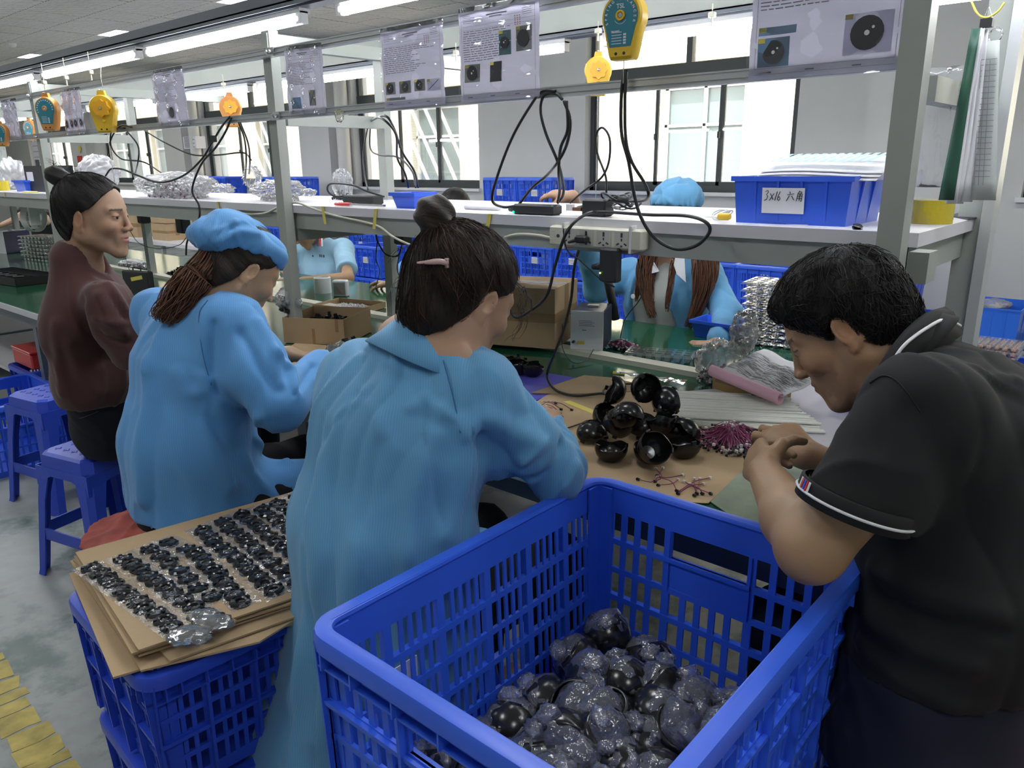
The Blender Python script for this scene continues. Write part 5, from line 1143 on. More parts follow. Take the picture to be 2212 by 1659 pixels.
# ================================================================== things on the bench
rs = random.Random(77)
def flat(pix, z, th, name, m, label, cat_, warp=0):
    P = [AT(x, y, z=z) for x, y in pix]; c = sum(P, Vector())/len(P)
    b = B(); b.ngon([(p.x-c.x, p.y-c.y) for p in P], th); o = b.build(name, m, None, world=False); o.location = (c.x, c.y, z); return tag(o, label, cat_)
m_kraft = mat('kraft_paper', (.47, .34, .20), .75, var=.05, vscale=7)
m_lilac = mat('lilac_table_sheet', (.10, .10, .52), .5)
m_palem = mat('pale_green_mat', (.20, .26, .20), .3, var=.25, vscale=14)
m_pap = mat('pale_lilac_paper', (.52, .50, .57), .45)
flat([(1095, 800), (1190, 808), (1262, 820), (1150, 870), (1060, 850)], TZ+.0005, .002, 'blue_sheet', m_lilac, 'flat violet blue sheet on the green table mat beside the brown paper', 'sheet')
flat([(1440, 850), (1700, 826), (1960, 840), (1990, 1010), (1600, 985)], TZ+.0005, .0015, 'pale_paper_sheet', m_pap, 'pale lilac paper sheet on the bench under the clear tubes', 'paper')
flat([(1535, 1085), (1612, 1005), (1930, 985), (1960, 1140), (1700, 1200)], TZ+.002, .002, 'worn_green_mat', m_palem, 'worn grey green mat at the table end under the man\'s wrists', 'mat')
flat([(1100, 905), (1180, 855), (1290, 815), (1345, 822), (1470, 850), (1590, 940), (1612, 1010), (1530, 1088), (1330, 1078), (1150, 1010)], TZ+.0025, .0015, 'kraft_paper_sheet', m_kraft, 'large brown kraft paper sheet covering the bench under the black shells', 'paper')
flat([(1148, 850), (1262, 812), (1330, 818), (1375, 846), (1240, 852)], TZ+.0045, .003, 'cardboard_piece', m_card, 'brown cardboard piece with a white edge on the kraft paper', 'cardboard')
flat([(1215, 868), (1232, 866), (1292, 890), (1285, 896)], TZ+.0045, .0008, 'tape_strip', m_ytape, 'yellow tape strip stuck on the brown kraft paper', 'tape')
flat([(640, 740), (830, 760), (1000, 830), (900, 900), (660, 850), (600, 770)], TZ+.0005, .002, 'kraft_work_sheet', m_kraft, 'brown paper sheet under the hands of the person in the cap', 'paper')
# ---- cardboard boxes
def cbox_thing(name, c, sx, sy, hz, rz, label, open_=False, th=.004, tape=True, m=m_card, contents=None, cat_='box'):
    t = thing(name, c, label, cat_, None, rz); b = B(); a, q = sx/2, sy/2
    for lo, hi, nm in (((-a, -q, 0), (a, -q+th, hz), 'side'), ((-a, q-th, 0), (a, q, hz), 'side'), ((-a, -q+th, 0), (-a+th, q-th, hz), 'side'), ((a-th, -q+th, 0), (a, q-th, hz), 'side'), ((-a+th, -q+th, 0), (a-th, q-th, th), 'bottom')):
        B().box(lo, hi).build('box_'+nm, m, t, world=False)
    if not open_:
        for s in (-1, 1): B().box((-a, 0 if s > 0 else -q, hz), (a, q if s > 0 else -.001, hz+th)).build('flap', m, t, world=False)
        B().box((-a-.0006, -.028, hz+th), (a+.0006, .028, hz+th+.0006)).build('tape', m_clearsheen, t, world=False)
        b = B(); b.box((-a-.001, -.025, hz*.55), (-a, .025, hz+th)); b.box((a, -.025, hz*.3), (a+.001, .025, hz+th)); b.box((-a*.9, -q-.001, hz*.44), (a, -q, hz*.60)); b.box((a, -q, hz*.44), (a+.001, q, hz*.60)); b.build('brown_tape', m_tape, t, world=False)
    elif tape:
        b = B(); b.box((-.006, -q-.001, 0), (.006, -q, hz*.6)); b.box((a*.72, -q-.001, hz*.5), (a*.82, -q, hz)); b.build('brown_tape', m_tape, t, world=False)
    return t
m_clearsheen = mat('glossy_clear_tape', (.52, .42, .28), .08, spec=.9, bump=.5, bscale=50)
big = cbox_thing('cardboard_box', (-1.955, 2.335, TZ+.018), .32, .30, .225, .35, 'closed taped cardboard box on the bench behind the head with the bun')
A_ = AT(595, 748, z=TZ); B_ = AT(728, 754, z=TZ); C_ = AT(818, 712, z=TZ)
pb = cbox_thing('parts_box', ((A_+C_)/2).to_tuple()[:2]+(TZ+.003,), (B_-A_).length*1.0, .27, .105, math.atan2((B_-A_).y, (B_-A_).x), 'open cardboard box of wrapped black parts in front of the person in the cap', open_=True)
# wrapped black parts inside it and in the bag
def junk(name, c, r, n, ms, seed, label, cat_, parent=None, s=.012):
    "many tiny parts nobody could count"
    r_ = random.Random(seed); b = B()
    for i in range(n):
        a = r_.uniform(0, 2*PI); q = math.sqrt(r_.random()); zz = r_.random()*(1-q*q); M = TR((c[0]+r[0]*q*math.cos(a), c[1]+r[1]*q*math.sin(a), c[2]+r[2]*zz), r_.uniform(0, 3), r_.uniform(0, 3), r_.uniform(0, 6))
        k = r_.uniform(.5, 1.2)*s; b.cbox((0, 0, 0), (k, k*.6, k*.35), M)
    o = b.build(name, ms, parent); o['kind'] = 'stuff'
    if parent is None: tag(o, label, cat_)
    return o
pc = Vector(pb.location)+Vector((0, 0, .05))
junk('black_parts', pc, (.11, .10, .05), 160, m_black, 1, 'black parts piled inside the open cardboard box', 'parts', s=.03)
def pbag(name, c, r, label, seed, contents=None, m=None, rz=0, amp=.35, twist=True, cat_='plastic bag', rx=0, n=220, s=.010, cr=(.6, .6, .5), smooth=True, group=None):
    t = thing(name, c, label, cat_, group, rz); V, F = crumple('b', (0, 0, 0), r, f_bag, seed, amp, sub=5, fold_=8)
    V[:, 2] = np.maximum(V[:, 2], -r[2]*.72); o = mesh_np('bag_film', V+np.array([0, 0, r[2]*.72]), F, m or f_bag, t, world=False, smooth=smooth)
    if contents:
        for k, (mm, cnt) in enumerate(contents): junk('bag_contents', (rs.uniform(-.1, .1)*r[0], 0, .004), (r[0]*cr[0], r[1]*cr[1], r[2]*2*cr[2]), cnt, mm, seed+k, None, None, parent=None, s=s); o2 = bpy.context.scene.collection.objects[-1]; o2.parent = t
    if twist:
        V, F = crumple('b', (r[0]*1.0, 0, r[2]*.6), (r[0]*.35, r[1]*.35, r[2]*.45), f_bag, seed+5, .6, sub=3, fold_=12); mesh_np('bag_neck', V, F, m or f_bag, t, world=False, smooth=False)
    return t
m_plum = mat('plum_wire', (.24, .035, .12), .4); m_wconn = mat('white_connector', (.75, .74, .72), .4); m_bconn = mat('black_connector', (.01, .01, .012), .35); m_grain = mat('grey_white_parts', (.62, .60, .60), .5)
pbag('parts_bag', AT(625, 672, z=.87), (.075, .06, .07), 'clear bag of black parts leaning out of the open cardboard box', 3, [(m_black, 90)], s=.018)
_t = AT(745, 778, z=TZ+.01); junk('wrapped_black_parts', _t+Vector((-.01, .03, 0)), (.10, .085, .075), 200, m_black, 5, 'heap of shiny black wrapped parts on the bench by the left hand of the cap wearer', 'parts', s=.026)
V, F = crumple('x', (0, 0, .03), (.11, .09, .055), f_box, 31, .4, sub=4); o = mesh_np('wrap_film', V, F, f_box, None, smooth=False); o.location = _t; tag(o, 'crumpled clear film over the heap of black parts', 'film')
# shallow tray with white clips
A_ = AT(690, 660, z=TZ); tc_ = AT(755, 668, z=TZ)
tr = cbox_thing('clip_tray', (tc_.x, tc_.y, TZ+.002), .30, .21, .03, .25, 'shallow cardboard tray of small white clips on the bench behind the parts box', open_=True, tape=False)
junk('white_clips', tc_+Vector((0, 0, .006)), (.12, .085, .022), 320, m_whitep, 9, 'small white clips heaped in the shallow cardboard tray', 'clips', s=.012)
# white holders
w1 = AT(698, 632, z=TZ); single(B().lathe([(.0, 0), (.048, 0), (.048, .085), (.043, .09), (.040, .09), (.040, .02), (0, .02)], 28, Matrix.Translation(w1)), 'white_cup', m_whitepl, 'round white plastic holder on the far bench in front of the light blue polo', 'holder', loc=w1, smooth=False)
w2_ = AT(737, 640, z=TZ); t = thing('white_square_holder', w2_, 'square white holder with a small picture, beside the round one', 'holder', None, .6)
b = B(); b.box((-.042, -.02, 0), (.042, .03, .09), bev=.006); b.build('holder_body', m_whitepl, t, world=False); B().box((-.032, -.022, .012), (.032, -.02, .078)).build('window', mat('grey_card', (.3, .3, .31), .6), t, world=False); B().bar((-.012, -.024, .06), (.014, -.024, .02), .007, .002).build('picture_mark', mat('terracotta', (.4, .12, .06), .5), t, world=False)
# ---- soldering stations: white front, dark blue case
def station(c, rz, label, s=1., lab=True):
    t = thing('power_station', c, label, 'instrument', 'white and dark blue bench instruments', rz); w, d, h = .105*s, .16*s, .125*s
    m_case = mat('dark_navy_case', (.018, .02, .055), .35)
    B().box((-w/2, -d/2+.004, 0), (w/2, d/2, h), bev=.003).build('case', m_case, t, world=False)
    B().box((-w/2, -d/2, 0), (w/2, -d/2+.004, h)).build('front_panel', mat('cool_white_panel', (.82, .84, .88), .4), t, world=False)
    b = B(); 
    for r in range(4): b.box((-.03, -d/2-.0006, h*.62+r*.006), (.03-(r % 2)*.01, -d/2, h*.62+r*.006+.0016))
    b.box((-.018, -d/2-.0008, h*.5), (-.002, -d/2, h*.5+.003)); b.build('print_lines', m_ink2, t, world=False, kind='stuff')
    B().box((-.036, -d/2-.0006, .02), (-.008, -d/2, .032)).build('warning_sticker', m_ytape, t, world=False)
    B().lathe([(0, 0), (.005, 0), (.005, .014), (0, .014)], 10, TR((-w*.40, -d/2, .03), PI/2)).build('socket', m_matte, t, world=False)
    for sx in (-1, 1):
        for sy in (-1, 1): B().box((sx*w*.4-.006, sy*d*.4-.006, -.0005), (sx*w*.4+.006, sy*d*.4+.006, .0005)).build('foot', m_matte, t, world=False)
    B().box((-w*.15, 0, h), (w*.2, .03, h+.006)).build('handle', m_cream, t, world=False)
    return t
station((-1.69, 2.40, TZ+.019), .42, 'white fronted dark blue instrument beside the big taped cardboard box', 1.18)
_q = AT(860, 690, z=TZ); station((_q.x+.05, _q.y+.06, TZ+.001), .42, 'white fronted instrument behind the rack post near the clip tray', 1.25)
_q = AT(30, 545, z=TZ); station((_q.x, _q.y, TZ+.001), .3, 'small instrument beside the white clip fan', 1.5)
# soldering iron in upright holder near the woman's hand
_q = AT(1325, 700, z=.80); b = B(); b.tube([AT(1330, 690, y=2.55), AT(1312, 600, y=2.52)], [.016, .018], 12); single(b, 'tool_holder', m_matte, 'dark upright tool holder between the instrument and the long-haired person', 'tool holder', smooth=True)
# ---- heap of black half shells
sh2 = B(); R_ = .041
prof = [(.004, 0), (.019, .002)]+[(R_*math.cos(a), R_*.9*(1+math.sin(a))-.004) for a in [-1.1, -.8, -.5, -.2, 0.0, .15]]
inn = [(r-.0025, z+.0012) for r, z in prof[::-1]]
sh2.lathe(prof+inn, 30)
_m = [v for v in sh2.v]
nb_ = []
for x, y, z in _m:
    a = math.atan2(y, x); k = .007*(math.sin(a*2+.4)+.5*math.sin(a*5))*(z/.045)**3; nb_.append((x, y, z+k))
sh2.v = nb_
for a in (.2, 2.5, 4.4): sh2.cbox((0, 0, 0), (.004, .012, .008), Matrix.Rotation(a, 4, 'Z') @ Matrix.Translation((R_*.96, 0, .044)))
m_shell = mat('satin_black_shell', (.008, .008, .009), .22, spec=.55)
heap = [(1320, 985, 0, 0, 0, 'bowl upright at the near edge of the heap, by its left'), (1402, 988, 0, .1, 0, 'upright in the middle of the near edge'), (1480, 978, 0, -.1, 0, 'upright at the end of the heap beside the wires'), (1285, 945, 0, 2.9, 0, 'upside down at the coat side of the heap'),
        (1400, 968, .045, .75, .5, 'tilted open on top of the near middle one'), (1450, 935, 0, 2.9, .2, 'upside down behind the end one'), (1340, 930, .03, 2.6, -.4, 'leaning on its side, middle tier'), (1300, 905, .03, -.5, -.6, 'tilted open above the upside-down one'), (1358, 903, .075, 2.7, .2, 'turned over, upper middle with a disc on it'),
        (1352, 915, .055, .3, .2, 'open below the turned over one'), (1420, 900, .045, 1.7, .6, 'on its side, middle of the wires side'), (1452, 905, .03, 1.4, .9, 'on its edge at the wires side'), (1495, 945, 0, 2.4, .5, 'sloping down at the far end of the heap'), (1348, 866, .075, 1.1, -.8, 'propped high at the back'), (1382, 862, .085, 1.6, .5, 'topmost, showing its slotted hole'), (1430, 930, .02, .2, -.3, 'low in the middle of the heap'), (1385, 930, .01, 2.9, 0, 'buried at the centre of the heap')]
p0 = None
for i, (px, py, dz, rx, ry, lab) in enumerate(heap):
    hz = TZ+.005+dz*.9; q = AT(px, py-8, z=hz+.02); q.z = hz
    if rx > 1.5: q.z += .05
    elif rx > .9: q.z += .03
    lab = 'black plastic half shell, '+lab
    if p0 is None:
        p0 = thing('black_shell', q, lab, 'shell', 'black half shells heaped on the brown paper'); o = sh2.build('shell_body', m_shell, p0, world=False); autosmooth(o, 45)
        B().lathe([(0, 0), (.0025, 0), (.0025, .008), (0, .009)], 8, TR((.02, 0, .006))).build('post', m_black, p0, world=False); p0.rotation_euler = (rx, ry, 0)
    else: copy_tree(p0, q, rot=(rx, ry, rs.uniform(0, 6)), label=lab)
for px, py in ((1120, 808), (1148, 812), (1100, 795)):
    q = AT(px, py, z=TZ+.003); copy_tree(p0, q, rot=(.1, .1, px*.1), label='black half shell on the blue sheet, %s' % {1120: 'middle of the three by the sleeve', 1148: 'the one with a pin, nearest the cable', 1100: 'half hidden by the coat sleeve'}[px])
# ---- wires
def wire(pts, w=.0011, lab=None, grp=None):
    t = thing('small_wire', pts[0], lab, 'wire', grp); B().tube(cat(pts, 4), w, 4).build('wire', m_plum, t, smooth=True)
    B().cbox(pts[0], (.006, .005, .005)).build('connector', m_wconn, t, label='white connector'); B().lathe([(0, -.004), (.0035, -.004), (.0035, .004), (0, .004)], 8, Matrix.Translation(pts[-1]) @ TR((0, 0, 0), 1.2)).build('sensor_tip', m_bconn, t, label='black tip'); return t
sp_ = [((1432, 1010), (1412, 1040), (1378, 1035)), ((1417, 1012), (1430, 1030), (1415, 1040)), ((1475, 1026), (1440, 1032), (1420, 1028)), ((1465, 1036), (1450, 1045), (1422, 1048)), ((1534, 1032), (1500, 1040), (1465, 1062)), ((1500, 1034), (1500, 1050), (1505, 1066)), ((1512, 1034), (1508, 1050), (1500, 1070)), ((1420, 1030), (1450, 1040), (1462, 1060)), ((1520, 1045), (1490, 1050), (1465, 1066)), ((1478, 1040), (1500, 1052), (1535, 1066)), ((1490, 1045), (1510, 1055), (1517, 1066))]
pl_ = ['curved farthest from the hands', 'short upright one', 'lying straight toward the crate', 'crossing under two others', 'longest one of the bunch', 'middle of the fan', 'beside the middle of the fan', 'looping between the two bunches', 'lowest of the fan', 'ending nearest the mat', 'second nearest the mat']
for i, pp_ in enumerate(sp_): wire([AT(x, y, z=TZ+.008+rs.uniform(0, .012)*(j == 1)) for j, (x, y) in enumerate(pp_)], lab='thin plum wire with white and black ends, '+pl_[i], grp='loose wires in front of the crate rim')
for i, ((x0, y0), (x1, y1)) in enumerate((((1172, 868), (1212, 884)), ((1178, 873), (1210, 893)), ((1190, 868), (1235, 885)), ((1180, 878), (1213, 900)), ((1168, 876), (1200, 870)))):
    wire([AT(x0, y0, z=TZ+.015), AT((x0+x1)/2, (y0+y1)/2-5, z=TZ+.03), AT(x1, y1, z=TZ+.008)], lab='thin plum wire by the hand of the person with the bun', grp='wires by the hand of the bun wearer')
def tangle(px, py, rx_, ry_, n, name, label, hgt=.05):
    c = AT(px, py, z=TZ+.004); t = thing(name, c, label, 'wires'); b = B(); w = B(); k = B()
    for i in range(n):
        a = rs.uniform(0, 2*PI); d = Vector((math.cos(a)*rx_, math.sin(a)*ry_, 0)); o = Vector((rs.uniform(-.3, .3)*rx_, rs.uniform(-.3, .3)*ry_, 0))
        p_ = [c+o-d*rs.uniform(.3, .8)+Vector((0, 0, rs.uniform(.003, hgt*.4))), c+o*.5+Vector((rs.uniform(-.01, .01), rs.uniform(-.01, .01), rs.uniform(.2, 1)*hgt)), c+o+d*rs.uniform(.5, 1)+Vector((0, 0, rs.uniform(.003, hgt*.4)))]
        b.tube(cat(p_, 3), .0011, 3, caps=False); w.cbox(p_[0], (.007, .006, .006), None); w.cbox(p_[1], (.005, .005, .005), None) if i % 3 == 0 else None; k.cbox(p_[-1], (.005, .005, .005), None)
    b.build('wires', m_plum, t, kind='stuff'); w.build('connectors', m_wconn, t, kind='stuff'); k.build('black_tips', m_bconn, t, kind='stuff')
tangle(1580, 962, .095, .085, 230, 'wire_heap', 'heap of plum wires with white and black ends in front of the man\'s fingers', .06)
tangle(1345, 752, .08, .04, 110, 'wire_bunch', 'bunch of plum and white ended wires on the green mat by the instrument', .035)
# ---- pen-like blade
_a, _b = AT(1583, 922, z=TZ+.03), AT(1690, 940, z=TZ+.03); t = thing('craft_knife', _a, 'craft knife with a black grip lying across the clear tubes', 'knife')
B().tube([_a, _a.lerp(_b, .3)], [.0008, .003], 6).build('blade', m_steel, t); B().tube([_a.lerp(_b, .26), _a.lerp(_b, .62)], .0048, 10).build('grip', m_matte, t); B().tube([_a.lerp(_b, .62), _b], .004, 10).build('barrel', m_whitepl, t)
# ---- clear tubes
m_tubep = film('milky_tube', (.92, .93, .86), op=.92, gloss=.5, rough=.2)
tA0, tA1 = AT(1405, 852, z=TZ), AT(1500, 925, z=TZ); tB0, tB1 = AT(1695, 866, z=TZ), AT(1738, 938, z=TZ)
p_t = None; L_t = .62
tb_ = B(); tb_.tube([(-L_t/2, 0, 0), (L_t/2, 0, 0)], .0042, 8, caps=False); tube0 = None
for i in range(44):
    u = (i % 24)/23; lay_ = i//24; u += .02*lay_; a = tA0.lerp(tA1, u); b_ = tB0.lerp(tB1, u+rs.uniform(-.02, .02)); m_ = a.lerp(b_, .5); d = b_-a; ang = math.atan2(d.y, d.x)
    loc = (m_.x+rs.uniform(-.012, .012), m_.y, TZ+.0065+.0085*lay_)
    if tube0 is None:
        L0 = d.length; tube0 = tb_.build('clear_tube', m_tubep, None, world=False, smooth=True); tube0.scale = (L0/L_t, 1, 1); tube0.location = loc; tube0.rotation_euler = (0, 0, ang)
        tag(tube0, 'straight milky clear plastic tube in the bundle on the pale paper', 'tube', 'milky clear tubes lying in a bundle')
    else: copy_tree(tube0, loc, rot=(0, 0, ang+rs.uniform(-.01, .01)))
# ---- note paper with a pink roll, propped on a small carton
_c = AT(1560, 850, z=TZ); cart = cbox_thing('small_carton', (_c.x+.07, _c.y+.05, TZ+.002), .22, .10, .055, -.25, 'small flat carton on the bench under the pink roll', m=mat('ochre_carton', (.40, .27, .10), .7))
r0, r1 = AT(1538, 800, z=.835), AT(1686, 862, z=.80); t = thing('pink_roll', r0, 'rolled pink paper pad with a grey scribbled sheet hanging behind it', 'paper roll')
ax = (r1-r0).normalized(); u = Vector((0, 0, 1)); v = ax.cross(u).normalized(); b = B(); N_ = 40
for e_ in (r0, r1): pass
rows_ = []
for e_ in (0, 1):
    rows_.append([r0.lerp(r1, e_)+(u*math.cos(a)+v*math.sin(a))*(.018-.0022*a/6.28) for a in [i*.33 for i in range(N_)]])
b.grid(rows_); b.build('rolled_pad', mat('pink_paper', (.72, .42, .52), .55), t, solid=.0014, smooth=True)
P4 = [AT(1560, 798, z=.845), AT(1650, 752, z=.86), AT(1775, 800, z=.86), AT(1730, 862, z=.815), AT(1690, 858, z=.80)]
g = []
for i in range(12):
    a = P4[0].lerp(P4[1], i/11); b_ = AT(1692, 858, z=.805).lerp(AT(1790, 812, z=.845), i/11); g.append([a.lerp(b_, j/14)+Vector((0, 0, .004*math.sin(j*.9)+.003*math.sin(i))) for j in range(15)])
b = B(); b.grid(g); b.build('scribbled_sheet', m_whitep, t, solid=.0012, smooth=True)
# pencil rubbing on the sheet: many short strokes, flat print
b = B()
for k in range(420):
    i = rs.uniform(.8, 8.2); j = rs.uniform(.5, 12.5); i0, j0 = int(i), int(j); q = g[i0][j0].lerp(g[min(11, i0+1)][j0], i-i0); d = (g[i0][j0+1]-g[i0][j0]).normalized(); s_ = (g[i0+1][j0]-g[i0][j0]).normalized(); L = rs.uniform(.006, .02); q = q+d*(j-j0)*(g[i0][j0+1]-g[i0][j0]).length+Vector((0, 0, .0016))
    b.add([q-d*L-s_*.0009, q+d*L-s_*.0007, q+d*L+s_*.0009, q-d*L+s_*.0007], [(0, 1, 2, 3)])
b.build('pencil_strokes', mat('graphite', (.16, .15, .16), .6), t, kind='stuff')
m_bagp = film('thick_bag_film', (.8, .8, .78), op=.26, gloss=.8, rough=.12, bump=.7, bscale=30)
_q = AT(1535, 835, z=TZ); t = pbag('parts_bag', (_q.x+.0, _q.y+.06, TZ+.002), (.11, .09, .095), 'crumpled clear bag of grey parts behind the clear tubes', 14, [(m_grain, 60), (m_plum, 40), (m_bconn, 40)], m=m_bagp, amp=.38, twist=False, s=.012, cr=(.6, .6, .35))
V, F = crumple('b', (.06, .03, .17), (.07, .05, .11), f_bag, 55, .55, sub=4, fold_=10); mesh_np('bag_neck', V, F, m_bagp, t, world=False, smooth=False)
# yellow topped clear packet
_a = AT(1332, 806, z=TZ+.003); _b = AT(1480, 828, z=TZ+.003); t = thing('small_packet', _a, 'small clear packet with a yellow tip on the green mat', 'packet')
d = (_b-_a); w = Vector((-d.y, d.x, 0)).normalized()*.022; b = B(); b.grid([[_a.lerp(_b, i/12)+w*s_*(0.4+.6*min(1, i/5))+Vector((0, 0, .004+.003*math.sin(i*2.1+s_*2))) for s_ in (-1, 0, 1)] for i in range(13)]); b.build('packet_film', f_box, t)
B().tube([_a-d*.05, _a+d*.12], [.006, .003], 8).build('yellow_tip', m_ytape, t)
# ---- blister trays
def blister(c, nx_, ny_, label, rz=0, layers=1, gap=.022, fill=False, grp=None, s=.034, h=.018):
    """clear thermoformed trays with square cups"""
    protot = None
    for L in range(layers):
        loc = (c[0]+rs.uniform(-.003, .003), c[1]+rs.uniform(-.003, .003), c[2]+L*gap); lab = label if layers == 1 else label % ['lowest', 'second from the bottom', 'third from the bottom', 'fourth from the bottom', 'fifth from the bottom', 'sixth from the bottom', 'seventh from the bottom', 'eighth from the bottom', 'ninth from the bottom', 'topmost'][L if L < layers-1 else 9]
        if protot is None:
            t = thing('blister_tray', loc, lab, 'tray', grp, rz); W_, D_ = nx_*s, ny_*s; b = B()
            for i in range(nx_):
                for j in range(ny_):
                    x, y = -W_/2+s*(i+.5), -D_/2+s*(j+.5); o, q = s*.5, s*.34
                    vs = [(x+sx*o, y+sy*o, h) for sx, sy in ((-1, -1), (1, -1), (1, 1), (-1, 1))]+[(x+sx*q, y+sy*q, h) for sx, sy in ((-1, -1), (1, -1), (1, 1), (-1, 1))]+[(x+sx*q*.85, y+sy*q*.85, .001) for sx, sy in ((-1, -1), (1, -1), (1, 1), (-1, 1))]
                    b.add(vs, [(a_, (a_+1) % 4, 4+(a_+1) % 4, 4+a_) for a_ in range(4)]+[(4+a_, 4+(a_+1) % 4, 8+(a_+1) % 4, 8+a_) for a_ in range(4)]+[(8, 9, 10, 11)])
            b.build('cups', f_box, t, world=False, kind='stuff')
            e = B(); e.grid([[(-W_/2-.008, -D_/2-.008, h-.008), (W_/2+.008, -D_/2-.008, h-.008)], [(-W_/2, -D_/2, h), (W_/2, -D_/2, h)]]); e.grid([[(W_/2+.008, -D_/2-.008, h-.008), (W_/2+.008, D_/2+.008, h-.008)], [(W_/2, -D_/2, h), (W_/2, D_/2, h)]]); e.grid([[(-W_/2-.008, D_/2+.008, h-.008), (-W_/2-.008, -D_/2-.008, h-.008)], [(-W_/2, D_/2, h), (-W_/2, -D_/2, h)]]); e.build('tray_edge', f_box, t, world=False)
            if fill:
                f = B()
                for i in range(nx_):
                    for j in range(ny_): x, y = -W_/2+s*(i+.5), -D_/2+s*(j+.5); f.lathe([(0, .002), (s*.26, .002), (s*.26, .013), (s*.1, .014), (s*.06, .02), (0, .021)], 8, Matrix.Translation((x, y, 0)))
                f.build('cup_parts', fill, t, world=False, kind='stuff')
            protot = t
        else: copy_tree(protot, loc, rz, lab)
m_gpart = mat('dark_grey_parts', (.10, .10, .105), .5); m_rpart = mat('pink_white_parts', (.65, .40, .38), .5)
_q = AT(1650, 742, z=TZ); blister((_q.x+.045, _q.y+.03, TZ+.002), 6, 4, 'tray of dark parts, %s in the tower beside the bowed head', .12, 9, .0285, m_gpart, 'clear trays stacked in a tower', s=.042)
_q = AT(2010, 730, z=TZ); blister((_q.x-.13, 2.80, TZ+.002), 4, 4, 'tray of dark parts, %s in the stack behind the bowed head', .0, 6, .024, m_gpart, 'clear trays stacked behind the head')
_q = AT(1425, 775, z=TZ); blister((_q.x, _q.y, TZ+.003), 7, 3, 'empty clear blister tray lying across the green mat', .35, 1, h=.026)
_q = AT(100, 556, z=TZ); blister((_q.x, _q.y, TZ+.003), 7, 4, 'clear tray, %s in the stack beside the maroon cardigan', .2, 6, .03, m_gpart, 'clear trays by the cardigan', s=.05, h=.024)
# ---- left part of the bench: fan, dark tray, black case, wire bag
fc = AT(72, 470, y=2.0); t = thing('clip_fan', (fc.x, fc.y, SZ-.15), 'small white desk fan clipped under the shelf edge', 'fan'); ax = Vector((-.86, -.5, .05)).normalized()
M = ax.to_track_quat('Z', 'Y').to_matrix().to_4x4(); M.translation = fc; R_ = .095
for rr_ in (.095, .072, .048, .024): B().tube([M @ Vector((rr_*math.cos(a), rr_*math.sin(a), .04-(rr_/.095)**2*.018)) for a in [2*PI*i/28 for i in range(28)]], .0018, 5, closed=True).build('guard_ring', m_whitepl, t)
b = B(); b.lathe([(.098, -.03), (.100, 0), (.098, .022)], 28, M, cap=False); b.build('guard_band', m_whitepl, t, solid=.003)
for k in range(20): a = 2*PI*k/20; B().tube([M @ Vector((.02*math.cos(a), .02*math.sin(a), .04)), M @ Vector((.095*math.cos(a), .095*math.sin(a), .022))], .0012, 4).build('guard_wire', m_whitepl, t)
for k in range(4):
    a = 2*PI*k/4; b = B(); b.grid([[M @ Vector((r_*math.cos(a+s_*.35), r_*math.sin(a+s_*.35), .004*s_*2)) for s_ in (-1, 0, 1)] for r_ in (.02, .05, .082)]); b.build('blade', m_whitepl, t, solid=.002)
B().lathe([(0, -.05), (.03, -.045), (.034, 0), (.022, .03), (0, .042)], 16, M).build('motor', m_whitepl, t, smooth=True); B().bar(fc-ax*.03, Vector((fc.x+.14, fc.y-.04, fc.z+.03)), .03, .02).build('arm', m_whitepl, t)
B().box((fc.x+.12, fc.y-.07, fc.z-.05), (fc.x+.15, fc.y-.0, SZ-.02), bev=.004).build('clamp', m_whitepl, t)
q = AT(50, 610, z=TZ); t = thing('black_tray', (q.x-.15, q.y, TZ+.001), 'black compartment tray on the bench beside the maroon cardigan', 'tray', None, .12)
b = B(); b.box((-.33, -.14, 0), (.33, .14, .004))
for y in (-.14, 0, .136): b.box((-.33, y, 0), (.33, y+.004, .05))
for i in range(9): x = -.33+.082*i; b.box((x, -.14, 0), (x+.004, .14, .05))
b.build('tray_body', m_matte, t, world=False)
for i in range(6): B().bar((-.28+.1*i, -.1, .052), (-.22+.1*i, -.06, .054), .012, .003).build('steel_part', m_steel, t, world=False)
q = AT(282, 655, z=TZ); t = thing('black_case', (q.x+.02, q.y+.05, TZ), 'black case with a yellow tape strip standing on the bench beside the cardigan', 'case', None, .25)
B().box((-.10, -.02, 0), (.10, .02, .17), bev=.004).build('case_body', m_matte, t, world=False); B().bar((-.03, -.021, .125), (.06, -.021, .142), .001, .02).build('yellow_tape', m_ytape, t, world=False); B().tube([(-.03, 0, .17), (-.03, 0, .185), (.03, 0, .185), (.03, 0, .17)], .004, 6).build('handle', m_matte, t, world=False)
q = AT(290, 578, z=TZ); pbag('wire_bag', (q.x, q.y, TZ), (.20, .12, .04), 'flat clear bag of plum wires on the bench beyond the cardigan', 21, [(m_plum, 160), (m_grain, 120)], cr=(.7, .7, .5))
q = AT(420, 600, z=TZ); junk('black_parts_heap', Vector((q.x-.1, q.y, TZ)), (.16, .12, .06), 220, m_black, 33, 'heap of black parts on the bench behind the ponytail', 'parts', s=.03)
# ================================================================== shelf, rails, hanging things
def box_at(x0, x1, px_y, y): return AT(x0, px_y, y=y).x, AT(x1, px_y, y=y).x
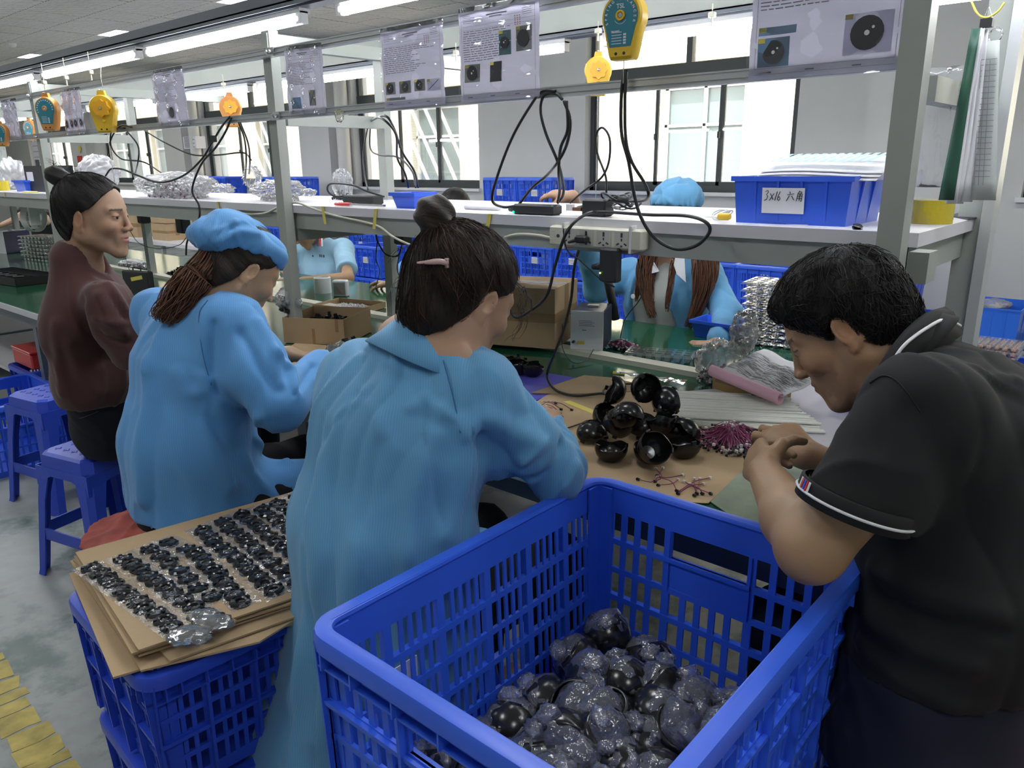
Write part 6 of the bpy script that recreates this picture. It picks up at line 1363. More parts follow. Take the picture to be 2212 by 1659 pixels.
# ---- tapered picking bins
def bin_(c, W, D, H, label, rz=0, m=m_blue, ribs=True, lab=False, grp=None, taper=.82):
    t = thing('plastic_bin', c, label, 'bin', grp, rz); b = B(); w, d = W/2, D/2; k = taper; th = .0035
    def ring(s, z, i=0): return [(sx*(w*s-i), sy*(d*s-i), z) for sx, sy in ((-1, -1), (1, -1), (1, 1), (-1, 1))]
    b.v = ring(k, 0)+ring(1, H)+ring(1, H, th)+ring(k, th, th)
    b.f = [(3, 2, 1, 0), (12, 13, 14, 15)]+[(i, (i+1) % 4, 4+(i+1) % 4, 4+i) for i in range(4)]+[(4+i, 4+(i+1) % 4, 8+(i+1) % 4, 8+i) for i in range(4)]+[(8+i, 8+(i+1) % 4, 12+(i+1) % 4, 12+i) for i in range(4)]
    b.build('bin_body', m, t, world=False)
    r = B(); 
    for lo, hi in (((-w-.006, -d-.006), (w+.006, -d)), ((-w-.006, d), (w+.006, d+.006)), ((-w-.006, -d), (-w, d)), ((w, -d), (w+.006, d))): r.box((*lo, H-.012), (*hi, H))
    r.build('rim', m, t, world=False)
    if ribs:
        for i in (-.6, -.2, .2, .6):
            B().add([(w*i-.003, -d*k, 0), (w*i+.003, -d*k, 0), (w*i+.003, -d-.005, H-.012), (w*i-.003, -d-.005, H-.012), (w*i-.003, -d, H-.012), (w*i+.003, -d, H-.012)], [(0, 1, 2, 3), (0, 3, 4), (1, 5, 2)]).build('rib', m, t, world=False)
        for i in (-.3, .35): B().add([(w*k, d*i-.012, 0), (w*k, d*i+.012, 0), (w+.005, d*i+.012, H-.012), (w+.005, d*i-.012, H-.012), (w, d*i-.012, H-.012), (w, d*i+.012, H-.012)], [(0, 1, 2, 3), (0, 3, 4), (1, 5, 2)]).build('rib', m, t, world=False)
    return t
bn = bin_((-.742, 1.985, SZ), .285, .25, .113, 'large blue bin with a handwritten label on the shelf', taper=.94)
# label and handwriting (3X16 and two characters)
fy = lambda z: -.125*(.94+.06*z/.113)-.005
B().add([(-.066, fy(.026)-.0008, .026), (.038, fy(.026)-.0008, .026), (.038, fy(.086)-.0008, .086), (-.066, fy(.086)-.0008, .086)], [(0, 1, 2, 3)]).build('paper_label', m_whitep, bn, world=False, solid=.0006)
strk = [[(0, 9), (3, 10), (4, 8), (2, 6), (4, 4), (3, 1), (0, 0)], [(7, 7), (12, 1)], [(12, 7), (7, 0)], [(16, 9), (14.5, 0)], [(20, 9), (18, 4), (18, 1), (20, 0), (21.5, 2), (20, 4), (18, 3)],
        [(33, 9), (34, 7)], [(30, 6), (39, 7)], [(33, 5), (30, 0)], [(36, 5), (40, 1)], [(46, 10), (44, 7)], [(46, 9), (49, 9), (48, 7)], [(44, 7), (43.5, 0)], [(44, 7), (50, 7), (50, 0), (48.5, 0)], [(44, 4.8), (50, 4.8)], [(44, 2.6), (50, 2.6)], [(47, 7), (47, .5)]]
b = B()
for s_ in strk: b.tube([(-.060+x*.00182+y*.0003, fy(.056+y*.0024)-.0018, .056+y*.0024) for x, y in s_], .00095, 4)
b.build('handwriting', m_ink, bn, world=False)
t = thing('printed_sheets', (-.72, 1.98, SZ+.09), 'white sheets with pale blue squares sticking out of the large blue bin', 'paper')
for k in range(3):
    b = B(); b.grid([[Vector((-.845+.018*j+.004*k, 1.885+.05*i+.01*k, SZ+.106+.014*min(1, i/1.5)+.006*i+.008*k+.003*math.sin(j*.3))) for j in range(17)] for i in range(5)]); b.build('paper_sheet', m_whitep, t, solid=.0015, smooth=True)
b = B()
for i in range(3):
    for j in range(12): x = -.825+.021*j; y = 1.915+.05*i; z = SZ+.146+.0065*i; b.add([(x, y, z), (x+.012, y, z), (x+.016, y+.03, z+.006), (x+.004, y+.03, z+.006)], [(0, 1, 2, 3)])
b.build('blue_squares', mat('pale_blue_print', (.35, .55, .62), .6), t, kind='stuff')
q = AT(884, 446, y=1.88); bin_((q.x, 1.90, SZ), .125, .10, .055, 'small blue bin on the shelf beside the red pliers', ribs=False, taper=.75)
q = AT(56, 410, y=1.95); bin_((q.x, 1.98, SZ), .22, .14, .075, 'blue bin on the shelf beside the black box near the fan', ribs=False)
q = AT(1535, 740, z=TZ); bin_((q.x-.02, q.y+.12, TZ+.001), .20, .14, .07, 'blue bin on the bench in front of the long-haired person', ribs=False)
q = AT(1830, 885, z=TZ); bin_((q.x+.04, q.y+.03, TZ+.003), .16, .12, .06, 'blue bin on the bench under the bowed face', ribs=False)
# ---- power supplies
def brick(x0, x1, y, z0, h, d, label, led=None, name='power_adapter'):
    t = thing(name, ((x0+x1)/2, y, z0), label, 'power adapter'); B().box((x0, y-d/2, z0), (x1, y+d/2, z0+h), bev=.005).build('adapter_body', m_matte, t)
    B().tube([(x0-.0, y, z0+h*.45), (x0-.03, y, z0+h*.4)], [.011, .007], 10).build('plug', m_matte, t, smooth=True)
    if led: B().lathe([(0, 0), (.003, 0), (.003, .002), (0, .002)], 8, TR((x0+.008, y-d/2, z0+.006), PI/2)).build('indicator_light', mat('green_led', (0, .8, .3), .4, emit=(0, 1, .35), es=6), t, label='green light')
    return t
x0, x1 = box_at(1112, 1200, 450, 1.83); brick(x0, x1, 1.84, SZ+.001, .030, .05, 'flat black power adapter with a green light on the shelf edge', True)
x0, x1 = box_at(748, 812, 425, 1.95); brick(x0, x1, 1.96, SZ+.001, .035, .06, 'black power adapter on the shelf behind the red pliers')
x0, x1 = box_at(1262, 1313, 440, 1.86); brick(x0, x1, 1.87, SZ+.001, .048, .05, 'cube shaped black power adapter standing on the shelf')
t = brick(-1.205, -1.150, YF-.045, 1.135, .092, .034, 'black plug-in adapter with a small light plugged into the power strip')
B().lathe([(0, 0), (.002, 0), (.002, .002), (0, .002)], 8, TR((-1.198, YF-.063, 1.16), PI/2)).build('indicator_light', mat('yellow_green_led', (.6, .9, .1), .4, emit=(.6, 1, .1), es=5), t)
# loose cable clump and small things between the adapters
t = thing('cable_clump', AT(1340, 450, y=1.86), 'clump of black cables, plug and clear film on the shelf behind the cube adapter', 'cables')
b = B(); c = AT(1350, 440, y=1.88)
for k in range(4): b.tube([c+Vector((.05*math.cos(a+k)-.01*k, .03*math.sin(a), .012*math.sin(2*a+k)+.006*k)) for a in [2*PI*i/24 for i in range(24)]], .003, 5, closed=True)
b.build('coiled_cable', m_cable, t, smooth=True); V, F = crumple('b', c+Vector((-.01, .0, -.005)), (.045, .03, .022), f_box, 91, .5, sub=3); mesh_np('film_wrap', V, F, f_box, t, smooth=False)
b = B(); b.tube([c+Vector((.0, -.03, .012)), c+Vector((.035, -.035, .012))], .009, 10); b.build('plug', m_matte, t, smooth=True)
t = thing('micro_switch', AT(1240, 455, y=1.84), 'small white and brown circuit piece on the shelf beside the flat adapter', 'electronic part'); q = AT(1232, 448, y=1.86)
B().cbox(q, (.02, .015, .018)).build('white_block', m_whitepl, t); B().cbox(q+Vector((.03, 0, -.004)), (.03, .02, .01)).build('circuit_board', mat('circuit_brown', (.2, .09, .05), .5), t)
# pliers
q0, q1 = AT(728, 437, y=1.84), AT(830, 436, y=1.84); t = thing('pliers', q0, 'pliers with red handles lying on the shelf beside the small blue bin', 'pliers'); z = SZ+.008
for s_ in (-1, 1): B().tube(cat([(q0.x, q0.y+.008*s_, z), (q0.x+.035, q0.y+.016*s_, z), (q0.x+.085, q0.y+.004*s_, z)], 5), .0055, 8).build('handle', m_red, t, smooth=True, label='red handle'); B().bar((q0.x+.08, q0.y+.004*s_, z), (q1.x+.0, q1.y+.002*s_, z), .007, .007).build('jaw', m_steel, t)
# screwdrivers
def driver(a, b_, label, mh): t = thing('screwdriver', a, label, 'screwdriver'); B().tube([a, a.lerp(b_, .08), a.lerp(b_, .45), a.lerp(b_, .5)], [.006, .009, .009, .005], 10).build('handle', mh, t, smooth=True); B().tube([a.lerp(b_, .5), b_], .0022, 6).build('shaft', m_steel, t)
driver(AT(1578, 468, y=1.83), AT(1524, 468, y=1.83), 'screwdriver with a yellow grip on the shelf beside the white cable coil', m_yellow)
driver(AT(50, 415, y=1.84), AT(120, 418, y=1.84), 'yellow and green handled tool on the shelf above the fan', m_ytape)
t = thing('white_cable_coil', AT(1555, 450, y=1.9), 'small coil of white cable on the shelf beside the large bin', 'cable'); c = AT(1556, 452, y=1.9); c.z = SZ+.012
b = B()
for k in range(5): b.tube([c+Vector((.022*math.cos(a)+.003*k, .012*math.sin(a), .012*math.sin(a+.5*k)+.003)) for a in [2*PI*i/20 for i in range(20)]], .0017, 5, closed=True)
b.build('coil', m_whitepl, t, smooth=True)
q0, q1 = AT(1006, 448, y=1.93), AT(1078, 440, y=1.93); q0.z = q1.z = SZ+.009; single(B().tube([q0, q1], .009, 12), 'rolled_paper', m_whitep, 'rolled white paper lying on the shelf near the looped cable', 'paper', smooth=True)
q = AT(1848, 487, y=1.80); single(B().lathe([(0, 0), (.010, 0), (.012, .004), (.006, .006), (.011, .009), (.008, .011), (0, .011)], 14, TR((q.x, 1.812, SZ), .2, .3)), 'black_screw_cap', m_black, 'small black cap at the shelf edge in front of the large bin', 'cap')
q = AT(1640, 478, y=1.82); flat([(1604, 477), (1640, 480), (1740, 487), (1800, 478), (1760, 470)], SZ+.0008, .0006, 'paper_slip', m_whitep, 'white paper slip under the large blue bin on the shelf', 'paper')
# tapes
def roll(c, r, h, m, label, n_=1):
    for k in range(n_):
        t = thing('tape_roll', (c[0], c[1], c[2]), label, 'tape'); B().lathe([(r*.55, 0), (r, 0), (r, h), (r*.55, h)], 32, Matrix.Translation(c)).build('tape_body', m, t); B().lathe([(r*.5, .001), (r*.55, .001), (r*.55, h-.001), (r*.5, h-.001), (r*.5, .001)], 28, Matrix.Translation(c), cap=False).build('core', m_card, t)
m_clrtape = mat('translucent_yellow_tape', (.62, .50, .02), .12, spec=.7, coat=.4)
q = AT(2010, 482, z=SZ); roll((q.x, q.y+.0, SZ), .047, .055, m_clrtape, 'wide roll of yellow tape on the shelf end beside the rack post')
q = AT(2, 412, z=SZ); roll((q.x, q.y, SZ), .06, .07, m_clrtape, 'yellow tape roll on the shelf far along the bench')
q = AT(2075, 470, z=SZ); flat([(2052, 468), (2092, 476), (2110, 472), (2068, 462)], SZ, .003, 'dark_card', m_matte, 'thin dark card lying on the shelf end behind the tape roll', 'card')
# black box with label and bag near the fan
x0, x1 = box_at(65, 120, 385, 1.98); t = thing('black_box', (x0, 1.98, SZ), 'black box with a white printed label on the shelf behind the hair bun', 'box'); B().box((x0, 1.95, SZ), (x1+.05, 2.08, SZ+.17)).build('box_body', m_matte, t); B().box((x0+.04, 1.949, SZ+.07), (x0+.16, 1.95, SZ+.13)).build('paper_label', m_whitep, t)
B().box((x0+.12, 1.99, SZ+.17), (x0+.14, 2.01, SZ+.21)).build('knob', m_matte, t)
# ---- bags on the shelf
q = AT(395, 425, y=1.95); pbag('parts_bag', (q.x-.03, 1.93, SZ+.001), (.47, .18, .085), 'long clear bag of grey white parts lying on the shelf over its edge', 11, [(m_grain, 420), (m_plum, 90)], cr=(.55, .5, .55), s=.014, rz=.0)
q = AT(600, 425, y=1.98); pbag('parts_bag', (q.x, 1.99, SZ+.001), (.22, .14, .065), 'crinkled clear bag of grey parts on the shelf beside the rack post', 12, [(m_grain, 200)], cr=(.5, .5, .4), amp=.5, smooth=False)
q = AT(545, 385, y=2.1); V, F = crumple('b', (0, 0, 0), (.10, .07, .09), f_bag, 77, .65, sub=4, fold_=14); o = mesh_np('open_plastic_bag', V, F, f_bag, None, smooth=False); o.location = (q.x, 2.1, SZ+.10); tag(o, 'standing crinkled mouth of a clear bag on the shelf', 'plastic bag')
q = AT(205, 400, y=2.05); pbag('folded_bag', (q.x, 2.08, SZ+.001), (.36, .10, .16), 'pale milky folded plastic bags standing on the shelf behind the hair bun', 13, m=film('milky_bag', (.8, .8, .84), op=.5, gloss=.5, rough=.25), amp=.45, twist=False, smooth=False)
q = AT(20, 395, y=2.05); pbag('folded_bag', (q.x, 2.08, SZ+.001), (.3, .10, .16), 'tall milky plastic bag on the shelf far along the bench', 15, m=MATS['milky_bag'], amp=.4, twist=False, smooth=False)
q = AT(742, 430, y=2.2); pbag('parts_bag', (q.x, 2.20, SZ+.001), (.07, .05, .09), 'small upright clear bag of black granules behind the power adapter', 16, [(m_matte, 80)], cr=(.8, .8, .2), amp=.3, twist=False)
# ---- power strip
t = thing('power_strip', (-1.24, YF-.02, 1.245), 'cream power strip with four sockets strapped to the shelf beam', 'power strip'); X0, X1 = -1.395, -1.085; Y0 = YF-.040
def tilt(b): return b
B().box((X0, Y0, 1.222), (X1, YF-.001, 1.278), bev=.005).build('strip_body', m_cream, t)
for k in range(4):
    x = X0+.075+.058*k; s_ = B().box((x-.023, Y0-.002, 1.228), (x+.023, Y0, 1.272)).build('socket', mat('grey_cream', (.50, .50, .45), .4), t); b = B(); b.box((x-.003, Y0-.003, 1.256), (x+.003, Y0-.002, 1.268)); b.box((x-.002, Y0-.003, 1.246), (x+.002, Y0-.002, 1.253)); b.bar((x-.016, Y0-.0025, 1.236), (x-.008, Y0-.0025, 1.240), .001, .004); b.bar((x+.016, Y0-.0025, 1.236), (x+.008, Y0-.0025, 1.240), .001, .004); b.box((x-.003, Y0-.003, 1.231), (x+.003, Y0-.002, 1.235)); b.build('socket_hole', m_ink, s_)
for k in range(5): B().box((X0+.004, Y0-.0015, 1.230+.008*k), (X0+.022, Y0, 1.233+.008*k)).build('vent_rib', m_cream, t)
B().lathe([(.003, 0), (.005, 0), (.005, .0015), (.003, .0015)], 12, TR((X0+.034, Y0, 1.25), PI/2)).build('switch_ring', m_ink, t)
for x in (X0+.052, X1-.035): B().box((x-.004, Y0-.002, 1.215), (x+.004, YF+.003, 1.287)).build('cable_tie', m_whitepl, t)
t = thing('black_plug', (X0+.125, Y0-.015, 1.243), 'black plug pushed into the second socket of the power strip', 'plug'); B().box((X0+.108, Y0-.026, 1.236), (X0+.146, Y0-.002, 1.256), bev=.004).build('plug_body', m_matte, t); B().tube([(X0+.112, Y0-.016, 1.244), (X0+.085, Y0-.02, 1.236)], [.006, .0035], 8).build('strain_relief', m_matte, t, smooth=True)
# ---- cables
def cable(name, pts, r, label, m=m_cable, n=7, cat_='cable'):
    P = [Vector(p) if len(p) == 3 and not isinstance(p[0], int) else AT(p[0], p[1], y=p[2]) for p in pts]; o = single(B().tube(cat(P, 7), r, n), name, m, label, cat_, smooth=True); return o
ya = YF-.085
cable('looped_cable', [(1200, 197, ya), (1175, 196, ya), (1155, 215, ya), (1110, 290, ya), (1078, 370, ya), (1063, 430, ya), (1085, 447, 1.80), (1115, 445, 1.82)], .0042, 'thick black cable looped over the lower rail down to the flat adapter')
cable('looped_cable', [(1215, 215, ya), (1200, 203, ya), (1175, 208, ya), (1168, 240, ya), (1180, 290, ya), (1205, 350, ya), (1217, 400, 1.80), (1215, 425, 1.83), (1205, 438, 1.85)], .0042, 'black cable crossing itself above the resting hand on the shelf')
cable('looped_cable', [(1218, 218, ya), (1232, 260, ya), (1225, 310, ya), (1205, 350, ya), (1180, 380, 1.80), (1150, 405, 1.82), (1122, 440, 1.85)], .0042, 'black cable curving down from the rail toward the fingers')
cable('looped_cable', [(1224, 218, ya), (1226, 280, ya), (1211, 320, ya), (1207, 370, ya), (1209, 410, 1.80), (1205, 436, 1.84)], .0042, 'black cable hanging straight beside the crossing pair')
yb = YF-.10
cable('looped_cable', [(1348, 150, yb), (1342, 215, yb), (1343, 290, yb), (1358, 350, yb), (1370, 420, yb), (1385, 470, yb), (1415, 515, yb), (1460, 538, yb), (1505, 530, yb), (1533, 500, yb), (1522, 478, yb), (1480, 466, 1.76), (1400, 464, 1.80), (1300, 458, 1.83), (1262, 465, 1.76), (1225, 500, yb), (1200, 570, yb), (1180, 640, yb), (1140, 675, yb), (1115, 685, yb), (1100, 668, yb)], .0045, 'long black cable looping down under the shelf edge from the big balancer')
cable('looped_cable', [(1353, 150, yb), (1350, 220, yb), (1352, 300, yb), (1365, 350, yb), (1392, 395, yb), (1401, 420, yb), (1392, 433, 1.78), (1360, 435, 1.83)], .0042, 'black cable beside the balancer wire bending back to the clump')
cable('looped_cable', [(1310, 415, 1.86), (1308, 380, 1.80), (1290, 330, 1.80), (1288, 290, 1.80), (1302, 276, 1.80), (1317, 300, 1.80), (1315, 350, 1.80), (1298, 385, 1.80), (1262, 412, 1.82), (1232, 438, 1.85)], .0032, 'thin black cable in a tall narrow loop above the cube adapter')
cable('hanging_cable', [(1262, 465, 1.76), (1222, 500, 1.72), (1225, 540, 1.72), (1250, 560, 1.72), (1300, 605, 1.74), (1328, 620, 1.75)], .0022, 'thin black cable from the shelf to the plug-in adapter')
cable('hanging_cable', [(1250, 540, 1.74), (1240, 580, 1.74), (1233, 650, 1.76), (1215, 720, 1.80), (1195, 770, 1.86), AT(1182, 812, z=.775), AT(1200, 842, z=.763), AT(1245, 855, z=.761), AT(1300, 850, z=.762), AT(1320, 858, z=.768)], .0042, 'black cable running down from the power strip to the brown paper')
cable('desk_cable', [AT(1320, 862, z=.765), AT(1303, 845, z=.763), AT(1325, 832, z=.763), AT(1370, 829, z=.763), AT(1415, 833, z=.77)], .0034, 'black cable on the paper behind the shell heap')
cable('desk_cable', [AT(1215, 928, z=.758), AT(1240, 920, z=.758), AT(1265, 911, z=.758)], .002, 'thin black cable end beside the coat sleeve on the paper')
cable('hanging_cable', [(1215, 700, 2.2), (1215, 750, 2.2), (1235, 782, 2.15), (1265, 780, 2.2), (1282, 755, 2.3)], .0018, 'thin black lead at the foot of the white fronted instrument')
cable('hanging_cable', [(1378, 560, 1.85), (1390, 620, 2.1), (1380, 650, 2.3), (1350, 690, 2.5), (1340, 730, 2.55)], .002, 'thin black cable hanging in front of the long-haired person')
cable('white_cable', [(545, 463, 1.79), (500, 460, 1.78), (470, 470, 1.77), (440, 495, 1.77), (415, 520, 1.78)], .004, 'pale cable hanging from the shelf beam toward the ponytail', m_cream)
cable('white_cable', [(545, 463, 1.79), (575, 460, 1.785), (605, 446, 1.785), (640, 438, 1.785), (670, 448, 1.785), (720, 465, 1.785), (780, 478, 1.785), (820, 490, 1.785), (850, 512, 1.785), (890, 530, 1.79), (915, 534, 1.80)], .0042, 'pale cable running along the shelf beam under yellow tapes', m_cream)
cable('white_cable', [(1090, 512, 1.79), (1120, 506, 1.785), (1160, 508, 1.785), (1190, 514, 1.785)], .0042, 'pale cable entering the power strip', m_cream)
cable('looped_cable', [(800, 262, YK-.03), (830, 250, ya), (850, 275, ya), (870, 330, 1.80), (895, 370, 1.84), (903, 405, 1.88)], .0038, 'black cable from the cross beam down into the small blue bin')
cable('looped_cable', [(806, 256, YK-.03), (825, 256, ya), (855, 290, ya), (858, 340, 1.80), (875, 375, 1.84), (882, 405, 1.88)], .0038, 'second black cable dropping into the small blue bin')
cable('looped_cable', [(800, 270, YK-.03), (800, 320, 2.2), (820, 335, 2.1), (860, 340, 2.0), (890, 370, 1.95), (898, 405, 1.90)], .0034, 'black cable swinging from the back post into the blue bin')
cable('looped_cable', [(795, 270, 2.25), (785, 330, 2.2), (788, 380, 2.1), (795, 410, 2.0)], .0034, 'black cable hanging to the power adapter behind the pliers')
cable('looped_cable', [(830, 425, 1.95), (790, 412, 1.93), (760, 400, 1.92), (715, 397, 1.92), (708, 412, 1.92), (725, 425, 1.93), (750, 422, 1.95)], .004, 'black cable bowed over the power adapter behind the pliers')
yc = YF-.09
cable('looped_cable', [(497, 252, yc), (478, 275, yc), (460, 305, yc), (435, 345, yc), (395, 380, yc), (345, 394, yc), (300, 380, yc), (265, 366, yc), (240, 365, yc), (228, 380, yc)], .0045, 'black cable sagging from the rail over the long clear bag')
cable('looped_cable', [(500, 254, yc), (487, 285, yc), (465, 320, yc), (435, 355, yc), (415, 410, yc), (430, 445, yc), (428, 480, yc), (405, 520, 1.78), (402, 550, 1.85)], .0045, 'black cable falling past the shelf edge behind the ponytail')
cable('looped_cable', [(285, 275, yc), (260, 272, yc), (240, 300, yc), (233, 335, yc)], .004, 'short black cable bent over the rail near the yellow balancer')
cable('looped_cable', [(270, 277, yc), (243, 280, yc), (240, 315, yc), (262, 343, yc), (310, 350, yc), (348, 373, 1.85)], .0036, 'thin black cable arcing below the yellow balancer')
cable('looped_cable', [(275, 284, yc), (298, 315, yc), (298, 350, yc), (290, 380, 1.85)], .0036, 'thin black cable dropping to the long clear bag')
cable('looped_cable', [(312, 282, yc), (360, 310, yc), (415, 334, yc), (470, 335, yc), (525, 330, yc), (543, 346, 1.85)], .0032, 'thin black cable stretched between the rack posts')
cable('looped_cable', [(515, 264, yc), (528, 300, yc), (532, 345, yc), (529, 390, 1.85)], .0034, 'black cable hanging beside the rack post, inner of two')
cable('looped_cable', [(519, 264, yc), (536, 310, yc), (540, 350, yc), (538, 375, 1.85)], .0034, 'black cable hanging beside the rack post, outer of two')
cable('hanging_cable', [(280, 498, 2.0), (300, 525, 1.95), (340, 537, 1.9), (385, 530, 1.85), (405, 510, 1.80)], .002, 'thin dark cable sagging below the shelf by the ponytail')
cable('hanging_cable', [(268, 545, 2.0), (275, 570, 2.0), (285, 600, 2.0)], .0018, 'thin grey lead hanging by the chin of the cardigan wearer')
cable('hanging_cable', [(812, 492, 1.82), (815, 520, 1.85), (835, 550, 1.9), (860, 552, 1.95), (868, 530, 2.0)], .0034, 'black cable looped under the shelf beam behind the rack post')
cable('hanging_cable', [(815, 520, 1.85), (812, 560, 1.9), (820, 585, 2.0), (812, 620, 2.1)], .002, 'thin black cable hanging down to the white fronted instrument')
cable('hanging_cable', [(865, 540, 2.2), (858, 580, 2.2), (868, 605, 2.25), (880, 612, 2.3)], .002, 'thin black cable on the back rack post')
t = thing('junction_block', AT(460, 300, y=yc), 'small black cable joint on the sagging cable', 'cable joint'); q = AT(461, 300, y=yc-.006); B().cbox(q, (.03, .014, .026)).build('joint_body', m_matte, t)
t = thing('adapter_under_shelf', AT(355, 470, y=2.25), 'black adapter hanging under the shelf behind the ponytail', 'power adapter'); q = AT(400, 478, y=2.28); B().box((q.x-.05, 2.24, q.z-.07), (q.x+.03, 2.30, q.z+.08), bev=.006).build('adapter_body', m_matte, t)
t = thing('adapter_under_shelf', AT(310, 475, y=2.25), 'small black adapter under the shelf beside the back post', 'power adapter'); q = AT(310, 472, y=2.25); B().box((q.x-.03, 2.22, q.z-.03), (q.x+.04, 2.28, q.z+.05), bev=.006).build('adapter_body', m_matte, t)
t = thing('adapter_under_shelf', AT(868, 505, y=2.25), 'black adapter on the back post near the hair bun', 'power adapter'); q = AT(866, 508, y=2.22); B().box((q.x-.03, 2.20, q.z-.04), (q.x+.03, 2.26, q.z+.05), bev=.006).build('adapter_body', m_matte, t)
# yellow tapes on the shelf edge
for i, (x, y, s_, dz) in enumerate(((470, 436, -.1, .085), (600, 448, .0, .085), (697, 452, -.12, .085), (812, 458, .2, .09), (1058, 470, .2, .08), (10, 420, 0, .05))):
    q = AT(x, y, y=YF-.019); b = B(); w = .008; b.add([(q.x-w, YF-.0195, q.z+.03), (q.x+w, YF-.0195, q.z+.03), (q.x+w-s_*.08, YF-.0195, q.z+.03-dz), (q.x-w-s_*.08, YF-.0195, q.z+.03-dz), (q.x-w, YF+.02, SZ+.0008), (q.x+w, YF+.02, SZ+.0008)], [(3, 2, 1, 0), (0, 1, 5, 4)]); b.v = [(x_, y_, min(z_, SZ+.0008)) for x_, y_, z_ in b.v]
    o = single(b, 'tape_strip', m_ytape, 'yellow tape strip on the shelf edge, '+['above the blue cap', 'at the rack post above the cap', 'between the post and the pliers', 'under the small blue bin', 'beside the looped cable', 'far along the bench'][i], 'tape', 'yellow tape strips on the shelf edge')
# clear yellowish tape wrapped on rail joint
q = AT(733, 250, y=YF-.09); V, F = crumple('b', q, (.028, .02, .035), m_ytape, 99, .5, sub=3); o = mesh_np('tape_wrap', V-np.array(q), F, film('yellowish_tape_film', (.55, .53, .25), op=.28, gloss=.7, rough=.15), None, smooth=False); o.location = q; tag(o, 'yellowish clear tape wrapped round the rail joint by the rack post', 'tape')
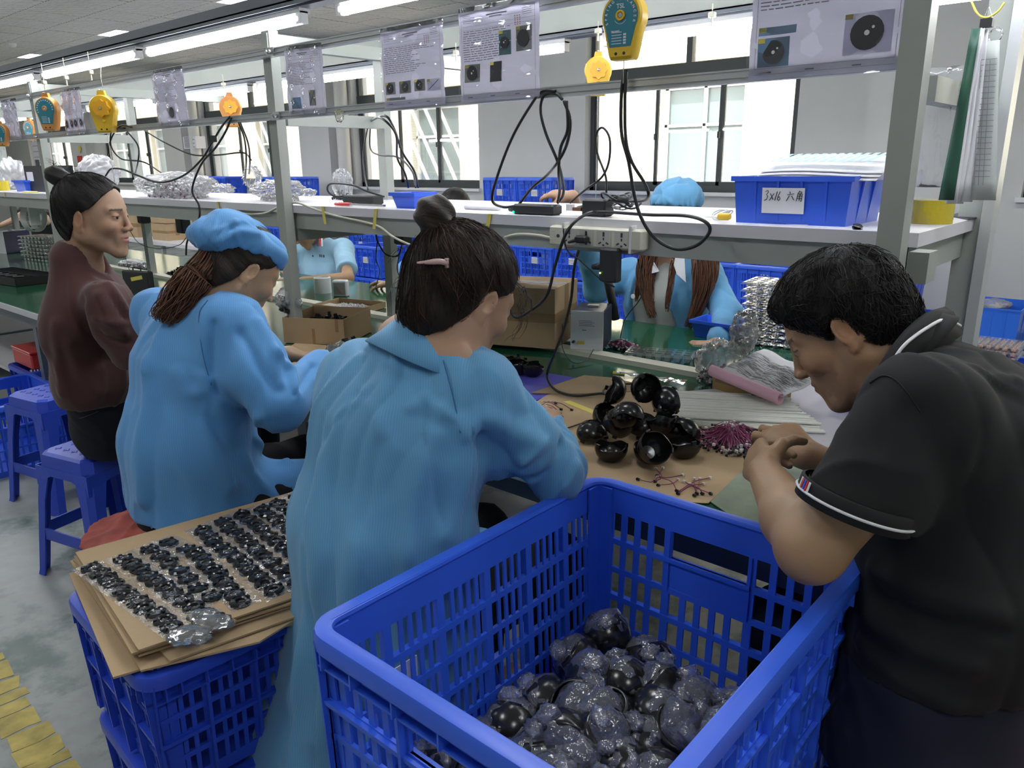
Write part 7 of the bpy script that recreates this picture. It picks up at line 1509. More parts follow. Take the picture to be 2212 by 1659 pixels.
# ---- printed instruction sheets in clear sleeves
m_lav = mat('sleeved_paper', (.74, .73, .86), .4)
_n = m_lav.node_tree.nodes; _l = m_lav.node_tree.links; _tr = _n.new('ShaderNodeBsdfTranslucent'); _tr.inputs[0].default_value = (.62, .60, .74, 1); _mx = _n.new('ShaderNodeMixShader'); _mx.inputs[0].default_value = .42
_l.new(_n['Principled BSDF'].outputs[0], _mx.inputs[1]); _l.new(_tr.outputs[0], _mx.inputs[2]); _l.new(_mx.outputs[0], _n['Material Output'].inputs[0])
m_skyp = mat('picture_blue', (.16, .30, .50), .5); m_greyp = mat('picture_grey', (.25, .26, .27), .5); m_darkp = mat('picture_dark', (.035, .035, .04), .5); m_redp = mat('stamp_red', (.5, .12, .12), .6); m_tealp = mat('picture_teal', (.04, .20, .24), .5)
def isheet(pl, pr, label, pics, y=YF-.092, tlt=0, seed=1, lines=14, name='instruction_sheet', dens=1.):
    "pl/pr: pixels of the top-left and bottom-right corners"
    a, c = AT(*pl, y=y), AT(*pr, y=y); W, H_ = c.x-a.x, a.z-c.z; t = thing(name, (a.x+W/2, y, c.z), label, 'sheet', 'instruction sheets hanging on the rails'); r_ = random.Random(seed); t.rotation_euler = (0, tlt, 0)
    n_ = 16; b = B(); b.grid([[(-W/2+W*j/n_, .0025*math.sin(j*.9+seed)+.002*math.sin(i*1.1), H_*i/n_) for j in range(n_+1)] for i in range(n_+1)]); b.build('paper', m_lav, t, world=False, smooth=True)
    b = B(); b.grid([[(-W/2-.004+(W+.008)*j/n_, -.004+.003*math.sin(j*1.3+seed)+.003*math.sin(i*1.7+j*.4), -.004+(H_+.012)*i/n_) for j in range(n_+1)] for i in range(n_+1)]); b.build('clear_sleeve', film('sleeve_film', op=.04, gloss=.75, rough=.05, bump=.12, bscale=9), t, world=False, smooth=True)
    f = lambda u, v: (-W/2+W*u, -.0052+.0025*math.sin(u*n_*.9+seed)*.9+.002*math.sin(v*n_*1.1)*.9+.004-.0015, H_*v)
    b = B(); rd = B()
    def R_(B_, u0, v0, u1, v1): 
        m_ = 5; 
        for k in range(m_): ua, ub = u0+(u1-u0)*k/m_, u0+(u1-u0)*(k+1)/m_; B_.add([f(ua, v0), f(ub, v0), f(ub, v1), f(ua, v1)], [(0, 1, 2, 3)])
    for v in (.97, .90, .84, .80, .08, .035): R_(b, .04, v, .96, v+.0022)
    for u in (.04, .957): R_(b, u, .08, u+.003, .972)
    R_(b, .36, .925, .62, .94); R_(b, .40, .905, .56, .915)
    for k in range(lines):
        v = .78-k*.025*dens; u = .06
        while u < .06+r_.uniform(.35, .8): L = r_.uniform(.02, .09); R_(b, u, v, u+L, v+.008); u += L+.012
    for k in range(5): R_(b, .06, .875+.02*k*.9, .06+.1+.05*(k % 2), .88+.02*k*.9)
    for k in range(4): R_(b, .80, .875+.02*k, .92, .88+.02*k)
    for k in range(3): R_(b, .1+.3*k, .045, .16+.3*k, .055)
    b.build('printed_text', m_ink2, t, world=False, kind='stuff')
    for u in (.70, .73, .76): 
        for k in range(5): R_(rd, u, .86-.022*k+.01, u+.014, .87-.022*k+.01)
    rd.build('red_stamp', m_redp, t, world=False, kind='stuff')
    for (u0, v0, u1, v1, mb, kind_) in pics:
        q = B(); R_(q, u0, v0, u1, v1); q.v = [(x, yy-.0003, z) for x, yy, z in q.v]; o = q.build('picture', mb, t, world=False); cx_, cz_ = (u0+u1)/2, (v0+v1)/2; rx_ = (u1-u0)*.36
        if kind_ in ('disc', 'ring'):
            d = B(); x, yy, z = f(cx_, cz_); rr_ = min(rx_*W, (v1-v0)*H_*.42); d.lathe([(rr_*.55 if kind_ == 'ring' else 0, 0), (rr_, 0), (rr_, .0004), (rr_*.55 if kind_ == 'ring' else 0, .0004)], 20, TR((x, yy-.001, z), PI/2)); d.build('pictured_part', m_darkp, o, world=False)
            if kind_ == 'disc': d = B(); d.lathe([(0, 0), (rr_*.16, 0), (rr_*.16, .0003), (0, .0003)], 10, TR((x, yy-.002, z), PI/2)); d.lathe([(0, 0), (rr_*.09, 0), (rr_*.09, .0003), (0, .0003)], 10, TR((x+rr_*.35, yy-.002, z+rr_*.3), PI/2)); d.build('pictured_hole', m_whitep, o, world=False)
        if kind_ == 'bar': d = B(); d.add([f(u0+.02, v0+.02), f(u0+.035, v0+.02), f(u1-.02, v1-.02), f(u1-.035, v1-.02)], [(0, 1, 2, 3)]); d.v = [(x, y_-.0006, z) for x, y_, z in d.v]; d.build('pictured_part', m_darkp, o, world=False)
        q = B(); R_(q, u0, v1-.035, u0+.05, v1); q.v = [(x, yy-.0006, z) for x, yy, z in q.v]; q.build('yellow_mark', m_ytape, o, world=False)
    b = B(); b.box((-W/2, -.003, H_), (W/2, .003, H_+.012)); b.build('top_strip', f_clear, t, world=False); return t
S1 = [(.06, .18, .22, .34, m_greyp, 'disc'), (.28, .18, .48, .34, m_greyp, 'disc'), (.54, .19, .70, .34, m_greyp, 'disc'), (.73, .18, .95, .33, m_lav, 'bar'), (.06, .10, .36, .135, m_greyp, 0)]
S2 = [(.07, .22, .26, .42, m_greyp, 'disc'), (.40, .20, .55, .42, m_darkp, 0), (.52, .48, .66, .74, m_tealp, 'disc'), (.72, .50, .92, .76, m_greyp, 'ring')]
isheet((822, 72), (963, 224), 'instruction sheet with a row of four small pictures', S1, seed=3)
isheet((992, 30), (1166, 208), 'instruction sheet with a teal and a round picture, between the small row and the balancer', S2, seed=4)
isheet((1637, -125), (1946, 148), 'largest instruction sheet with blue and black disc pictures beside the rack post', [(.06, .09, .28, .30, m_skyp, 'disc'), (.06, .32, .32, .38, m_skyp, 0), (.63, .12, .93, .40, m_lav, 'disc')], seed=5, lines=12)
isheet((613, 112), (702, 242), 'tilted instruction sheet hanging beside the near rack post', [(.1, .08, .40, .26, m_skyp, 0), (.6, .12, .8, .36, m_greyp, 'bar')], seed=6, tlt=.03)
isheet((328, 160), (408, 268), 'instruction sheet with one dark ring picture', [(.38, .12, .66, .36, m_lav, 'ring')], seed=7)
isheet((130, 200), (186, 287), 'instruction sheet with four dark drop shapes', [(.05, .12, .25, .34, m_lav, 'disc'), (.28, .12, .48, .36, m_lav, 'disc'), (.52, .12, .72, .36, m_lav, 'disc'), (.76, .14, .95, .36, m_lav, 'disc')], seed=8)
isheet((2, 222), (48, 300), 'farthest hanging sheet with blurred print', [], seed=9)
# ---- spring balancers
def balancer(c, s, face, back, label, yaw=0, letters=False, cable_to=None):
    t = thing('spring_balancer', c, label, 'balancer', 'spring balancers hanging from the light rail', yaw)
    def outl(k): 
        P = []
        for i in range(25): a = math.radians(-28+236*i/24); P.append((.050*k*math.cos(a), .050*k*math.sin(a)+.0))
        return P+[(-.030*k, -.082*k-.004*(1-k)), (-.026*k, -.088*k), (.026*k, -.088*k), (.030*k, -.082*k)]
    Mz = Matrix(((s, 0, 0, 0), (0, 0, -s, 0), (0, s, 0, 0), (0, 0, 0, 1)))
    b = B(); O = outl(1.); I = outl(.93); n_ = len(O); b.v = [tuple(Mz @ Vector((x, y, z))) for P_, z in ((I, -.020), (O, -.014), (O, .014), (I, .020)) for x, y in P_]
    b.f = [tuple(range(n_-1, -1, -1)), tuple(range(3*n_, 4*n_))]+[(r*n_+i, r*n_+(i+1) % n_, (r+1)*n_+(i+1) % n_, (r+1)*n_+i) for r in range(3) for i in range(n_)]
    o = b.build('housing', back, t, world=False); autosmooth(o, 30)
    B().ngon([(-.016, .048), (.016, .048), (.012, .066), (-.012, .066)], .016, Mz @ Matrix.Translation((0, 0, -.008))).build('hanger_lug', back, t, world=False)
    B().tube([Mz @ Vector((.004*math.cos(a), .062+.006*math.sin(a), .014*math.sin(a)+0*a)) for a in [2*PI*i/12 for i in range(12)]]+[], .0018*s, 6, closed=True).build('hook', m_steel, t, world=False)
    if face == 'label':
        P_ = [(x*.84, y*.84-.001) for x, y in outl(1.)[:25]]+[(-.026, -.062), (.026, -.062)]; B().ngon(P_, .0012, Mz @ Matrix.Translation((0, 0, .0200))).build('face_label', m_teal, t, world=False)
        B().lathe([(.006, 0), (.011, 0), (.011, .004), (.008, .005), (.006, .003)], 20, Mz @ Matrix.Translation((0, .002, .0205)), cap=False).build('hub', back, t, world=False); B().lathe([(0, 0), (.0065, 0), (.005, .003), (0, .003)], 14, Mz @ Matrix.Translation((0, .002, .0205))).build('axle', m_steel, t, world=False)
        b = B(); 
        for k in range(4): b.box((.012, -.0225*1-.0226+.02, -.054+.006*k), (.020, -.0212, -.0495+.006*k)) if 0 else b.add([tuple(Mz @ Vector(p_)) for p_ in ((.008, -.057+.0058*k, .0216), (.015, -.057+.0058*k, .0216), (.015, -.0528+.0058*k, .0216), (.008, -.0528+.0058*k, .0216))], [(0, 1, 2, 3)])
        for k in range(5): b.add([tuple(Mz @ Vector(p_)) for p_ in ((-.021, -.056+.0058*k, .0216), (.004, -.056+.0058*k, .0216), (.004, -.0545+.0058*k, .0216), (-.021, -.0545+.0058*k, .0216))], [(0, 1, 2, 3)])
        b.build('label_print', m_whitep, t, world=False)
        def txt(str_, x, y, size, rot, nm='lettering'):
            cu = bpy.data.curves.new(nm, 'FONT'); cu.body = str_; cu.size = size; cu.align_x = 'CENTER'; cu.align_y = 'CENTER'; cu.extrude = .0002; cu.offset = .0002
            ob = bpy.data.objects.new(nm, cu); COL.objects.link(ob); ob.parent = t; cu.materials.append(m_whitep); ob.matrix_basis = Mz @ Matrix.Translation((x, y, .0218)) @ Matrix.Rotation(rot, 4, 'Z')
            bpy.context.view_layer.update(); me = bpy.data.meshes.new_from_object(ob.evaluated_get(bpy.context.evaluated_depsgraph_get())); o3 = bpy.data.objects.new(nm, me); COL.objects.link(o3); o3.parent = t; o3.matrix_basis = ob.matrix_basis.copy(); bpy.data.objects.remove(ob)
        if letters:
            txt('TSL', 0, .0205, .0135, 0)
            for k, ch in enumerate('SPRING BALANCER'):
                if ch == ' ': continue
                a = math.radians(208-236*k/14*.94-6); txt(ch, .0355*math.cos(a), .0355*math.sin(a), .0085, a-PI/2)
            txt('BALANCE', -.012, -.030, .0045, 0)
            B().tube([Mz @ Vector((.0155*math.cos(a), .0155*math.sin(a), .0216)) for a in [math.radians(210+120*i/10) for i in range(11)]], .0006, 4).build('arrow_arc', m_whitep, t, world=False)
        else:
            for k in range(14): a = math.radians(208-236*k/14*.94-6); B().cbox((0, 0, 0), (.0035, .005, .0004), Mz @ Matrix.Translation((.0355*math.cos(a), .0355*math.sin(a), .0215)) @ Matrix.Rotation(a-PI/2, 4, 'Z')).build('letter_mark', m_whitep, t, world=False)
    else:
        P_ = [((.030+.0028*math.cos(8*a))*math.cos(a), (.030+.0028*math.cos(8*a))*math.sin(a)) for a in [2*PI*i/64 for i in range(64)]]; kb = B().ngon(P_, .016, Mz @ Matrix.Translation((.004, 0, .019))); o = kb.build('adjusting_knob', mat('amber_plastic', (.80, .40, .02), .4), t, world=False); autosmooth(o, 30)
        B().lathe([(0, 0), (.006, 0), (.005, .005), (0, .006)], 12, Mz @ Matrix.Translation((.004, 0, .035))).build('axle', m_steel, t, world=False); B().lathe([(0, 0), (.008, 0), (.006, .006), (0, .007)], 12, Mz @ Matrix.Translation((.004, -.045, .020))).build('lock_knob', m_yellow, t, world=False)
    for sx in (-.010, .010): B().lathe([(0, 0), (.0035, 0), (.0035, .001), (0, .001)], 10, Mz @ Matrix.Translation((sx, -.076, .0195))).build('rivet', m_matte, t, world=False)
    B().tube([Mz @ Vector((0, -.088, 0)), Mz @ Vector((0, -.088-(cable_to or .1)/s, 0))], .0011*s, 5).build('pull_wire', m_steel, t, world=False)
    return t
LET = []
def bal_at(px, py, y, wpx, **k):
    c = AT(px, py, y=y); f = float((RM.T@(np.array(c)-np.array([0, 0, HC])))[2]); s = wpx*f/FPX/.100; return balancer(c, s, **k)
yawc = .30
bal_at(1350, 38, 1.60, 97, face='label', back=m_yellow, label='yellow balancer with a lettered teal face, closest to the large sheet', yaw=.10, letters=True, cable_to=.05)
bal_at(1292, 153, 2.72, 58, face='knob', back=m_yellow, label='yellow balancer with an amber knob behind the lettered one', yaw=.55, cable_to=.45)
bal_at(224, 235, 1.66, 56, face='knob', back=m_yellow, label='yellow balancer with an amber knob beside the sheet of drop shapes', yaw=.75, cable_to=.3)
bal_at(104, 236, 1.66, 50, face='label', back=m_orange, label='orange balancer with a teal face above the hair bun', yaw=.6, cable_to=.02)
bal_at(498, 232, 2.55, 46, face='knob', back=m_orange, label='orange balancer with an amber knob at the rail beside the rack post', yaw=.9, cable_to=.02)
bal_at(66, 276, 2.55, 30, face='label', back=m_orange, label='small far orange balancer with a dull teal face', yaw=.4, cable_to=.02)
bal_at(2, 285, 1.66, 34, face='label', back=m_orange, label='farthest orange balancer cut by the picture edge', yaw=.6, cable_to=.02)
# hangers and clips under the channels
for i, (px, py, y) in enumerate(((1349, -30, 1.62), (1292, 72, 2.72), (1538, 38, 2.72), (1638, 30, 2.72), (196, 160, 1.66), (143, 172, 1.66), (96, 182, 1.66), (483, 185, 2.6), (985, 118, 2.72))):
    q = AT(px, py, y=y); t = thing('rail_hanger', q, 'cream hanger clip under the light channel, %s' % ['above the lettered balancer', 'above the amber knob balancer', 'before the window bar', 'beside the largest sheet', 'beside the tube joint', 'between two hangers', 'above the orange balancer', 'above the far orange balancer', 'between the two middle sheets'][i], 'hanger', 'rail hangers')
    B().box((q.x-.012, y-.01, q.z), (q.x+.012, y+.01, q.z+.018), bev=.002).build('clip_body', m_cream, t); B().tube([(q.x, y, q.z), (q.x, y, q.z-.028)], .004, 8).build('clip_stem', m_cream, t)
    B().tube([(q.x, y, q.z+.018), (q.x, y, 1.985)], .002, 5).build('clip_bolt', m_cream, t)
q = AT(222, 190, y=1.66); cable('hanger_wire', [(q.x, 1.66, q.z), (q.x-.004, 1.66, q.z+.05), (q.x-.03, 1.68, q.z+.11)], .0016, 'bent wire hook holding the yellow balancer', m_steel)
q = AT(218, 118, y=1.76); cable('lamp_lead', [AT(214, 120, y=1.76), AT(213, 98, y=1.76), AT(228, 86, y=1.76), AT(246, 98, y=1.76)], .003, 'thin grey lead arched over the joint of two tube lights', mat('grey_lead', (.25, .26, .3), .5))
# ---- right end: clear sleeve, binder with papers on a clip, exit sign
yr = 1.93
t = thing('clear_sleeve', AT(2040, 145, y=1.97), 'empty clear plastic sleeve hanging beside the rack post', 'sleeve'); a, c = AT(2030, 145, y=1.99), AT(2078, 405, y=1.99)
b = B(); b.grid([[(a.x-.035+(c.x-a.x+.03)*j/8+.0*i, 1.99+.008*math.sin(j*1.3+i*.3), c.z+(a.z-c.z)*i/14) for j in range(9)] for i in range(15)]); b.build('sleeve_film', f_box, t, smooth=True, solid=.001)
t = thing('binder', AT(2110, 60, y=1.93), 'green backed bundle of papers hanging on a clip at the rack end', 'papers'); top = AT(2132, 50, y=1.93)
def leaf(px0, px1, w0, w1, m, nm, dy, k=0):
    A0, A1 = AT(*px0, y=1.93+dy), AT(*px1, y=1.93+dy); b = B(); rows_ = []
    for i in range(9):
        p_ = A0.lerp(A1, i/8); w = w0+(w1-w0)*i/8; rows_.append([p_+Vector((w*j/4*.95, w*j/4*k+.004*math.sin(j+i*.5), 0)) for j in range(5)])
    b.grid(rows_); return b.build(nm, m, t, solid=.0012, smooth=True)
leaf((2098, 62), (2028, 432), .018, .03, mat('green_cover', (.02, .085, .055), .5), 'green_cover', -.03, .0)
leaf((2106, 62), (2042, 440), .014, .022, m_whitep, 'paper_leaf', -.02, .1); leaf((2114, 62), (2058, 440), .012, .02, m_whitep, 'paper_leaf', -.01, .1); leaf((2120, 64), (2075, 436), .014, .022, m_whitep, 'paper_leaf', -.004, .1)
leaf((2120, 90), (2098, 432), .035, .048, mat('grey_white_form', (.50, .53, .52), .55), 'form_sheet', .0, .0)
b = B()
for k in range(22):
    A0 = AT(2118-.7*k, 130+12*k, y=1.925); b.box((A0.x+.002, 1.924, A0.z), (A0.x+.03, 1.9245, A0.z+.0012))
for k in range(3): A0, A1 = AT(2119+10*k, 130, y=1.925), AT(2103+10*k, 400, y=1.925); b.bar(A0, A1, .0008, .0008)
b.build('form_lines', m_ink2, t, kind='stuff')
B().cbox(top, (.022, .02, .016)).build('clip', m_matte, t); B().tube([top+Vector((-.008, 0, .008)), top+Vector((0, 0, .03)), top+Vector((.008, 0, .008))], .0012, 6).build('clip_wire', m_steel, t)
B().tube(cat([AT(2098, 2, y=1.93), AT(2112, 30, y=1.93), AT(2132, 38, y=1.93), AT(2155, 25, y=1.93), AT(2170, 5, y=1.93)], 5), .0022, 6).build('yellow_string', m_ytape, t, smooth=True)
a, c = AT(2134, 55, y=1.94), AT(2168, 95, y=1.94); V, F = crumple('b', ((a.x+c.x)/2, 1.94, (a.z+c.z)/2), (.02, .008, .022), f_box, 44, .5, sub=3); mesh_np('film_scrap', V, F, f_box, t, smooth=False)
q = AT(2021, 116, y=YW-.02); ex = thing('exit_sign', q, 'small green sign with a white mark on the wall beyond the rack post', 'sign'); B().box((q.x-.12, YW-.03, q.z-.06), (q.x+.12, YW-.001, q.z+.06)).build('sign_board', mat('sign_green', (.02, .25, .08), .5, emit=(.02, .3, .1), es=.4), ex); B().ngon([(q.x+.03, q.z-.01), (q.x-.03, q.z+.03), (q.x-.02, q.z), (q.x-.08, q.z-.01), (q.x-.02, q.z-.03)], .002, Matrix(((1, 0, 0, 0), (0, 0, 1, YW-.033), (0, 1, 0, 0), (0, 0, 0, 1)))).build('arrow_mark', m_whitep, ex)
# ================================================================== far side: people, crates and boxes by the window wall
def far_person(label, head, nb, ch, hp, sR, eR, wR, sL, eL, wL, cloth, skin, hair_m, sleeve=1., tilt_fwd=(0, -1, -.3), scale=1., hands=((-1, 0, 0), (1, 0, 0)), hw=.185, front=None, cap=None, name_cloth='shirt', res=.009, trousers=True, coat_open=None, wn=((0, .3, 1), (0, .3, 1)), fold_seed=0):
    p = thing('person', (hp.x, hp.y, 0), label, 'person'); M = head_matrix(head, tilt_fwd, (0, 0, 1), scale); sd = (sL-sR); sd.z = 0; sd.normalize()
    h = SD(); h.u(local(head_field(), M)); h.u(s_rc(M @ Vector((-.035, 0, -.04)), nb, .050, .055), .025)
    h.u(s_sec(nb-Vector((0, 0, .03)), ch, sd, (.12, .07), (.15, .10)), .05); h.u(s_sec(ch, hp, sd, (.14, .095), (.16, .12)), .05)
    limb(h, [sR, eR, wR], [.045, .038, .026], .02); limb(h, [sL, eL, wL], [.045, .038, .026], .02)
    f = Vector(tilt_fwd); f.z = 0; f.normalize()
    kn = [hp+sd*s-f*-.40+Vector((0, 0, -.02)) for s in (-.09, .09)]
    for k_, s in zip(kn, (-.09, .09)): limb(h, [hp+sd*s, k_, k_+Vector((0, 0, -.42))], [.08, .055, .04]); h.u(s_rc(k_+Vector((0, 0, -.46)), k_+f*.12+Vector((0, 0, -.475)), .035, .03), .02)
    hand_field(h, wR, hands[0], wn[0], 1, (.45, .5, .55, .6)); hand_field(h, wL, hands[1], wn[1], -1, (.45, .5, .55, .6))
    body_mesh(p, [(h, *bounds(M, (-.14, -.12, -.16), (.13, .12, .15)), .0045)]+[(h, tuple(v-.13 for v in w), tuple(v+.20 for v in w), .0045) for w in (wR, wL)]+[(h, tuple(min(a, b, c)-.2 for a, b, c in zip(hp, eR, eL))[:2]+(0,), tuple(max(a, b, c)+.25 for a, b, c in zip(hp, eR, eL))[:2]+(nb.z-.0,), .014)], skin, headc={h: M})
    g = SD(); g.u(s_sec(nb-Vector((0, 0, .03)), ch, sd, (.11, .075), (hw, .13))); g.u(s_sec(sL, sR, (0, 0, 1), (.06, .06), (.06, .06)), .07); g.u(s_sec(ch, hp, sd, (hw, .13), (hw*1.02, .155)), .06)
    for s_, e_, w_ in ((sR, eR, wR), (sL, eL, wL)):
        if sleeve < .7: q = s_.lerp(e_, .75); fs = s_rc(s_, e_, .072, .066); pl = s_plane(q, e_-s_); g.u((lambda fs=fs, pl=pl: (lambda P: np.maximum(fs(P), pl(P))))(), .04)
        else: limb(g, [s_, e_, e_.lerp(w_, .8)], [.07, .060, .045], .04)
    g.d(s_rc(nb+Vector((0, 0, .01))+f*.02, nb+Vector((0, 0, .15)), .055, .08), .01)
    if coat_open: g.d(s_sec(nb+f*.10+Vector((0, 0, .02)), hp+f*.17, sd, (.085, .11), (.15, .14)), .006)
    lo = tuple(min(a, b, c, d, e)-.16 for a, b, c, d, e in zip(nb, hp, eR, eL, wR)); hi = tuple(max(a, b, c, d, e)+.16 for a, b, c, d, e in zip(nb, hp, eR, eL, wR))
    o, V, N = garment(name_cloth, p, cloth, g, lo, hi, res, .0035, 30+fold_seed)
    if coat_open:
        s = SD(); s.u(s_sec(nb-Vector((0, 0, .01)), ch, sd, (.095, .07), (.15, .118))); s.u(s_sec(ch, hp, sd, (.15, .118), (.16, .140)), .05); s.d(s_rc(nb+f*.06+Vector((0, 0, .03)), nb+f*.10+Vector((0, 0, -.07)), .05, .012), .01)
        garment('inner_shirt', p, coat_open, s, lo, hi, res, .005, 4)
    if trousers:
        t = SD(); t.u(zclip(s_sec(hp+Vector((0, 0, .08)), hp-Vector((0, 0, .03)), sd, (.15, .13), (.17, .145)), .47))
        for k_, s in zip(kn, (-.09, .09)): limb(t, [hp+sd*s, k_, k_+Vector((0, 0, -.37))], [.10, .072, .06], .04)
        garment('trousers', p, m_black_cl, t, (min(hp.x, kn[0].x, kn[1].x)-.25, min(hp.y, kn[0].y)-.25, .05), (max(hp.x, kn[0].x, kn[1].x)+.25, max(hp.y, kn[0].y)+.25, hp.z+.2), .014, .003, 3)
    hr = hair_cap(M, p, hair_m, None, bun=(-.09, 0, .05), thick=.010, h=.006)
    if sleeve > .7 and not coat_open: shirt_collar(nb+Vector((0, 0, -.01)), (0, 0, 1), f, .068, .062, cloth, o)
    return p, M, o, hr
sk = SK['e']
# man in the light blue polo
m_lpolo = cloth_mat('light_blue_jersey', (.27, .46, .60), rough=.9)
nb = AT(688, 525, y=3.28); ch = AT(700, 590, y=3.28); hp = Vector((ch.x-.02, 3.36, .56))
p, M, o, hr = far_person('person in a light blue polo shirt with a striped collar, working on the far side', AT(660, 498, y=3.14), nb, ch, hp, AT(640, 540, y=3.20), AT(612, 585, y=3.05), AT(628, 604, y=2.80), AT(742, 538, y=3.32), AT(752, 600, y=3.10), AT(655, 606, y=2.86), m_lpolo, SK['d'], m_hair1, .5, (-.45, -.6, -.65), 1.0, ((-.3, -.6, 0), (-.5, -.5, 0)), hw=.18, name_cloth='polo_shirt')
c_ = AT(690, 505, y=3.20)
for k, mm in enumerate((m_whitep, m_red, mat('navy_stripe', (.02, .03, .12), .7))): B().bar(AT(694-4*k, 475, y=3.175), AT(696-5*k, 532, y=3.15), .010, .002).build('collar_stripe', mm, o)
B().lathe([(0, 0), (.007, 0), (.007, .003), (0, .003)], 10, Matrix.Translation(AT(676, 553, y=3.15)) @ Matrix.Rotation(PI/2, 4, 'X')).build('button', m_matte, o)
b = B(); q = AT(696, 553, y=3.14)
for i, (x, z) in enumerate(((-.03, 0), (-.018, 0), (-.006, 0), (.012, 0), (.022, 0))): b.cbox(q+Vector((x, 0, z)), (.007, .001, .018))
b.build('chest_lettering', m_matte, o)
# woman in the blue cap with long hair, head behind the shelf
nb = AT(1432, 560, y=3.16); ch = AT(1440, 640, y=3.14); hp = Vector((ch.x-.02, 3.20, .56))
p, M, o, hr = far_person('person with long brown hair, blue cap and open blue coat, face hidden behind the shelf', AT(1458, 470, y=3.10), nb, ch, hp, AT(1358, 590, y=3.18), AT(1290, 625, y=2.98), AT(1236, 424, y=2.58), AT(1525, 590, y=3.16), AT(1575, 685, y=3.02), AT(1545, 745, y=2.78), m_coat, SK['c'], m_hair2, 1., (.05, -1, -.12), 1.05, ((-1, -.15, .12), (-.7, -.4, 0)), hw=.20, name_cloth='work_coat', coat_open=cloth_mat('grey_white_shirt', (.36, .38, .36), rough=.9), wn=((0, -.2, 1), (0, .1, 1)), fold_seed=3)
cp = SD(); cp.u(s_el((-.02, 0, .075), (.122, .108, .088))); cp.d(s_el((-.0, 0, .01), (.115, .096, .085)), .005); cp.cut(s_plane((0, 0, .045), (.25, 0, -1)))
cpx = lambda P: cp(P)-.003*np.sin(np.arctan2(P[:, 1], P[:, 0])*26)*np.clip((.10-P[:, 2])*18, 0, 1)
V, F = net(local(cpx, M), *bounds(M, (-.17, -.14, -.03), (.14, .14, .19)), .0055); V = wrinkle(V, normals(V, F), .005, 1.3, 6, (1, 1, 1)); mesh_np('cap', V, F, m_coat, p)['label'] = 'blue gathered cloth cap'
def lock(pix, sp, n, seed): c = cat([AT(x, y_, y=d) for x, y_, d in pix], 8); return strands([(c, [sp*(.6+.4*math.sin(PI*min(1, i/len(c)*1.3)))*(1-.5*(i/len(c))**3) for i in range(len(c))])], n, 0, .0026, m_hair3, 'hair_lock', hr, seed)
lock([(1420, 490, 3.05), (1405, 540, 3.03), (1395, 590, 3.01), (1400, 650, 2.99), (1412, 690, 2.97)], .044, 200, 1); lock([(1510, 490, 3.05), (1522, 545, 3.03), (1522, 600, 3.01), (1508, 660, 2.99), (1485, 715, 2.97)], .055, 260, 2)
lock([(1470, 530, 3.00), (1455, 580, 2.99), (1445, 630, 2.97), (1440, 680, 2.96)], .014, 40, 3); lock([(1410, 530, 3.02), (1388, 580, 3.01), (1378, 625, 3.0), (1375, 655, 3.0)], .014, 40, 4)
B().lathe([(0, 0), (.011, 0), (.011, .004), (0, .004)], 12, Matrix.Translation(AT(1368, 640, y=2.99)) @ Matrix.Rotation(PI/2, 4, 'X')).build('button', m_whitepl, o, label='white coat button')
for (x, y_) in ((1397, 672), (1388, 718)): B().lathe([(0, 0), (.007, 0), (.007, .004), (0, .004)], 10, Matrix.Translation(AT(x+8, y_, y=2.975)) @ Matrix.Rotation(PI/2, 4, 'X')).build('shirt_button', m_matte, o)
b = B(); b.grid([[AT(1392, 556, y=3.02), AT(1404, 553, y=3.01)], [AT(1404, 592, y=3.0), AT(1424, 586, y=3.0)]]); b.build('shirt_collar', m_whitep, o, solid=.003); b = B(); b.grid([[AT(1452, 560, y=2.98), AT(1478, 548, y=2.99)], [AT(1462, 592, y=2.98), AT(1482, 610, y=2.985)]]); b.build('shirt_collar', m_whitep, o, solid=.003)
for (x, y, lb) in ((-4.70, 3.38, 'stool under the person in the light blue polo'), (-1.85, 3.22, 'stool under the long-haired person'), (-3.42, 3.42, 'stool under the person with parted hair'), (-10.3, 3.38, 'stool under the person in the black shirt')): stool((x, y, 0), 'blue plastic '+lb, H=.465)
# person whose hair shows above the shelf
nb = AT(985, 500, y=3.35); ch = Vector((nb.x, 3.38, .88)); hp = Vector((nb.x, 3.40, .56)); c = AT(985, 458, y=3.30)
far_person('person with black parted hair showing just above the shelf beside the hair bun', c, Vector((c.x, 3.36, c.z-.15)), ch, hp, Vector((c.x-.19, 3.35, .98)), Vector((c.x-.26, 3.12, .82)), Vector((c.x-.10, 2.85, .79)), Vector((c.x+.19, 3.35, .98)), Vector((c.x+.26, 3.12, .82)), Vector((c.x+.10, 2.85, .79)), m_coat2, SK['b'], m_hair1, 1., (0, -.8, -.6), 1.0, name_cloth='work_coat', res=.012, fold_seed=5)
# person in black at the far end, arm over the bench
c = AT(60, 400, y=3.25); B0 = Vector((c.x, 3.3, 0))
far_person('person in a black shirt reaching over the bench beyond the desk fan', Vector((B0.x, 3.25, 1.22)), Vector((B0.x, 3.32, 1.10)), Vector((B0.x, 3.34, .90)), Vector((B0.x, 3.36, .56)), Vector((B0.x-.19, 3.3, 1.02)), AT(40, 470, y=3.05), AT(0, 488, y=2.8), Vector((B0.x+.19, 3.3, 1.02)), AT(100, 478, y=3.0), AT(52, 478, y=2.80), m_polo, SK['c'], m_hair1, .5, (0, -.9, -.4), 1.0, ((-.6, -.5, 0), (-.9, -.3, 0)), name_cloth='black_shirt', res=.014, fold_seed=7)
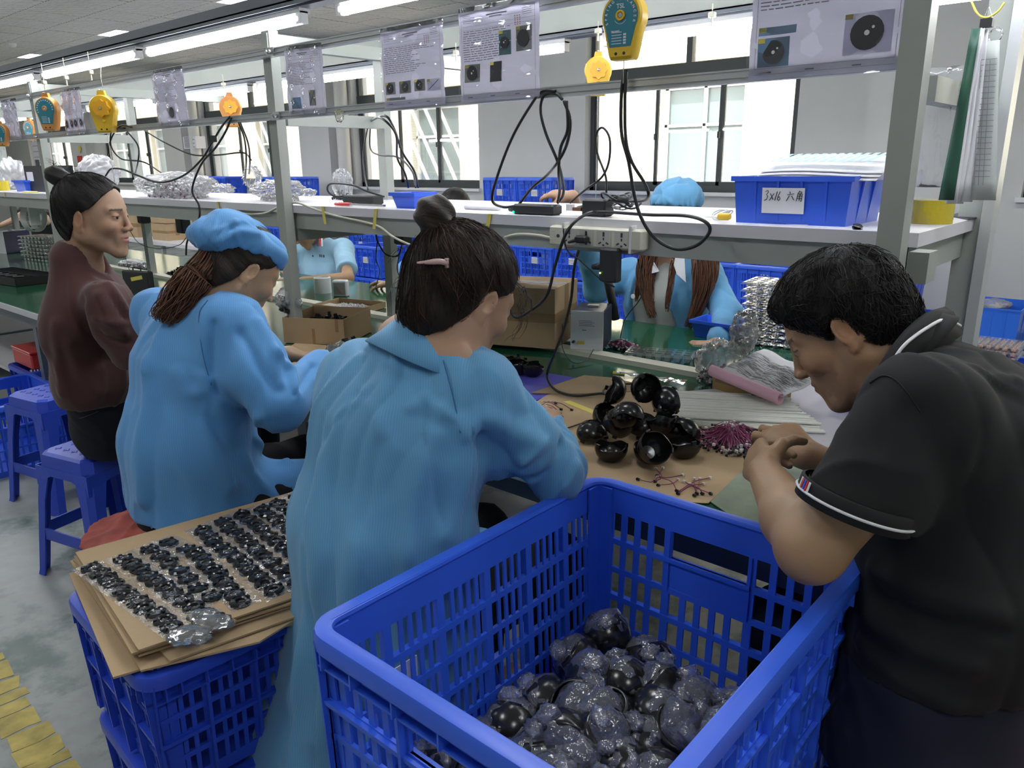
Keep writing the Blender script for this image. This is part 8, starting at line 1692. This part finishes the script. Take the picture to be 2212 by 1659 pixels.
# ---- crates by the wall
cr = {}
def wall_crate(x, y, z, label, W=.44, D=.34, H=.32, m=m_blue, grp='blue crates stacked along the window wall', key='a', lab=True):
    if key not in cr: cr[key] = crate((x, y, z), W, D, H, label, grp, m=m, nw=5, nd=4, rows=4, slots=4, handle='y', lite=True, lab=('yn', .0, H*.55, .10, .06) if lab else None); return cr[key]
    return copy_tree(cr[key], (x, y, z), 0, label)
ord_ = ['on the floor', 'second from the floor', 'third from the floor', 'topmost']
for i, x in enumerate((-5.42, -4.96)):
    for k in range(4): wall_crate(x, 6.2, .33*k, 'blue crate %s, %s pile below the looped cables' % (ord_[k], 'first' if i == 0 else 'second'))
for i, x in enumerate((-4.49, -4.03)):
    for k in range(2): wall_crate(x, 6.2, .33*k+.02, 'blue crate %s, low pile %s seen over the taped carton' % (['on the floor', 'on top'][k], 'nearer the tall piles' if i == 0 else 'nearer the long hair'))
for i, x in enumerate((-7.75, -7.28)):
    for k in range(2+(i == 0)): wall_crate(x, 6.2, .33*k, 'blue crate %s, pile %s beside the light blue polo' % (ord_[k], 'one' if i == 0 else 'two'))
for i, x in enumerate((-11.4, -10.9, -9.6, -9.1)):
    for k in range(4): wall_crate(x, 6.1, .33*k, 'blue crate %s, %s far pile behind the clear bags' % (ord_[k], ['first', 'second', 'third', 'fourth'][i]))
for i, x in enumerate((-2.75, -2.30)):
    for k in range(2): wall_crate(x, 5.6, .36*k, 'blue crate %s, %s pile beside the tray tower' % (['on the floor', 'on top'][k], ['first', 'second'][i]), H=.35, key='r', lab=False, m=m_blue)
for k in range(2): wall_crate(-6.4, 5.2, .33*k, 'blue crate %s, behind the back rack post' % ['on the floor', 'on top'][k])
V, F = crumple('b', (0, 0, 0), (.17, .13, .10), f_bag, 66, .45, sub=4); t = mesh_np('bag_of_trays', V, F, f_bag, None, smooth=False); t.location = (-2.75, 5.6, .80); tag(t, 'clear plastic bag heaped in the crate beside the tray tower', 'plastic bag')
# light blue tub near the wall at the right
tb = bin_((-1.0, 6.45, 0), .42, .5, .44, 'tall light blue tub with a bag inside on the floor by the wall', m=mat('bright_blue_tub', (.03, .16, .75), .3), ribs=True, taper=.94)
V, F = crumple('b', (0, 0, 0), (.19, .22, .05), f_bag, 67, .5, sub=4); t = mesh_np('bag_in_tub', V, F, f_bag, None, smooth=False); t.location = (-1.0, 6.45, .43); tag(t, 'clear bag filling the mouth of the light blue tub', 'plastic bag')
bin_((-1.56, 6.4, .36), .16, .3, .32, 'narrow ribbed blue bin standing on a low crate near the wall', m=m_blue)
wall_crate(-1.62, 6.4, 0, 'blue crate on the floor under the narrow ribbed bin')
wall_crate(-.72, 5.1, .0, 'blue crate on the floor under the red dotted tray')
blister((-.80, 5.1, .345), 9, 6, 'tray of orange white parts, %s before the light blue tub', 0, 3, .03, mat('orange_white_parts', (.75, .35, .22), .4), 'red dotted trays on a crate', s=.04, h=.024)
# far side table with cartons
ft = thing('side_table', (-9.3, 4.6, 0), 'long white side table beyond the bench carrying brown cartons', 'table')
B().box((-11.8, 4.2, .56), (-6.9, 4.9, .60)).build('tabletop', m_white, ft)
for x in (-11.7, -9.3, -7.0):
    for y in (4.25, 4.82): B().box((x, y, 0), (x+.04, y+.04, .56)).build('leg', m_grey, ft)
for i, (px, z, w, h, lab) in enumerate(((296, .60, .40, .30, 'brown carton on the side table beside the face of the cardigan wearer'), (358, .60, .36, .20, 'lower brown carton on the side table beside the back rack post'), (358, .805, .36, .19, 'upper brown carton on the side table beside the back rack post'))):
    q = AT(px, 500, y=4.4); c = cbox_thing('carton', (q.x, 4.45, z), w, .26, h-.006, .05*i, lab)
q = AT(888, 560, y=4.6); cbox_thing('carton', (q.x, 4.7, 0), .34, .3, .52, .1, 'tall brown carton on the floor behind the back rack post')
# wall notices between the far windows
for i, (px, py, w, h, m_, lab) in enumerate(((84, 340, .34, .62, m_whitep, 'pale printed chart on the wall beyond the far rack post'), (172, 322, .14, .14, m_ytape, 'round yellow sign on the wall pillar'), (172, 346, .10, .09, m_red, 'small red notice under the round yellow sign'), (410, 308, .22, .10, m_whitep, 'small pale notice board with a blue top on the wall'))):
    q = AT(px, py, y=YW-.18); t = thing('wall_notice', q, lab, 'notice'); b = B()
    if i == 1: b.lathe([(0, 0), (w/2, 0), (w/2, .01), (0, .01)], 24, Matrix.Translation(q) @ Matrix.Rotation(PI/2, 4, 'X'))
    else: b.box((q.x-w, q.y-.005, q.z-h), (q.x+w, q.y+.17, q.z+h))
    b.build('board', m_, t)
    if i in (0, 3):
        b = B()
        for r in range(9): b.box((q.x-w*.8, q.y-.007, q.z+h*(.8-.2*r)), (q.x+w*(.3+.5*((r*7) % 3)/2), q.y-.005, q.z+h*(.8-.2*r)+.012))
        b.build('printed_lines', m_ink2, t, kind='stuff')
